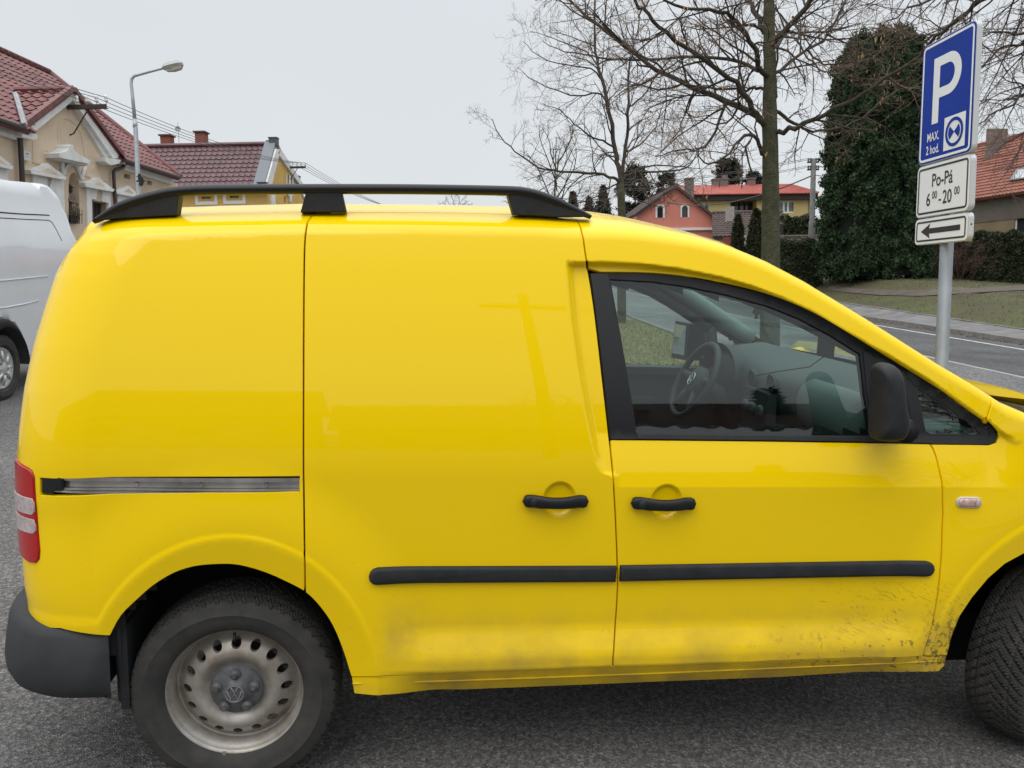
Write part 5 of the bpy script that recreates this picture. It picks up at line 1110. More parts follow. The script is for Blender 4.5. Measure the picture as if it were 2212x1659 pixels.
# --- street lamp -----------------------------------------------------------
D_L = 16.0; lb_ = P(301, 445, D_L); gz = ground_z(lb_[0], lb_[1])
lamp_ = thing('street_lamp', (lb_[0], lb_[1], gz), 'tall grey street lamp with a bent arm in front of the beige house', 'street lamp')
top_p = P(283.5, 182, D_L); up_ = unit(top_p - lb_); foot = lb_ + up_ * ((gz - lb_[2]) / up_[2])
mb = MB(); j = P(291, 258, D_L); mb.tube([foot, P(298.5, 400, D_L), P(293, 277, D_L), j], [.06, .05, .044, .042], 12); mb.tube([P(292.3, 276, D_L), P(291.7, 262, D_L)], [.047, .047], 12)
mb.tube([j, P(286, 205, D_L), P(283.5, 182, D_L), P(284, 171, D_L), P(290, 164, D_L), P(320, 155.5, D_L), P(354, 147, D_L)], [.036, .034, .032, .032, .03, .028, .024], 10); mb.build('pole', GREYP, lamp_, smooth=True)
mb = MB(); h0, h1 = P(352, 147.5, D_L), P(394, 137.5, D_L); ax = unit(h1 - h0); side_ = unit(np.cross(ax, UPW)); up2 = np.cross(side_, ax); Lh = np.linalg.norm(h1 - h0)
def sect(t, w_, a, b): c = h0 + ax * Lh * t; return [c - side_ * w_ + up2 * 0, c - side_ * w_ * .6 + up2 * a, c + side_ * w_ * .6 + up2 * a, c + side_ * w_, c + side_ * w_ * .6 - up2 * b, c - side_ * w_ * .6 - up2 * b]
secs = [sect(t, w_, a, b) for t, w_, a, b in ((0, .05, .03, .03), (.12, .10, .06, .05), (.45, .13, .075, .075), (.85, .12, .07, .065), (1, .07, .03, .03))]
mb.add(np.vstack(secs), [(i * 6 + j, i * 6 + (j + 1) % 6, (i + 1) * 6 + (j + 1) % 6, (i + 1) * 6 + j) for i in range(4) for j in range(6)] + [tuple(range(6)), tuple(range(29, 23, -1))])
mb.build('lamp_head', mat('lamp_housing', (.42, .43, .40), .5), lamp_)
mb = MB(); s2 = [[p - up2 * .012 for p in sect(t, w_, 0, b)[3:6]] + [sect(t, w_, 0, b)[0] - up2 * .012] for t, w_, b in ((.15, .08, .07), (.5, .11, .095), (.85, .10, .085), (.95, .06, .05))]
mb.add(np.vstack(s2), [(i * 4 + j, i * 4 + j + 1, (i + 1) * 4 + j + 1, (i + 1) * 4 + j) for i in range(3) for j in range(3)]); mb.build('lamp_glass', mat('milky_lamp_cover', (.55, .52, .42), .3), lamp_)
dq = P(303, 391, D_L - .1); mb = MB(); ex = M @ np.array((1., 0, 0)); sh = [(-3, 13), (1, 16), (3, 10), (7, 6), (8, -1), (6, -8), (2, -11), (-2, -10), (-1, -3), (-3, 2)]
mb.prism([dq + ex * a * D_L / F + UPW * b * D_L / F for a, b in sh], -dA * .03); mb.tube([dq + ex * (-9) * D_L / F, dq + ex * 11 * D_L / F], .012, 5)
for z_ in (-1, 9): mb.tube([dq + ex * (-8) * D_L / F + UPW * z_ * D_L / F, dq + UPW * z_ * D_L / F], .008, 5)
tag(rootmesh(mb.build('street_decoration', mat('black_tinsel', (.015, .015, .016), .8)), dq), 'black star-like decoration strapped to the pole of the street lamp', 'decoration')
# --- white van on the left --------------------------------------------------
dv = unit(M @ np.array((((930 - 1106) / F), ((548 - 829.5) / F), 1.0))); nv = unit(np.cross(dv, UPG)); 
tq = P(25, 860, 1.0) - CAM; tt = H / ((-(UPG)) @ tq); vp0 = CAM + tq * tt
upv = unit(np.cross(nv, dv)); upv = upv if upv[2] > 0 else -upv
def wp(px, py, off=0.0): return onpl(px, py, vp0 + nv * off, nv)
def wl(p): d = np.array(p) - vp0; return d @ dv, d @ upv
def wat(u, z, off=0): return vp0 + dv * u + upv * z + nv * off
wv = thing('white_van', vp0 - dv * 1.5 - nv * 0, 'white high-roofed panel van parked behind the yellow van on the left', 'van')
WPAINT = mat('white_van_paint', (.72, .74, .77), .3, coat=.8, noise=(1.5, .04)); WD = mat('tyre_grime', (.03, .03, .03), .85)
edge = [(22,390.5),(60,394),(90,397),(105,402),(115,412),(124,440),(138,475),(148,500)]
ed = [wl(wp(a, b, -.17 * float(sstep(1.2, 2.3, wl(wp(a, b))[1])) - .05)) for a, b in edge]
uR = ed[-1][0]; rear = [(uR + .05, ed[-1][1] - .4), (uR + .12, .85), (uR + .10, .45)]
ztop = ed[0][1]; wh = wl(wp(8, 775)); 
body_o = ed + rear
profw = [(-3.6, .45), (-3.6, ztop)] + ed + rear
arch_w = []
hub_z = .33; hub_u = wl(wp(9, 785))[0]
def arcpts(r, k=14): return [(hub_u + r * math.cos(t), hub_z + r * 1.02 * math.sin(t)) for t in np.linspace(R(-2), R(182), k)]
lower = [(uR + .10, .42), (hub_u + .46, .40)] + arcpts(.45) + [(hub_u - .46, .30), (-3.6, .30)]
side_poly = [(-3.6, ztop)] + ed + rear[:2] + lower
mb = MB(); Wv = 1.9
rings = [(0.0, 0.0), (.0, .0)]
def wface(poly, off): return [wat(u, z, off) for u, z in poly]
def offz(z): return -.16 * float(sstep(1.35, 2.35, z)) + -.02 * float(sstep(1.0, .4, z))
# dense side skin with tumblehome
po = resample(side_poly, .08); lo, hi = po.min(0), po.max(0); gx, gy = np.meshgrid(np.arange(lo[0], hi[0], .07), np.arange(lo[1], hi[1], .07)); g = np.stack([gx.ravel(), gy.ravel()], 1); g = g[inpoly(g, shrink(po, .03))]
vts = [Vector(q) for q in po] + [Vector(q) for q in g]; vo, eo, fo, *_ = delaunay_2d_cdt(vts, [(i, (i + 1) % len(po)) for i in range(len(po))], [], 0, 1e-6); vv = np.array([q[:] for q in vo]); fs = [tuple(f) for f in fo if inpoly([vv[list(f)].mean(0)], po)[0]]
def dist_edge(q):  # rounding towards the outline's top and rear
    m_ = 9
    for i in range(len(po)):
        if po[i][1] > .6 and po[i][0] > -3.5: m_ = min(m_, math.hypot(q[0] - po[i][0], q[1] - po[i][1]))
    return m_
def wsurf(u, z): d = dist_edge((u, z)); r = .07; return offz(z) - (r - math.sqrt(max(0, r * r - (r - min(d, r)) ** 2)))
mb.add([wat(u, z, wsurf(u, z)) for u, z in vv], fs)
n = len(po); mb.add([wat(u, z, wsurf(u, z)) for u, z in po] + [wat(u, z, -Wv + .1) for u, z in po], [(i, (i + 1) % n, n + (i + 1) % n, n + i) for i in range(n)])
mb.add([wat(u, z, -Wv - offz(z)) for u, z in vv], [f[::-1] for f in fs]); body_w = mb.build('body', WPAINT, wv, smooth=False, autosmooth=40)
def wl_line(pix, r, off, m, name, par=wv):
    mb = MB(); uz = [wl(wp(a, b, -.05)) for a, b in pix]; mb.tube([wat(u, z, wsurf(u, z) + off) for u, z in uz], r, 5); return mb.build(name, m, par, smooth=True)
wl_line([(-60,452),(0,458.5),(60,463),(108,465),(116,465.5)], .007, 0, DARK, 'roof_seam', body_w); wl_line([(-60,468),(0,470.5),(60,474),(112,476),(118,480),(124,497),(130,520)], .005, 0, DARK, 'door_seam', body_w)
wl_line([(-60,609),(0,605),(50,600),(92,596)], .008, .002, WPAINT, 'pressed_crease', body_w); wl_line([(-60,672),(0,664),(40,657),(72,649)], .009, .0, WPAINT, 'side_crease', body_w)
mb = MB(); uz = arcpts(.50, 20); inn = arcpts(.42, 20)
for i in range(19):
    mb.add([wat(*uz[i], wsurf(*uz[i]) + .01), wat(*uz[i + 1], wsurf(*uz[i + 1]) + .01), wat(*inn[i + 1], .05), wat(*inn[i], .05), wat(*inn[i + 1], -.5), wat(*inn[i], -.5)], [(0, 1, 2, 3), (3, 2, 4, 5)])
mb.build('wheel_arch', BLKR, wv, smooth=True)
def wwheel(u):
    t = bpy.data.objects.new('wheel', None); scene.collection.objects.link(t); t.parent = wv; c = wat(u, hub_z, .0) ; t.location = tuple(c - ROOTLOC[wv.name]); ROOTLOC[t.name] = c
    mb = MB(); pr = [(.215, -.03), (.24, .0), (.29, .005), (.325, -.01)] + [(.345 - .004 * (k % 2) * 3, -.02 - .045 * k) for k in range(5)] + [(.325, -.23), (.25, -.24), (.2, -.23)]
    vs_ = []; nC = 120
    for i in range(nC):
        a = 2 * math.pi * i / nC
        for r, h in pr:
            rr = r - (.010 if (r > .33 and i % 3 == 0) else 0); vs_.append(c + nv * h + rr * (math.cos(a) * dv + math.sin(a) * upv))
    m_ = len(pr); mb.add(vs_, [(i * m_ + q, ((i + 1) % nC) * m_ + q, ((i + 1) % nC) * m_ + q + 1, i * m_ + q + 1) for i in range(nC) for q in range(m_ - 1)]); mb.build('tyre', TYRE, t)
    mb = MB(); mb.lathe([(.215, -.03), (.21, -.02), (.195, -.05), (.17, -.06), (.12, -.03), (.08, -.02), (.06, .0), (0, .005)], c, nv, dv, 40)
    for k in range(8): a = k * math.pi / 4; mb.tube([c + nv * .0 + .07 * (math.cos(a) * dv + math.sin(a) * upv), c - nv * .025 + .18 * (math.cos(a) * dv + math.sin(a) * upv)], .018, 6)
    mb.build('wheel_trim', mat('silver_trim', (.60, .60, .60), .35, metal=.4), t, smooth=True)
wwheel(hub_u); wwheel(hub_u - 2.6) if False else None
mb = MB(); c_ = wat(hub_u, .5, -.95); mb.box(wat(-3.4, .33, -1.75), dv * (3.4 + uR), nv * 1.3, upv * .18); mb.build('underbody', DARK, wv)
# ================================================================== RIGHT SIDE: signs, trees, houses
# --- parking sign ---------------------------------------------------------
eS = np.array((0, -1., 0)) ; 
yaw_ = R(2); eS = np.array((math.sin(yaw_), -math.cos(yaw_), 0)); nS = np.array((-math.cos(yaw_), -math.sin(yaw_), 0))   # sign face looks left
def tilt_up(): # the post leans like in the photograph
    a, b = P(2051, 515, 4.35), P(2038.5, 790, 4.35); return unit(a - b)
upS = tilt_up(); upS = unit(upS * (1, 1, 1)); 
cS = P(2044, 209, 4.28)
pole_x = .045
def sgn(e, z, off=0): return cS + eS * e + upS * z + nS * off
base_s = sgn(0, 0, -pole_x); tb = 0
for _ in range(3): tb = (ground_z(*(base_s + upS * tb)[:2]) - base_s[2]) / upS[2]
foot_s = base_s + upS * tb
sign = thing('parking_sign', foot_s, 'blue parking sign with a white P and two white plates on a galvanised post', 'road sign')
mb = MB(); 
prof_ = [(.031 * math.cos(t), .031 * math.sin(t)) for t in np.linspace(0, 2 * math.pi, 24, endpoint=False)]
vs = []
for z_ in (tb, .30):
    for x, y in prof_: vs.append(sgn(x, z_, -pole_x + y))
mb.add(vs, [(i, (i + 1) % 24, 24 + (i + 1) % 24, 24 + i) for i in range(24)] + [tuple(range(24, 48))]); mb.tube([sgn(-.018, tb, -pole_x + .026), sgn(-.018, .3, -pole_x + .026)], .006, 6); mb.build('post', mat('zinc_post', (.22, .24, .26), .5, metal=.25, noise=(5, .2)), sign, smooth=True)
def rrect(w_, h_, r, cx=0, cz=0, k=6):
    o = []
    for (sx, sz, a0) in ((1, -1, -90), (1, 1, 0), (-1, 1, 90), (-1, -1, 180)):
        for t in np.linspace(a0, a0 + 90, k): o.append((cx + sx * (w_ / 2 - r) + r * math.cos(R(t)), cz + sz * (h_ / 2 - r) + r * math.sin(R(t))))
    return o
ALS = mat('aluminium_sign_back', (.50, .52, .53), .45, metal=.3); SBL = mat('sign_blue', (.0, .030, .30), .45, coat=0, spec=.15, noise=(3, .12)); SWH = mat('sign_white', (.74, .76, .77), .4); SBK = mat('sign_black', (.012, .012, .013), .4)
def plate(w_, h_, r, cz, name, face_m):
    mb = MB(); mb.prism([sgn(a, b, 0) for a, b in rrect(w_, h_, r, 0, cz)], -nS * .03); t = mb.build(name, ALS, sign)
    mb = MB(); mb.prism([sgn(a, b, .0005) for a, b in rrect(w_ - .008, h_ - .008, r - .003, 0, cz)], nS * .0015); mb.build('face', face_m, t); return t
def ring(mb, w_, h_, r, cz, wd, off=.0035):
    a, b = rrect(w_, h_, r, 0, cz), rrect(w_ - 2 * wd, h_ - 2 * wd, max(.004, r - wd), 0, cz); n = len(a); mb.add([sgn(x, z, off) for x, z in a + b], [(i, (i + 1) % n, n + (i + 1) % n, n + i) for i in range(n)])
HW = .5
p1 = plate(.50, .70, .04, 0, 'sign_plate', SBL); mb = MB(); ring(mb, .474, .674, .030, 0, .014); mb.build('border', SWH, p1)
# the letter P, drawn as outline strokes
mb = MB()
def bowl(cx, cz, rx, rz, a0, a1, n=22): return [(cx + rx * math.cos(t), cz + rz * math.sin(t)) for t in np.linspace(R(a0), R(a1), n)]
xl, xr_, zt_, zb_, sw_ = -.125, .125, .245, -.13, .060
outer = [(xl, zb_), (xl + sw_, zb_), (xl + sw_, .01)] + [(.02, .01)] + bowl(.02, .1275, .115, .1175, -90, 90) + [(xl, zt_)]
inner_ = [(xl + sw_, .065), (.015, .065)] + bowl(.015, .1275, .060, .0625, -90, 90, 16) + [(xl + sw_, .19)]
wallface(mb, outer, lambda u, z, off: sgn(u, z, .0035 + off), .001, [inner_]); mb.build('letter', SWH, p1)
mb = MB(); wallface(mb, [(.0, -.305), (.190, -.305), (.190, -.120), (.0, -.120)], lambda u, z, off: sgn(u, z, .0035 + off), .001, []); d_ = mb.build('disc_panel', SWH, p1)
mb = MB(); cx, cz = .095, -.2125
wallface(mb, [(cx + .080 * math.cos(t), cz + .080 * math.sin(t)) for t in np.linspace(0, 6.28, 40)[:-1]], lambda u, z, off: sgn(u, z, .0055 + off), .001, [[(cx + .062 * math.cos(t), cz + .062 * math.sin(t)) for t in np.linspace(0, 6.28, 36)[:-1]]])
for s_ in (1, -1): mb.add([sgn(cx, cz, .0055)] + [sgn(cx + s_ * .053 * math.cos(t), cz + .053 * math.sin(t), .0055) for t in np.linspace(R(-42), R(42), 8)], [tuple(range(9))] if s_ > 0 else [tuple(range(8, -1, -1))])
mb.build('parking_disc', SBL, p1)
mb = MB(); textmesh(mb, 'MAX.', sgn(-.105, -.225, .0035), eS, upS, .070, .72, off=.012); mb.build('lettering', SWH, p1); mb = MB(); textmesh(mb, '2 hod.', sgn(-.105, -.298, .0035), eS, upS, .070, .72, off=.012); mb.build('lettering', SWH, p1)
z2_ = -.35 - .008 - .15; p2 = plate(.50, .30, .035, z2_, 'time_plate', SWH); mb = MB(); ring(mb, .466, .266, .022, z2_, .011)
textmesh(mb, 'Po-Pá', sgn(.0, z2_ + .018, .0035), eS, upS, .105, .82, off=.010); textmesh(mb, '6', sgn(-.125, z2_ - .088, .0035), eS, upS, .105, .82, off=.010); textmesh(mb, '00', sgn(-.065, z2_ - .052, .0035), eS, upS, .062, .8, off=.008); textmesh(mb, '-', sgn(-.012, z2_ - .088, .0035), eS, upS, .105, .9); textmesh(mb, '20', sgn(.055, z2_ - .088, .0035), eS, upS, .105, .82, off=.010); textmesh(mb, '00', sgn(.142, z2_ - .052, .0035), eS, upS, .062, .8, off=.008); mb.build('lettering', SBK, p2)
z3_ = z2_ - .15 - .008 - .075; p3 = plate(.50, .15, .03, z3_, 'arrow_plate', SWH); mb = MB(); ring(mb, .466, .116, .02, z3_, .010)
wallface(mb, [(-.185, z3_), (-.095, z3_ + .042), (-.105, z3_ + .015), (.185, z3_ + .015), (.185, z3_ - .015), (-.105, z3_ - .015), (-.095, z3_ - .042)], lambda u, z, off: sgn(u, z, .0035 + off), .001, []); mb.build('arrow', SBK, p3)
mb = MB(); mb.lathe([(.005, 0), (0, .003)], sgn(.2501, z3_ + .01, -.016), eS, upS, 8); mb.build('rivet', DARK, p3)
# --- bare trees ---------------------------------------------------------------
BARK = mat('mossy_bark', (.085, .078, .048), .95, noise=(9, .5), col2=(.034, .042, .012), bump=(38, 1, .03)); BRANCH = mat('branch_bark', (.055, .042, .030), .9, noise=(9, .4)); TWIG = mat('twig_bark', (.12, .075, .052), .85); SEED = mat('dry_seed_bracts', (.42, .26, .13), .9)
class Tree:
    def __init__(s, seed): s.r = np.random.default_rng(seed); s.trunk, s.limb, s.twig, s.seed = MB(), MB(), MB(), MB(); s.nt = 0
    def path(s, mb, pts, r0, r1, k, sm=3):
        p = np.array(pts, float); q = []
        for i in range(len(p) - 1):
            a, b, c, d = p[max(i - 1, 0)], p[i], p[i + 1], p[min(i + 2, len(p) - 1)]
            for j in range(sm): t = j / sm; q.append(.5 * ((2 * b) + (c - a) * t + (2 * a - 5 * b + 4 * c - d) * t * t + (3 * b - a - 3 * c + d) * t ** 3))
        q.append(p[-1]); q = np.array(q); rr = np.linspace(0, 1, len(q)); rad = r0 * (1 - rr) + r1 * rr
        if r0 > .012: q[1:-1] += s.r.normal(0, .012 + min(r0, .1) * .06 if mb is not s.trunk else .004, (len(q) - 2, 3))
        mb.tube(q, rad, k, cap=False); return q, rad
    def sub(s, p, d, L, r, lev, droop):
        n = 5 if lev < 2 else 4; pts = [p]; d = unit(d); cur = d
        for i in range(n):
            cur = unit(cur + s.r.normal(0, .17, 3) + UPW * (droop if i < n * .6 else -droop * .9 + .03)); pts.append(pts[-1] + cur * L / n)
        mb = s.limb if r > .007 else s.twig; pts = np.array(pts); mb.tube(pts, np.linspace(r, max(s.rmin, r * .35), len(pts)), 5 if r > .012 else 3, cap=False)
        if lev >= s.maxlev:
            if s.r.random() < s.seedp: 
                c = pts[-1]; 
                for _ in range(3): e = c + s.r.normal(0, .03, 3) - UPW * .03; a = s.r.normal(0, .012, 3); s.seed.add([e, e + a + (0, 0, -.02), e + (0, 0, -.06) + a * .3], [(0, 1, 2)])
            return
        nc = int(s.dens[lev] * (.7 + .6 * s.r.random()))
        for i in range(nc):
            t = .18 + .8 * (i + s.r.random() * .8) / nc; t = min(t, .98); f = t * n; j = int(f); q = pts[j] + (pts[min(j + 1, n)] - pts[j]) * (f - j)
            ax = unit(pts[min(j + 1, n)] - pts[max(j - 0, 0)] + 1e-6); side = unit(np.cross(ax, s.r.normal(0, 1, 3))); ang = R(s.r.uniform(32, 62)); nd = ax * math.cos(ang) + side * math.sin(ang)
            s.sub(q, nd, L * s.r.uniform(.38, .62) * (1.15 - t * .45), r * .5, lev + 1, droop * 1.1)
    def traced(s, pix, d0, d1, r0, r1, dens=7, Lsub=1.0, mb=None, k=8, droop=.02):
        n = len(pix); pts = [P(a, b, d0 + (d1 - d0) * (i / (n - 1)) ** 1.2) for i, (a, b) in enumerate(pix)]; q, rad = s.path(mb or s.limb, pts, r0, r1, k)
        L = np.sum(np.linalg.norm(np.diff(q, axis=0), axis=1)); nc = int(dens * L)
        for i in range(nc):
            t = .15 + .85 * (i + s.r.random()) / nc; t = min(t, .999); f = t * (len(q) - 1); j = int(f); p = q[j] + (q[j + 1] - q[j]) * (f - j); ax = unit(q[j + 1] - q[j]); side = unit(np.cross(ax, s.r.normal(0, 1, 3))); ang = R(s.r.uniform(30, 65))
            rr = rad[j] * (1 - (f - j)) + rad[j + 1] * (f - j); s.sub(p, ax * math.cos(ang) + side * math.sin(ang), Lsub * s.r.uniform(.5, 1.15) * (1.15 - .4 * t), min(rr * .55, .018 * s.scale), s.lev0, droop)
        return q
    def done(s, name, base, label, group=None):
        t = thing(name, base, label, 'tree', group); s.trunk.build('trunk', BARK, t, smooth=True)
        mbb = MB(); mbb.v = s.limb.v; mbb.f = s.limb.f; mbb.n = s.limb.n; c = mbb.build('crown', BRANCH, t, smooth=True)
        if s.twig.n: s.twig.build('twigs', TWIG, c, smooth=False)
        if s.seed.n: tag(s.seed.build('seed_clusters', SEED, c), kind='stuff')
        return t
z2 = lambda pts: [(987.5 + .37195 * a, .37195 * b) for a, b in pts]; z8 = lambda pts: [(1481.2 + .33034 * a, .33034 * b) for a, b in pts]
# tree 1, the near lime
T = Tree(11); T.rmin = .0015; T.maxlev = 3; T.dens = [5, 5, 5]; T.seedp = .06; T.scale = 1; T.lev0 = 1; D1 = 11.2
g1_ = P(1664, 700, D1); gb1 = np.array((g1_[0], g1_[1], ground_z(g1_[0], g1_[1])))
T.path(T.trunk, [gb1 - (0, 0, .1), gb1 + (0, 0, .15), P(1664, 640, D1), P(1664.5, 500, D1), P(1664.5, 409, D1), P(1663, 300, D1), P(1662.7, 230, D1)], .155, .100, 18, 4)
T.path(T.trunk, [P(1662.7, 230, D1), P(1662.5, 160, D1), P(1661, 80, D1), P(1661, 0, D1), P(1660, -150, D1), P(1662, -350, D1)], .100, .060, 14, 4)
T.trunk.v[0][:18] += (T.trunk.v[0][:18] - T.trunk.v[0][:18].mean(0)) * .3
for pix, dd, r0, r1, L in (
    (z2([(1800,740),(1740,680),(1560,580),(1370,515),(1160,410),(980,270),(800,130),(650,0),(520,-140)]), 1.2, .062, .016, 1.3),
    (z2([(1790,740),(1740,660),(1680,560),(1590,455),(1400,330),(1210,190),(1110,80),(1040,0),(980,-90)]), -1.3, .055, .016, 1.2),
    (z2([(1800,430),(1740,400),(1640,365),(1400,322),(1150,347),(960,345),(780,322),(640,300),(500,240)]), 2.0, .040, .006, 1.0),
    (z2([(1800,450),(1760,390),(1700,250),(1620,130),(1520,60),(1330,50),(1200,0)]), -1.6, .050, .014, 1.1),
    (z2([(1810,210),(1780,160),(1740,90),(1680,0),(1630,-90)]), .6, .050, .03, 1.1),
    (z2([(1820,260),(1860,215),(1920,150),(2060,0),(2150,-110)]), -.8, .055, .03, 1.2),
    (z8([(560,500),(620,460),(800,330),(940,210),(1040,0),(1080,-120)]), 1.4, .034, .014, 1.1),
    (z8([(560,330),(610,270),(700,150),(830,0)]), 1.8, .05, .02, 1.1),
    (z8([(560,870),(640,855),(760,820),(920,740),(1100,650),(1300,520),(1520,360),(1640,250),(1780,130)]), -2.2, .046, .016, 1.15),
    (z8([(570,700),(640,765),(740,830),(830,858),(1000,830),(1150,770),(1350,620),(1450,560)]), 1.5, .034, .006, 1.0),
    (z2([(1800,910),(1760,860),(1720,790),(1640,810),(1550,920),(1430,940),(1380,850)]), -1.0, .040, .006, .9),
    (z2([(1800,540),(1760,515),(1700,510),(1590,590),(1450,680),(1340,750),(1190,880)]), 1.0, .032, .006, .9),
    (z2([(1560,590),(1500,760),(1400,870),(1300,870),(1150,910)]), -.4, .026, .006, .8),
    (z8([(700,110),(735,200),(745,300),(830,420),(960,480),(1200,520)]), -1.2, .022, .005, .8),
    (z8([(920,225),(1060,290),(1200,340),(1330,330),(1440,420)]), .8, .016, .004, .8),
    (z8([(800,330),(860,400),(940,425),(1040,390),(1100,300)]), -.8, .020, .005, .7),
    (z2([(1700,820),(1680,890),(1720,1020)]), .2, .022, .01, .4), (z2([(1640,600),(1560,720),(1380,700)]), .9, .024, .006, .8), (z2([(1380,520),(1330,620),(1290,760),(1150,910)]), .5, .018, .004, .7),
    (z2([(1210,470),(1215,600),(1195,750),(1180,930)]), -.5, .012, .004, .6), (z2([(1770,180),(1730,150),(1690,140),(1600,170),(1510,240),(1440,320)]), -1, .022, .006, .7)):
    T.traced(pix, D1, D1 + dd, r0 * .85, r1, 3.2 if max(q[0] for q in pix) > 1850 else 5.4, L)
T.done('lime_tree', gb1, 'big bare lime tree with a mossy trunk, nearest the parking sign')
# tree 2
T = Tree(23); T.rmin = .0025; T.maxlev = 3; T.dens = [4, 5, 6]; T.seedp = .02; T.scale = 1.2; T.lev0 = 1; D2 = 20.5
g2_ = P(1343, 600, D2); gb2 = np.array((g2_[0], g2_[1], ground_z(g2_[0], g2_[1])))
T.path(T.trunk, [gb2 - (0, 0, .1), P(1344, 520, D2), *[P(a, b, D2) for a, b in z2([(960,1270),(952,1150),(950,1050)])]], .12, .095, 12, 4)
for pix, dd, r0, r1, L, mb_ in (
    (z2([(950,1060),(935,960),(920,880),(880,640),(840,450),(800,300),(800,100),(795,-60)]), .5, .075, .02, 1.5, None),
    (z2([(955,1040),(968,960),(985,780),(992,600),(1000,400),(1022,290),(1010,120)]), -.5, .055, .012, 1.3, None),
    (z2([(945,1075),(920,1040),(850,1015),(700,1000),(560,990),(470,970),(340,880),(250,790),(205,690)]), -1.4, .045, .008, 1.3, None),
    (z2([(955,1060),(980,1020),(1050,1000),(1200,995),(1330,970),(1390,890),(1440,800)]), 1.5, .045, .008, 1.2, None),
    (z2([(960,1010),(1040,980),(1200,960),(1300,970),(1420,980)]), -1.5, .03, .006, 1.2, None),
    (z2([(915,860),(850,820),(770,790),(680,720),(600,640),(500,600)]), -1.5, .03, .006, 1.3, None),
    (z2([(870,590),(820,540),(700,560),(560,520),(420,450),(350,390)]), 1.6, .028, .006, 1.4, None),
    (z2([(845,470),(780,400),(640,380),(480,330),(380,240)]), -1.2, .025, .006, 1.3, None),
    (z2([(830,400),(740,300),(600,240),(420,180)]), 1.2, .025, .006, 1.3, None),
    (z2([(960,1100),(1040,1160),(1180,1200),(1230,1185)]), -.8, .018, .005, .8, None),
    (z2([(935,1065),(820,1130),(740,1165),(600,1150)]), 1.2, .022, .006, 1.1, None),
    (z2([(985,880),(1060,840),(1150,740),(1200,600),(1260,500)]), 1.5, .026, .006, 1.3, None),
    (z2([(995,620),(1080,560),(1160,440),(1240,330)]), -1.5, .024, .006, 1.3, None),
    (z2([(925,920),(850,900),(800,960),(760,1040)]), .6, .02, .005, .9, None)):
    T.traced(pix, D2, D2 + dd, r0, r1, 3.4, L)
T.done('lime_tree', gb2, 'forked bare tree in front of the pink house, seen over the roof rail')
# tree 3, far small; tree 5 tiny
def small_tree(px, py_base, py_top, D, seed, label, spread=.5, group=None, name='bare_tree', n=16):
    T = Tree(seed); T.rmin = .0030 * D / 30; T.maxlev = 3; T.dens = [4, 5, 4]; T.seedp = 0; T.scale = 1.5; T.lev0 = 1
    b = P(px, py_base, D); gz_ = ground_z(b[0], b[1]); b0 = np.array((b[0], b[1], gz_)); Hh = (py_base - py_top) / F * D + (b[2] - gz_); rr = T.r
    top_ = b0 + UPW * Hh * .95; T.path(T.trunk, [b0, b0 + UPW * Hh * .3, b0 + UPW * Hh * .6 + rr.normal(0, .15, 3), top_], Hh * .013, .015, 8, 3)
    for i in range(n):
        t = .18 + .7 * i / n; p = b0 + (top_ - b0) * t; a = i * 2.4 + rr.random(); d = unit(np.array((math.cos(a), math.sin(a), .75 + .8 * t))); T.sub(p, d, Hh * spread * (1.1 - .6 * t), Hh * .0048, 0, .02)
    return T.done(name, b0, label, group)
small_tree(1203, 425, 283, 40, 5, 'small bare tree far behind the right end of the roof rail', .48, name='bare_tree')
small_tree(990, 449, 422, 120, 6, 'tiny bare tree on the skyline under the roof rail', .5, n=12)
# tree 4: stands out of frame on the right, its limbs hang in
T = Tree(41); T.rmin = .0018; T.maxlev = 3; T.dens = [5, 5, 4]; T.seedp = .02; T.scale = 1; T.lev0 = 1; D4 = 12.8
g4 = P(2440, 700, D4); gb4 = np.array((g4[0], g4[1], ground_z(g4[0], g4[1])))
T.path(T.trunk, [gb4 - (0, 0, .1), P(2440, 600, D4), P(2435, 300, D4), P(2430, 50, D4), P(2430, -250, D4)], .2, .1, 14, 4)
for pix, dd, r0, r1, L in (([(2430,-60),(2300,-50),(2200,-30),(2118,0),(2082,33),(2030,70),(1985,95)], 1.0, .06, .02, 1.4), ([(2430,40),(2300,50),(2212,70),(2161,70),(2115,80)], -1, .04, .006, 1.3),
    ([(2430,150),(2330,120),(2250,95),(2212,96),(2170,102),(2130,135),(2108,160)], 1.2, .04, .006, 1.2), ([(2430,250),(2340,200),(2260,170),(2212,185),(2190,225),(2140,250),(2105,275)], -.8, .04, .006, 1.2),
    ([(2430,-160),(2300,-120),(2180,-60),(2060,-20),(1960,20),(1900,60)], -1.2, .05, .006, 1.4), ([(2430,330),(2340,290),(2260,270),(2190,300),(2150,330)], .8, .03, .005, 1.0), ([(2430,-10),(2330,10),(2230,20),(2170,130),(2120,220)], .4, .035, .005, 1.2),
    ([(2430,-220),(2300,-200),(2150,-130),(2030,-50),(1930,-20),(1870,10)], .9, .05, .006, 1.5), ([(2430,120),(2330,140),(2250,230),(2200,330),(2170,380)], -.4, .03, .004, 1.0)):
    T.traced(pix, D4, D4 + dd, r0, r1, 3.0 if pix[-1][0] < 1950 else 5.0, L, droop=-.03)
T.done('lime_tree', gb4, 'bare tree whose hanging branches come in behind the parking sign from the right edge')
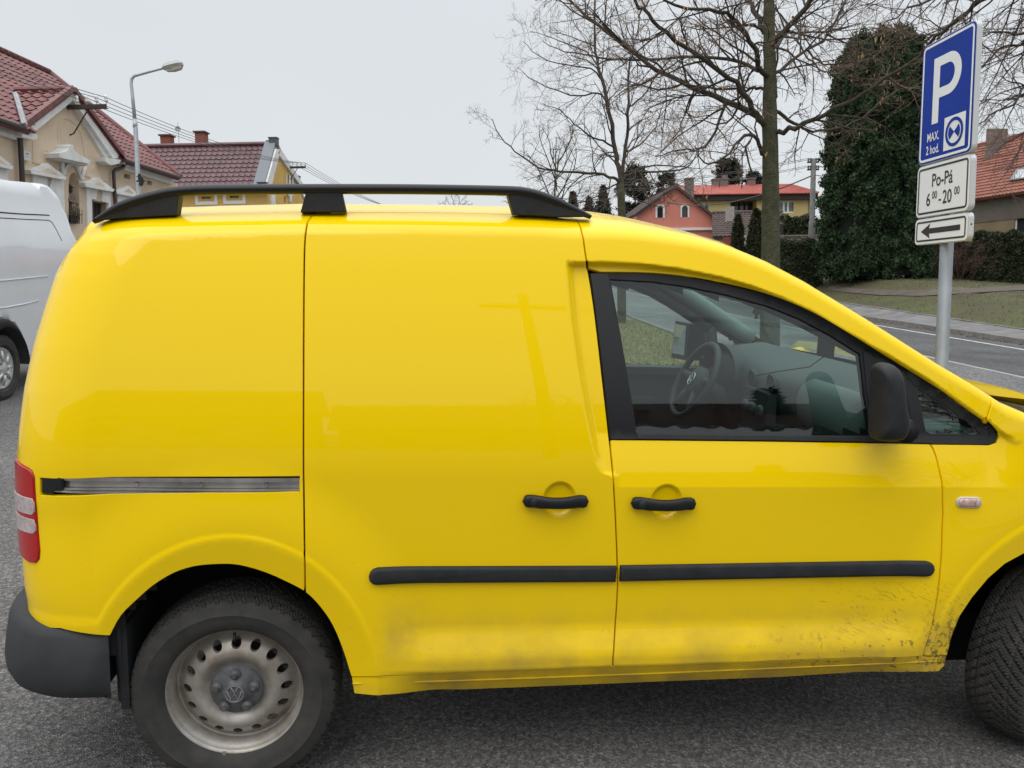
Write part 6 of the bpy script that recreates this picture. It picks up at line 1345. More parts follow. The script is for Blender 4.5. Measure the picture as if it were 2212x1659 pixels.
# --- foliage helpers ------------------------------------------------------------
def leaves(pts, size, rng, up=.0, el=1.6):
    pts = np.asarray(pts); n = len(pts); a = rng.normal(0, 1, (n, 3)); a[:, 2] = a[:, 2] * .8 + up; a /= np.linalg.norm(a, axis=1)[:, None]; b = np.cross(a, rng.normal(0, 1, (n, 3))); b /= np.linalg.norm(b, axis=1)[:, None]
    s = size * (.6 + .8 * rng.random(n))[:, None]; v = np.empty((n * 4, 3)); v[0::4] = pts - b * s * .5; v[1::4] = pts + a * s * el * .55 - b * s * .1; v[2::4] = pts + a * s * el; v[3::4] = pts + b * s * .5
    mb = MB(); mb.v = [v]; mb.n = 4 * n; mb.f = [(4 * i, 4 * i + 1, 4 * i + 2, 4 * i + 3) for i in range(n)]; return mb
def greenmat(name, c, c2, sc=1.5): 
    return mat(name, c, .8, noise=(sc, .5), col2=c2, spec=.2)
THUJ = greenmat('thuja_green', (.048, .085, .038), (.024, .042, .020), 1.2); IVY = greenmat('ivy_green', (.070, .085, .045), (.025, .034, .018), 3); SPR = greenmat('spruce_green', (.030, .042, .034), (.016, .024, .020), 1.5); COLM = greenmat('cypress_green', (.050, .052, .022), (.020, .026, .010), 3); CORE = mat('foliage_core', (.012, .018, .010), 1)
DT = 36.0
def clumpy(prof, b0, Hh, n, rng, rough=.16, nclump=900, el=.35):
    """points over the lumpy surface of a body of revolution; prof: (t, radius)"""
    pt, pr = zip(*prof); C = []
    for _ in range(nclump): t = rng.random(); a = rng.random() * 6.283; r = np.interp(t, pt, pr) * (1 + rng.normal(0, rough * .35)); C.append((r * math.cos(a), r * math.sin(a), t * Hh))
    C = np.array(C); idx = rng.integers(0, nclump, n); p = C[idx] + rng.normal(0, 1, (n, 3)) * el * (.35, .35, .55); return p + b0
bT = P(1885, 600, DT); b0 = np.array((bT[0], bT[1], ground_z(bT[0], bT[1]))); HT = P(1885, 98, DT)[2] - b0[2]
profT = [(0, 2.05), (.12, 2.12), (.35, 2.08), (.6, 1.95), (.78, 1.8), (.88, 1.65), (.95, 1.4), (1.0, 1.05)]
t_ = thing('thuja', b0, 'huge dense dark green conifer standing behind the parking sign', 'conifer'); rng = np.random.default_rng(8)
leaves(clumpy(profT, b0, HT, 120000, rng, .30, 1500, .24), .095, rng, up=.9).build('foliage', THUJ, t_)
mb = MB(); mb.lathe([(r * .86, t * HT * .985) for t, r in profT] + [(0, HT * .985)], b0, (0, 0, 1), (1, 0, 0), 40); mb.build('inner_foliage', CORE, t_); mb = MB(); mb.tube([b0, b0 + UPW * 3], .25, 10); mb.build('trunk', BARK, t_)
def conifer(px, pyb, pyt, hw, D, label, seed, kind='spruce', group=None, name='spruce_tree', m=SPR):
    rng = np.random.default_rng(seed); b = P(px, pyb, D); b0 = np.array((b[0], b[1], min(b[2], ground_z(b[0], b[1])))); Hh = P(px, pyt, D)[2] - b0[2]; W_ = hw / F * D * (1.5 if kind == 'spruce' else 1); t = thing(name, b0, label, 'conifer', group)
    mb = MB(); mb.tube([b0, b0 + UPW * Hh * .95], [Hh * .02, .03], 6); mb.build('trunk', BRANCH, t)
    if kind == 'col':
        pr = [(0, W_ * .8), (.3, W_), (.6, W_ * .9), (.85, W_ * .6), (1, W_ * .1)]; leaves(clumpy(pr, b0, Hh, 7000, rng, .12, 700, .10), .10, rng, up=1.2).build('foliage', m, t)
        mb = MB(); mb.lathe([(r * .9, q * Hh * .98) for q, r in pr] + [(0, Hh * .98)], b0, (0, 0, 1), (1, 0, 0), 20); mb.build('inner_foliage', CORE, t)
    elif kind == 'spruce':
        pts = []
        lo_ = max(0, 1 - (pyb - pyt) / F * D * 1.25 / Hh)
        for k in range(int(26)):
            q = lo_ + (1 - lo_) * k / 26; r = W_ * (1 - (q - lo_) / (1 - lo_)) + .1
            for j in range(9):
                a = rng.random() * 6.28; rr = r * rng.uniform(.75, 1.1); ss_ = rng.random(26) ** .7; pts.append(np.stack([np.cos(a) * rr * ss_, np.sin(a) * rr * ss_, q * Hh - ss_ * rr * .35 + rng.normal(0, .05, 26)], 1) + rng.normal(0, .08, (26, 3)) + b0)
        leaves(np.vstack(pts), .17 * D / 80, rng, up=-.1).build('foliage', m, t)
    else:
        pts = []; 
        for k in range(90):
            q = rng.uniform(.50, 1.0); a = rng.random() * 6.28; r = W_ * math.sqrt(max(0, 1 - ((q - .72) / .30) ** 2)) * rng.uniform(.5, 1); pts.append(rng.normal(0, 1, (60, 3)) * (W_ * .16, W_ * .16, W_ * .09) + (r * math.cos(a), r * math.sin(a), q * Hh) + b0)
        leaves(np.vstack(pts), .20 * D / 80, rng, up=.6).build('foliage', m, t)
for a in ((1303, 470, 402, 20, 82, 'dark spruce left of the pink house, behind the forked bare tree', 31), (1238, 470, 415, 13, 95, 'slim dark spruce farthest left on the skyline by the roof rail end', 32), (1272, 470, 428, 11, 95, 'lower slim spruce between the two darker ones left of the pink house', 33)): conifer(*a)
for a in ((1372, 470, 366, 36, 85, 'broad dark pine rising behind the brown roof slope of the pink house', 34), (1440, 440, 376, 22, 92, 'small pine crown peeping over the pink gable', 35), (1570, 440, 348, 30, 90, 'round pine crown behind the chimneys of the red flat-roofed house', 36), (1625, 440, 377, 22, 92, 'low pine crown next to the mossy trunk, above the red roof', 37)): conifer(*a[:7], kind='pine', name='pine_tree')
conifer(1592, 592, 470, 14, 40, 'shorter of the two clipped column conifers left of the mossy trunk', 38, kind='col', name='column_conifer', m=COLM, group='column conifers')
conifer(1631, 592, 458, 18, 39, 'taller column conifer right next to the mossy trunk', 39, kind='col', name='column_conifer', m=COLM, group='column conifers')
# hedges
def hedge(px0, px1, pyt, pyb, D0, D1_, thick, label, seed, m=IVY, n=40000, name='hedge', leaf=.075, lump=.12):
    rng = np.random.default_rng(seed); a, b = P(px0, pyb, D0), P(px1, pyb, D1_); u = flat(b - a); L = np.linalg.norm((b - a)[:2]); w_ = np.array((-u[1], u[0], 0)); za, zb = ground_z(a[0], a[1]), ground_z(b[0], b[1]); ha, hb = P(px0, pyt, D0)[2] - za, P(px1, pyt, D1_)[2] - zb
    t = thing(name, (a[0], a[1], za), label, 'hedge'); mb = MB(); z0 = min(za, zb) - .3
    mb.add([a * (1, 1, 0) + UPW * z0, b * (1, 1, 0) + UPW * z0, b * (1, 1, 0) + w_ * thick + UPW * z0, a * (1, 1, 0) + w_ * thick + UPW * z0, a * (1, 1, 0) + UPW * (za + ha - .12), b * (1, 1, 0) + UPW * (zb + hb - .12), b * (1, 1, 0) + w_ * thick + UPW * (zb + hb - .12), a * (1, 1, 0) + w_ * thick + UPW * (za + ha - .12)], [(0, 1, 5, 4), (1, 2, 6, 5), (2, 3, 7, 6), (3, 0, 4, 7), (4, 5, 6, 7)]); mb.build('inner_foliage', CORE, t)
    s = rng.random(n) * L; f = rng.random(n); hh = ha + (hb - ha) * s / L; zz = za + (zb - za) * s / L; lum = lump * (np.sin(s * 1.7) + np.sin(s * 4.1 + 1) * .6 + np.sin(s * 9.3) * .3)
    front = f < .68; y = np.where(front, rng.normal(0, .06, n) - .05 - .08 * np.sin(s * 3.1 + 5 * rng.random(n) * .1), rng.random(n) * thick); z = np.where(front, rng.random(n) * (hh + lum), hh + lum + rng.normal(0, .05, n)); pts = a * (1, 1, 0) + np.outer(s, u) + np.outer(y, w_) + np.outer(zz + z, UPW)
    leaves(pts, leaf, rng, up=.0, el=1.1).build('foliage', m, t); return t
hedge(1683, 1775, 527, 588, 37.5, 37.5, .8, 'ivy-covered hedge between the mossy trunk and the concrete pole', 51, n=24000)
hedge(1990, 2102, 528, 602, 38, 37, 1.0, 'low dark hedge behind the sign post', 52, n=24000)
hedge(2098, 2330, 512, 608, 35.5, 33, 1.2, 'leafy dark green hedge right of the sign post in front of the red-roofed house', 53, n=46000, leaf=.085, lump=.16)
hedge(1692, 1800, 478, 505, 47, 47, 1.5, 'dark shrub row behind the pale stone wall', 54, n=12000, leaf=.13, lump=.25, name='shrub_row')
T = Tree(61); T.rmin = .004; T.maxlev = 2; T.dens = [4, 4]; T.seedp = 0; T.scale = 1; T.lev0 = 0
bs = P(2068, 603, 35.2); bs[2] = ground_z(bs[0], bs[1])
for i in range(26): a = T.r.random() * 6.28; T.sub(bs + np.array((math.cos(a), math.sin(a), 0)) * T.r.random() * .7, np.array((math.cos(a) * .35, math.sin(a) * .35, 1)), 1.7, .012, 0, .0)
T.limb.add([bs, bs + (.01, 0, 0), bs + (0, 0, .01)], [(0, 1, 2)]); sh_ = thing('bare_shrub', bs, 'reddish-brown leafless shrub just right of the sign post, before the hedge', 'shrub'); mbx = MB(); mbx.v = T.limb.v + T.twig.v; n0 = T.limb.n; mbx.f = T.limb.f + [tuple(q + n0 for q in f) for f in T.twig.f]; mbx.n = n0 + T.twig.n; mbx.build('branches', mat('red_twigs', (.10, .05, .04), .9), sh_)
# --- houses on the right ---------------------------------------------------------
z6 = lambda q: (1289.2 + .22322 * q[0], 329.2 + .22322 * q[1])
def wallpx(fac, mb, poly, thick=.3, holes=(), conv=z6): wallface(mb, [fac.px(*conv(q)) for q in poly], fac.at, thick, [[fac.px(*conv(q)) for q in h] for h in holes])
def frontal(px, py, D, yaw=0.0):
    c = P(px, py, D); ang = R(yaw); u = np.array((math.cos(ang), math.sin(ang), 0)); n = np.array((math.sin(ang), -math.cos(ang), 0)); return Fac((c[0], c[1], 0), u, n), c
PINK = mat('pink_render', (.62, .225, .17), .9, noise=(.5, .08)); OLD = mat('old_grey_brown_tiles', (.115, .085, .075), .8, noise=(1.0, .45), col2=(.07, .05, .045)); OCH = mat('ochre_render', (.46, .36, .155), .9, noise=(.5, .1)); REDR = mat('red_sheet_roof', (.42, .09, .06), .6, noise=(.8, .25)); DKE = mat('dark_eaves', (.03, .018, .018), .7)
FP, c = frontal(1458, 450, 60, 1); zg = ground_z(c[0], c[1]) - .5
ph_ = thing('village_house', (c[0], c[1], ground_z(c[0], c[1])), 'pink gabled house with two small white-framed attic windows', 'house')
wA = [(578,525),(590,512),(615,508),(640,516),(648,528),(648,628),(578,628)]; wB = [(822,520),(834,508),(855,504),(880,512),(886,524),(886,626),(822,626)]
iA = [(586,632),(586,540),(600,520),(615,516),(630,520),(640,540),(640,632)]; iB = [(824,628),(824,536),(838,520),(852,515),(868,520),(880,536),(880,628)]
gl, gr, gp = FP.px(*z6((372, 600))), FP.px(*z6((1262, 722))), FP.px(*z6((760, 322)))
zb3 = zg; mb = MB(); wallface(mb, [(gl[0] + .1, zb3), (FP.px(*z6((1228, 800)))[0], zb3), (FP.px(*z6((1228, 800)))[0], gr[1] + .05), (gp[0], gp[1] - .12), (gl[0] + .1, gl[1] - .05)], FP.at, .3, [[FP.px(*z6(q)) for q in iA], [FP.px(*z6(q)) for q in iB]])
bkv = P(1395, 403, 70) - P(1458, 401, 60); bkv[2] = 0
mb.prism([FP.at(gl[0] + .1, zb3), FP.at(gl[0] + .1, zb3) + bkv, FP.at(gl[0] + .1, gl[1] - .1) + bkv, FP.at(gl[0] + .1, gl[1] - .1)], np.array((.3, 0, 0))); mb.prism([FP.at(gr[0] - .5, zb3), FP.at(gr[0] - .5, zb3) + bkv, FP.at(gr[0] - .5, gr[1]) + bkv, FP.at(gr[0] - .5, gr[1])], np.array((-.3, 0, 0))); mb.build('wall', PINK, ph_)
mb = MB(); apx_, el_, er_ = FP.at(*gp, .4), FP.at(*gl, .4), FP.at(*gr, .4); bb = bkv + FP.n * -.4
roofplane(mb, [el_, el_ + bb, apx_ + bb, apx_], None, el_, bb, .32, .36, amp=.03); roofplane(mb, [er_, er_ + bb, apx_ + bb, apx_], None, er_, bb, .32, .36, amp=.03); mb.tube([apx_ + (0, 0, .05), apx_ + bb + (0, 0, .05)], .12, 6); mb.build('roof', OLD, ph_)
mb = MB(); s1 = unit(apx_ - el_); s2 = unit(apx_ - er_); mb.box(el_ - UPW * .16, apx_ - el_, -FP.n * .08, UPW * .2); mb.box(er_ - UPW * .16, apx_ - er_, -FP.n * .08, UPW * .2); mb.build('verge_board', DKE, ph_)
for iw, ow in ((iA, wA), (iB, wB)):
    mb = MB(); mb.prism([FP.at(*FP.px(*z6(q)), -.14) for q in iw], -FP.n * .02); w_ = mb.build('window', DKW, ph_)
    mb = MB(); wo = [(568,634),(568,525),(585,504),(615,496),(645,504),(660,522),(660,634)] if iw is iA else [(810,630),(810,520),(826,505),(850,497),(880,506),(896,520),(896,630)]
    n = len(iw); va = [FP.at(*FP.px(*z6(q), .05), .05) for q in wo]; vb_ = [FP.at(*FP.px(*z6(q), .05), .05) for q in iw]; vc = [FP.at(*FP.px(*z6(q), -.1), -.1) for q in iw]; mb.add(va + vb_ + vc, [(i, i + 1, n + i + 1, n + i) for i in range(n - 1)] + [(n + i, n + i + 1, 2 * n + i + 1, 2 * n + i) for i in range(n - 1)]); mb.build('frame', WHF, w_)
mb = MB(); FP.slab(mb, [(640,732),(1250,724),(1240,748),(640,758)], -.02, .15, z6); mb.build('cornice', WHF, ph_)
# ochre flat-roofed house
FO, c = frontal(1620, 450, 78, .5); oh = thing('village_house', (c[0], c[1], ground_z(c[0], c[1])), 'ochre two-storey house with a low red roof, loggia and roof chimneys', 'house'); zg = ground_z(c[0], c[1]) - .5
o_l, o_r, o_t = FO.px(*z6((860, 440)))[0], FO.px(*z6((2075, 420)))[0], FO.px(*z6((1500, 418)))[1]
wh = [[(985,490),(1078,488),(1078,570),(985,570)], [(1290,462),(1548,460),(1548,578),(1290,578)], [(1760,478),(1905,472),(1905,582),(1760,586)]]
mb = MB(); wallface(mb, [(o_l, zg), (o_r, zg), (o_r, o_t), (o_l, o_t)], FO.at, .3, [[FO.px(*z6(q)) for q in h] for h in wh]); mb.prism([FO.at(o_r, zg), FO.at(o_r, zg, -9), FO.at(o_r, o_t, -9), FO.at(o_r, o_t)], -FO.u * .3); mb.build('wall', OCH, oh)
mb = MB(); lg = wh[1]; mb.prism([FO.at(*FO.px(*z6(q)), -1.6) for q in [(1280,450),(1560,450),(1560,590),(1280,590)]], -FO.n * .05); uu = [FO.px(*z6(q)) for q in lg]; 
for (a, b) in ((0, 1), (1, 2), (3, 0)): mb.prism([FO.at(*uu[a], -.2), FO.at(*uu[b], -.2), FO.at(*uu[b], -1.6), FO.at(*uu[a], -1.6)], UPW * .02 if a != 1 else FO.u * .02)
mb.build('loggia', OCH, oh)
mb = MB(); mb.prism([FO.at(*FO.px(*z6(q), -1.5), -1.5) for q in [(1320,485),(1505,483),(1505,578),(1330,578)]], -FO.n * .02); w_ = mb.build('window', DKW, oh); mb = MB()
for x_ in (1322, 1376, 1430, 1500): mb.tube([FO.at(*FO.px(*z6((x_, 485)), -1.45), -1.45), FO.at(*FO.px(*z6((x_, 578)), -1.45), -1.45)], .09, 4)
mb.tube([FO.at(*FO.px(*z6((1320, 510)), -1.45), -1.45), FO.at(*FO.px(*z6((1505, 508)), -1.45), -1.45)], .07, 4); mb.build('frame', DKE, w_)
for h in (wh[0], wh[2]):
    mb = MB(); mb.prism([FO.at(*FO.px(*z6(q)), -.2) for q in h], -FO.n * .02); w_ = mb.build('window', mat('curtained_window', (.12, .15, .17), .1, noise=(2, .5)), oh); mb = MB(); q = [FO.at(*FO.px(*z6(k), -.14), -.14) for k in h]; mb.tube(q, .11, 4, closed=True)
    for t in ((.33, .62) if h is wh[2] else (.55,)): mb.tube([q[0] + (q[1] - q[0]) * t, q[3] + (q[2] - q[3]) * t], .10, 4)
    mb.build('frame', WHF, w_)
ev = [(790,408),(2150,384),(2090,372),(1872,306),(820,322)]; mb = MB()
A0, A1 = FO.at(*FO.px(*z6((700, 406)), .7), .7), FO.at(*FO.px(*z6((2152, 386)), .7), .7); Rt = FO.px(*z6((1872, 306)), -5); R0_, R1_ = FO.at(FO.px(*z6((700, 322)), -5)[0], Rt[1], -5), FO.at(*Rt, -5); B1_, B0_ = A1 - FO.n * 11.4, A0 - FO.n * 11.4
mb.prism([A0, A1, R1_, R0_], -UPW * .08); mb.prism([A1, B1_, R1_], -UPW * .08); mb.prism([B1_, B0_, R0_, R1_], -UPW * .08)
for k in range(46): t = k / 45; mb.tube([A0 + (A1 - A0) * t + UPW * .03, (R0_ + (R1_ - R0_) * min(1, t * 1.0)) + UPW * .03], .03, 4)
rf = mb.build('roof', REDR, oh); mb = MB(); mb.box(A0 - UPW * .62 - FO.n * .25, A1 - A0, -FO.n * .3, UPW * .52); mb.build('eaves_board', DKE, oh)
CHG = mat('weathered_chimney', (.24, .20, .18), .9, noise=(5, .45), col2=(.12, .09, .08))
for (x0_, x1_, yt, yb2, D) in ((868, 940, 248, 345, 76), (1130, 1272, 255, 318, 82), (1475, 1535, 248, 312, 82)):
    a, b = P(*z6((x0_, yb2)), D), P(*z6((x1_, yb2)), D); mb = MB(); h = P(*z6((x0_, yt)), D)[2] - a[2]; mb.box(a - UPW * 1, flat(b - a) * np.linalg.norm(b - a), -FO.n * .9, UPW * (h + .92)); cc_ = mb.build('chimney', CHG, rf)
    mb = MB(); mb.box(a - FO.u * .08 + FO.n * .08 + UPW * (h - .10), flat(b - a) * (np.linalg.norm(b - a) + .16), -FO.n * 1.06, UPW * .12)
    if x0_ == 1130: mb.box(a + FO.u * 1.0 + UPW * (h), FO.u * .5, -FO.n * .5, UPW * .35)
    mb.build('chimney_cap', CHG, cc_)
a = P(*z6((1403, 350)), 80); mb = MB(); mb.tube([a, P(*z6((1408, 0)), 80)], .06, 5)
for z_ in (5, 30, 170, 200, 240): q = P(*z6((1406, z_)), 80); mb.tube([q - FO.u * .7, q + FO.u * .5], .035, 4)
for z_ in (8, 26): q = P(*z6((1406, z_)), 80); mb.tube([q - FO.n * .3, q + FO.n * .5], .035, 4)
mb.tube([P(*z6((1187, 338)), 80), P(*z6((1187, 268)), 80)], .06, 5)
mb.build('aerial_mast', RUSTB, oh)
FZ, c = frontal(1540, 480, 56, 1); bd = thing('outbuilding', (c[0], c[1], ground_z(c[0], c[1])), 'low outbuilding with an old grey-brown tiled roof between the pink house and the column conifers', 'outbuilding')
e0, e1 = FZ.at(*FZ.px(*z6((1120, 812)), .3), .3), FZ.at(*FZ.px(*z6((1800, 806)), .3), .3); r0, r1 = FZ.at(FZ.px(*z6((1120, 592)), -3.2)[0], FZ.px(*z6((1120, 588)), -3.2)[1], -3.2), FZ.at(FZ.px(*z6((1800, 580)), -3.2)[0], FZ.px(*z6((1120, 588)), -3.2)[1], -3.2); e1[2] = e0[2]
mb = MB(); roofplane(mb, [e0, e1, r1, r0], None, e0, FZ.u, .30, .36, amp=.035, lift=.05); mb.tube([r0 + (0, 0, .05), r1 + (0, 0, .05)], .12, 6); mb.build('roof', OLD, bd)
mb = MB(); zg = ground_z(c[0], c[1]) - .5; mb.prism([FZ.at((e0 - FZ.p0) @ FZ.u + .2, zg), FZ.at((e1 - FZ.p0) @ FZ.u - .2, zg), FZ.at((e1 - FZ.p0) @ FZ.u - .2, e0[2] - .05), FZ.at((e0 - FZ.p0) @ FZ.u + .2, e0[2] - .05)], -FZ.n * 3); mb.build('wall', mat('grey_old_wall', (.25, .22, .19), .9, noise=(1, .3)), bd)
a, b = P(*z6((1272, 610)), 54), P(*z6((1330, 610)), 54); mb = MB(); mb.box(a - UPW * .4, flat(b - a) * np.linalg.norm(b - a), -FZ.n * .7, UPW * (.4 + 85 * .22322 / F * 54)); mb.build('chimney', mat('white_chimney', (.36, .33, .31), .9, noise=(5, .35)), bd)
a = P(*z6((1226, 818)), 50); b = P(*z6((1305, 818)), 50); gt = MB(); zz = ground_z(a[0], a[1]); 
for k in range(8): gt.box(a * (1, 1, 0) + flat(b - a) * np.linalg.norm(b - a) * k / 8 + UPW * zz, flat(b - a) * (np.linalg.norm(b - a) / 8 - .02), -FZ.n * .04, UPW * (a[2] - zz))
gt.box(a * (1, 1, 0) + UPW * (zz + .3) + FZ.n * -.05, flat(b - a) * np.linalg.norm(b - a), -FZ.n * .05, UPW * .1)
tag(rootmesh(gt.build('red_gate', mat('red_brown_boards', (.24, .055, .04), .8)), a * (1, 1, 0) + UPW * zz), 'red-brown boarded gate beside the pink house', 'gate')
# stone wall, info post
a, b = P(*z6((1765, 885)), 44), P(*z6((2230, 885)), 44); zt0 = P(*z6((1765, 815)), 44)[2]; za = ground_z(a[0], a[1]) - .3
STN = mat('pale_rubble_stone', (.30, .27, .225), .95, noise=(3.5, .45), col2=(.17, .15, .13), bump=(6, .9, .06)); mb = MB(); rs = random.Random(2); Lw = np.linalg.norm((b - a)[:2]); uw = flat(b - a); wn = np.array((uw[1], -uw[0], 0)); z_ = zt0 - 1.2
mb.box(a * (1, 1, 0) - wn * .42 + UPW * za, uw * Lw, wn * .35, UPW * (zt0 - za - .05))
while z_ < zt0 - .1:
    h = rs.uniform(.13, .2); s_ = 0
    while s_ < Lw: l = rs.uniform(.25, .6); mb.box(a * (1, 1, 0) + uw * (s_ + .01) - wn * .1 + UPW * z_, uw * (l - .025), wn * (.1 + rs.uniform(0, .05)), UPW * (h - .025)); s_ += l
    z_ += h
mb.box(a * (1, 1, 0) - wn * .5 + UPW * (zt0), uw * Lw, wn * .58, UPW * .08); sw = mb.build('stone_wall', STN); rootmesh(sw, a * (1, 1, 0) + UPW * za); tag(sw, 'pale rubble stone wall above the ivy hedge', 'wall')
b0 = P(*z6((1442, 970)), 41); gz = ground_z(b0[0], b0[1]); ip = thing('info_post', (b0[0], b0[1], gz), 'narrow white post with small dark marks between the two column conifers', 'post'); tp = P(*z6((1442, 798)), 41)
mb = MB(); mb.box(np.array((b0[0] - .10, b0[1], gz)), (.20, 0, 0), (0, .06, 0), (0, 0, tp[2] - gz)); mb.build('panel', mat('grey_white_panel', (.48, .48, .46), .6), ip)
mb = MB(); 
for zz_ in (828, 848): q = P(*z6((1443, zz_)), 40.95); mb.cbox(q, .05, .004, .05)
q = P(*z6((1440, 920)), 40.95); mb.tube([q + .08 * np.array((math.cos(t), 0, math.sin(t))) for t in np.linspace(.6, 5.7, 14)], .018, 5); mb.build('marks', BLK, ip)
# concrete pole
Dp = 40.; pb = P(1751.5, 601, Dp); pb[2] = ground_z(pb[0], pb[1]); pt_ = P(1757.5, 345, Dp); cpole = thing('utility_pole', pb, 'grey concrete utility pole with two short crossarms left of the big conifer', 'utility pole')
mb = MB(); mb.tube([pb, pb + (pt_ - pb) * .48, pb + (pt_ - pb) * .485, pt_], [.19, .165, .145, .125], 12); mb.build('pole', mat('concrete_pole', (.17, .165, .16), .85, noise=(4, .3)), cpole, smooth=True)
mb = MB(); arms = []
for py in (350, 366): q = P(1757, py, Dp); mb.box(q - (.30, 0, .04), (.60, 0, 0), (0, .08, 0), (0, 0, .08)); arms.append(q)
mb.build('crossarm', RUSTB, cpole); ends = []
for q in arms:
    for s_ in (-.26, -.14, .14, .26):
        mb = MB(); p = q + (s_, 0, .04); mb.lathe([(.02, 0), (.05, .04), (.05, .14), (0, .18)], p, (0, 0, 1), (1, 0, 0), 8); mb.build('insulator', CHG, cpole); ends.append(p + (0, 0, .15))
for ip_, p in list(enumerate(ends))[::2]:
    wire('power_line', p, P(2350, 262 + 9 * ip_, 26), .5, .012, "thin wire right from the %s insulator of the concrete pole's %s crossarm" % (['left', 'inner right'][ip_ % 4 // 2], ['upper', 'lower'][ip_ // 4]), group='wires right of the concrete pole')
    wire('power_line', p, P(1180, 380 + 3 * ip_, 90), 1.0, .012, "thin wire left from the %s insulator of the concrete pole's %s crossarm" % (['left', 'inner right'][ip_ % 4 // 2], ['upper', 'lower'][ip_ // 4]), group='wires left of the concrete pole')
wire('power_line', P(1757, 378, Dp), P(1420, 432, 62), .9, .035, 'thick black cable sagging from the concrete pole past the mossy trunk to the pink house', 'cable')
wire('power_line', P(1757, 378, Dp), P(2350, 330, 28), .5, .018, 'black cable from the concrete pole towards the red-roofed house at the right', 'cable')
# red tiled house at the right edge
zr4 = lambda q: (1920.1 + .33058 * q[0], 164.6 + .33058 * q[1])
dir_ = flat(ray(785, 610)); nH = np.array((dir_[1], -dir_[0], 0)); nH = nH if nH @ (CAM - P(2155, 450, 42)) > 0 else -nH; cH = P(2155, 450, 42); FH = Fac((cH[0], cH[1], 0), -dir_, nH)
rh = thing('village_house', (cH[0], cH[1], ground_z(cH[0], cH[1])), 'grey-brown house with an orange-red tiled roof and skylight at the right edge', 'house'); zg = ground_z(cH[0], cH[1]) - 1
u0, u1 = FH.px(1965, 500)[0], FH.px(2420, 430)[0]; zE = FH.px(*zr4((700, 790)))[1]; zR = FH.px(*zr4((700, 428)), -4.6)[1]; um_ = FH.px(*zr4((700, 945)))[1]
wq = [FH.px(*zr4(q)) for q in [(822,938),(960,925),(960,1075),(822,1082)]]
mb = MB(); wallface(mb, [(u0, zg), (u1, zg), (u1, um_), (u0, um_)], FH.at, .3, [[(wq[0][0], zg + 1.0 if False else wq[3][1]), (wq[1][0], wq[3][1]), (wq[1][0], um_ - .02), (wq[0][0], um_ - .02)]]); mb.build('lower_wall', mat('dull_ochre_render', (.26, .20, .12), .9, noise=(.8, .25)), rh)
mb = MB(); mb.prism([FH.at(u0, um_, .03), FH.at(u1, um_, .03), FH.at(u1, zE, .03), FH.at(u0, zE, .03)], -nH * .3); mb.prism([FH.at(u0, zg), FH.at(u0, zE), FH.at(u0, zE, -9), FH.at(u0, zg, -9)], FH.u * .3); mb.build('wall', mat('grey_brown_render', (.17, .145, .12), .9, noise=(.8, .2)), rh)
mb = MB(); mb.prism([FH.at(wq[0][0], wq[3][1], -.15), FH.at(wq[1][0], wq[3][1], -.15), FH.at(wq[1][0], um_, -.15), FH.at(wq[0][0], um_, -.15)], -nH * .02); w_ = mb.build('window', DKW, rh); mb = MB()
for t in (0.02, .5, .98): u_ = wq[0][0] + (wq[1][0] - wq[0][0]) * t; mb.tube([FH.at(u_, wq[3][1], -.1), FH.at(u_, um_, -.1)], .05, 4)
mb.tube([FH.at(wq[0][0], wq[3][1], -.1), FH.at(wq[1][0], wq[3][1], -.1)], .05, 4); mb.build('frame', WHF, w_)
mb = MB(); e0, e1, r1, r0 = FH.at(u0 - .4, zE, .5), FH.at(u1, zE, .5), FH.at(u1, zR, -4.6), FH.at(u0 - .4, zR, -4.6); roofplane(mb, [e0, e1, r1, r0], None, e0, FH.u, .24, .33, amp=.02, lift=.05); roofplane(mb, [r0, r1, FH.at(u1, zE, -9.7), FH.at(u0 - .4, zE, -9.7)], None, FH.at(u0 - .4, zE, -9.7), FH.u, .24, .33); mb.tube([r0 + (0, 0, .05), r1 + (0, 0, .05)], .12, 6)
rf = mb.build('roof', mat('orange_red_tiles', (.33, .125, .085), .8, noise=(1.6, .35), col2=(.22, .085, .06)), rh)
def onr(q): d = ray(*zr4(q)); nn = unit(np.cross(e1 - e0, r0 - e0)); t = ((e0 - CAM) @ nn) / (d @ nn); return CAM + d * t, nn if nn[2] > 0 else -nn
mb = MB(); qs = [onr(q) for q in [(800,692),(900,680),(935,612),(850,622)]]; mb.prism([a + b * .1 for a, b in qs], qs[0][1] * .05); sk = mb.build('skylight', mat('skylight_glass', (.45, .48, .50), .1), rf); mb = MB(); mb.tube([a + b * .15 for a, b in qs], .05, 4, closed=True); mb.build('frame', GREYP, sk)
a, b = P(*zr4((632, 445)), 46), P(*zr4((705, 440)), 46); mb = MB(); h = P(*zr4((632, 345)), 46)[2] - a[2]; mb.box(a - UPW * .8, flat(b - a) * np.linalg.norm(b - a), -nH * .7, UPW * (h + .8)); mb.build('chimney', CHG, rf)
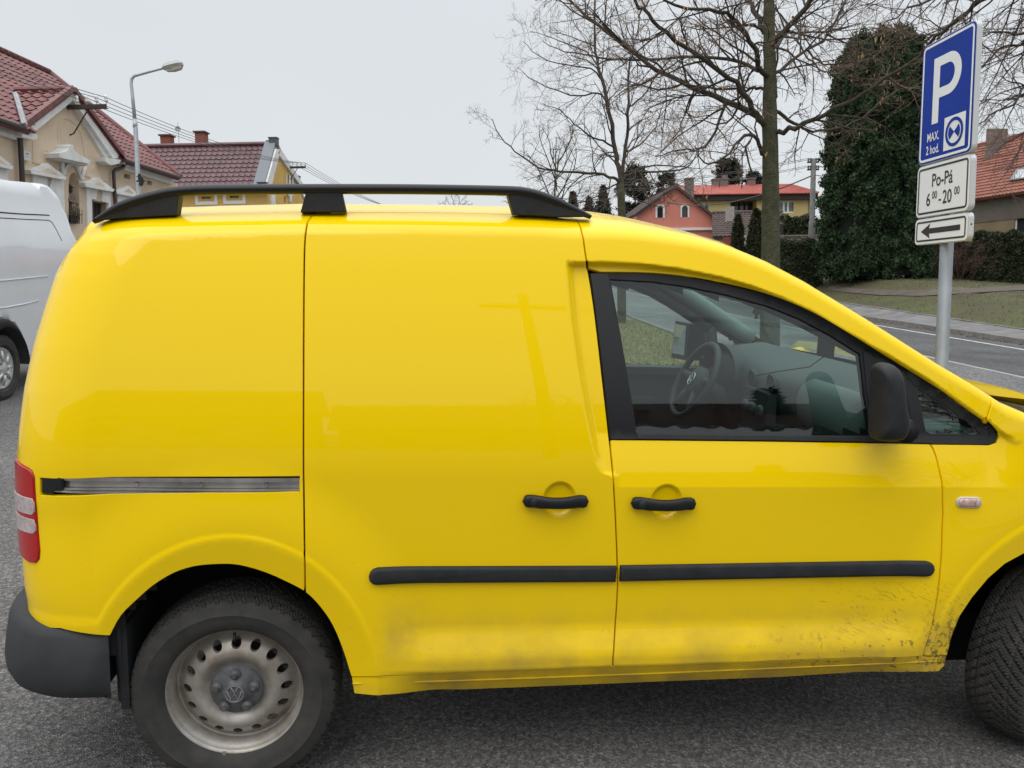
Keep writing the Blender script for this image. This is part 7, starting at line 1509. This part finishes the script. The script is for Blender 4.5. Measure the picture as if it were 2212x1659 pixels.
# --- across the street, behind the camera: seen mirrored in the paint and glass ---------
for k, (la, lb, L_, W_, hh, hr, yaw, cw_, lab) in enumerate(((-24, 9, 19, 8, 2.9, 5.6, 4, (.20, .16, .12), 'long low house with a brown-red roof mirrored in the driver door window'), (-27, -18, 33, 8, 3.2, 6.4, -2, (.30, .26, .2), 'gabled house mirrored faintly in the yellow paint of the sliding door'))):
    o = ground(la, lb); a = R(yaw); u = np.array((math.cos(a), math.sin(a), 0)); v = np.array((-math.sin(a), math.cos(a), 0)); t = thing('village_house', o, lab, 'house')
    q = lambda x, y, z: o + u * x + v * y + UPW * z
    mb = MB(); wallf = Fac(q(0, W_ / 2, 0), u, v); wn_ = [[(x, 1.0), (x + 1.1, 1.0), (x + 1.1, 2.2), (x, 2.2)] for x in np.arange(-L_ / 2 + 1.2, L_ / 2 - 1.5, 3.0)]; oz = o[2]
    wallface(mb, [(-L_ / 2, oz - 1), (L_ / 2, oz - 1), (L_ / 2, oz + hh), (-L_ / 2, oz + hh)], wallf.at, .3, [[(a_, b_ + oz) for a_, b_ in w_] for w_ in wn_])
    for s_ in (-1, 1): mb.prism([q(s_ * L_ / 2, -W_ / 2, -1), q(s_ * L_ / 2, W_ / 2, -1), q(s_ * L_ / 2, W_ / 2, hh), q(s_ * L_ / 2, 0, hr - .1), q(s_ * L_ / 2, -W_ / 2, hh)], -u * s_ * .3)
    mb.build('wall', mat('wall_behind_%d' % k, cw_, .9, noise=(.7, .15)), t)
    for w_ in wn_: mb = MB(); mb.prism([wallf.at(a_, b_ + oz, -.15) for a_, b_ in w_], -v * .03); mb.build('window', DKW, t)
    mb = MB(); 
    for s_ in (1, -1): roofplane(mb, [q(-L_ / 2 - .3, s_ * (W_ / 2 + .4), hh - .1), q(L_ / 2 + .3, s_ * (W_ / 2 + .4), hh - .1), q(L_ / 2 + .3, 0, hr), q(-L_ / 2 - .3, 0, hr)], None, q(-L_ / 2 - .3, s_ * (W_ / 2 + .4), hh - .1), u, .3, .36)
    mb.build('roof', mat('roof_behind_%d' % k, (.085, .042, .036), .8, noise=(1, .3)), t)
def rear_tree(la, lb, Hh, seed, lab):
    T = Tree(seed); T.rmin = .006; T.maxlev = 2; T.dens = [7, 6]; T.seedp = 0; T.scale = 1.5; T.lev0 = 0; b0 = ground(la, lb); T.path(T.trunk, [b0, b0 + UPW * Hh * .4, b0 + UPW * Hh * .85], .22, .06, 8, 3)
    for i in range(26): t = .3 + .6 * i / 26; a = i * 2.4; T.sub(b0 + UPW * Hh * .85 * t, np.array((math.cos(a), math.sin(a), .7)), Hh * .42 * (1.2 - t * .6), .05, 0, .02)
    T.done('bare_tree', b0, lab)
rear_tree(-33, 10, 9, 71, 'bare round-crowned tree mirrored above the low house in the driver door window'); rear_tree(-20, 22, 9, 72, 'bare tree mirrored at the front end of the driver door window')
def rear_spruce(la, lb, Hh, seed, lab):
    rng = np.random.default_rng(seed); b0 = ground(la, lb); t = thing('spruce_tree', b0, lab, 'conifer'); pts = []
    for k in range(24):
        q = .08 + .92 * k / 24
        for j in range(8): a = rng.random() * 6.28; rr = Hh * .17 * (1.05 - q) + .05; ss_ = rng.random(22); pts.append(np.stack([np.cos(a) * rr * ss_, np.sin(a) * rr * ss_, q * Hh - ss_ * rr * .3], 1) + rng.normal(0, .07, (22, 3)) + b0)
    leaves(np.vstack(pts), .3, rng).build('foliage', SPR, t); mb = MB(); mb.tube([b0, b0 + UPW * Hh], [.15, .02], 6); mb.build('trunk', BRANCH, t)
rear_spruce(-22, 15.5, 7.2, 73, 'spruce mirrored in the middle of the driver door window')
bq = ground(-9, 3.2); rp_ = thing('utility_pole', bq, 'utility pole with a crossarm mirrored in the yellow sliding door', 'utility pole'); mb = MB(); mb.tube([bq, bq + UPW * 8], [.15, .10], 10); mb.build('pole', mat('dark_wood_pole', (.07, .055, .045), .9), rp_, smooth=True); mb = MB(); mb.box(bq + (-.9, -.05, 7.4), (1.8, 0, 0), (0, .1, 0), (0, 0, .1)); mb.build('crossarm', RUSTB, rp_)
for k in range(4): wire('power_line', bq + (-.8 + .5 * k, 0, 7.6), ground(-11, 45, 7.5 + .1 * k), .7, .01, '%s of the thin wires mirrored across the driver door window' % ['lowest', 'second lowest', 'second highest', 'highest'][k], group='wires mirrored in the driver door window')
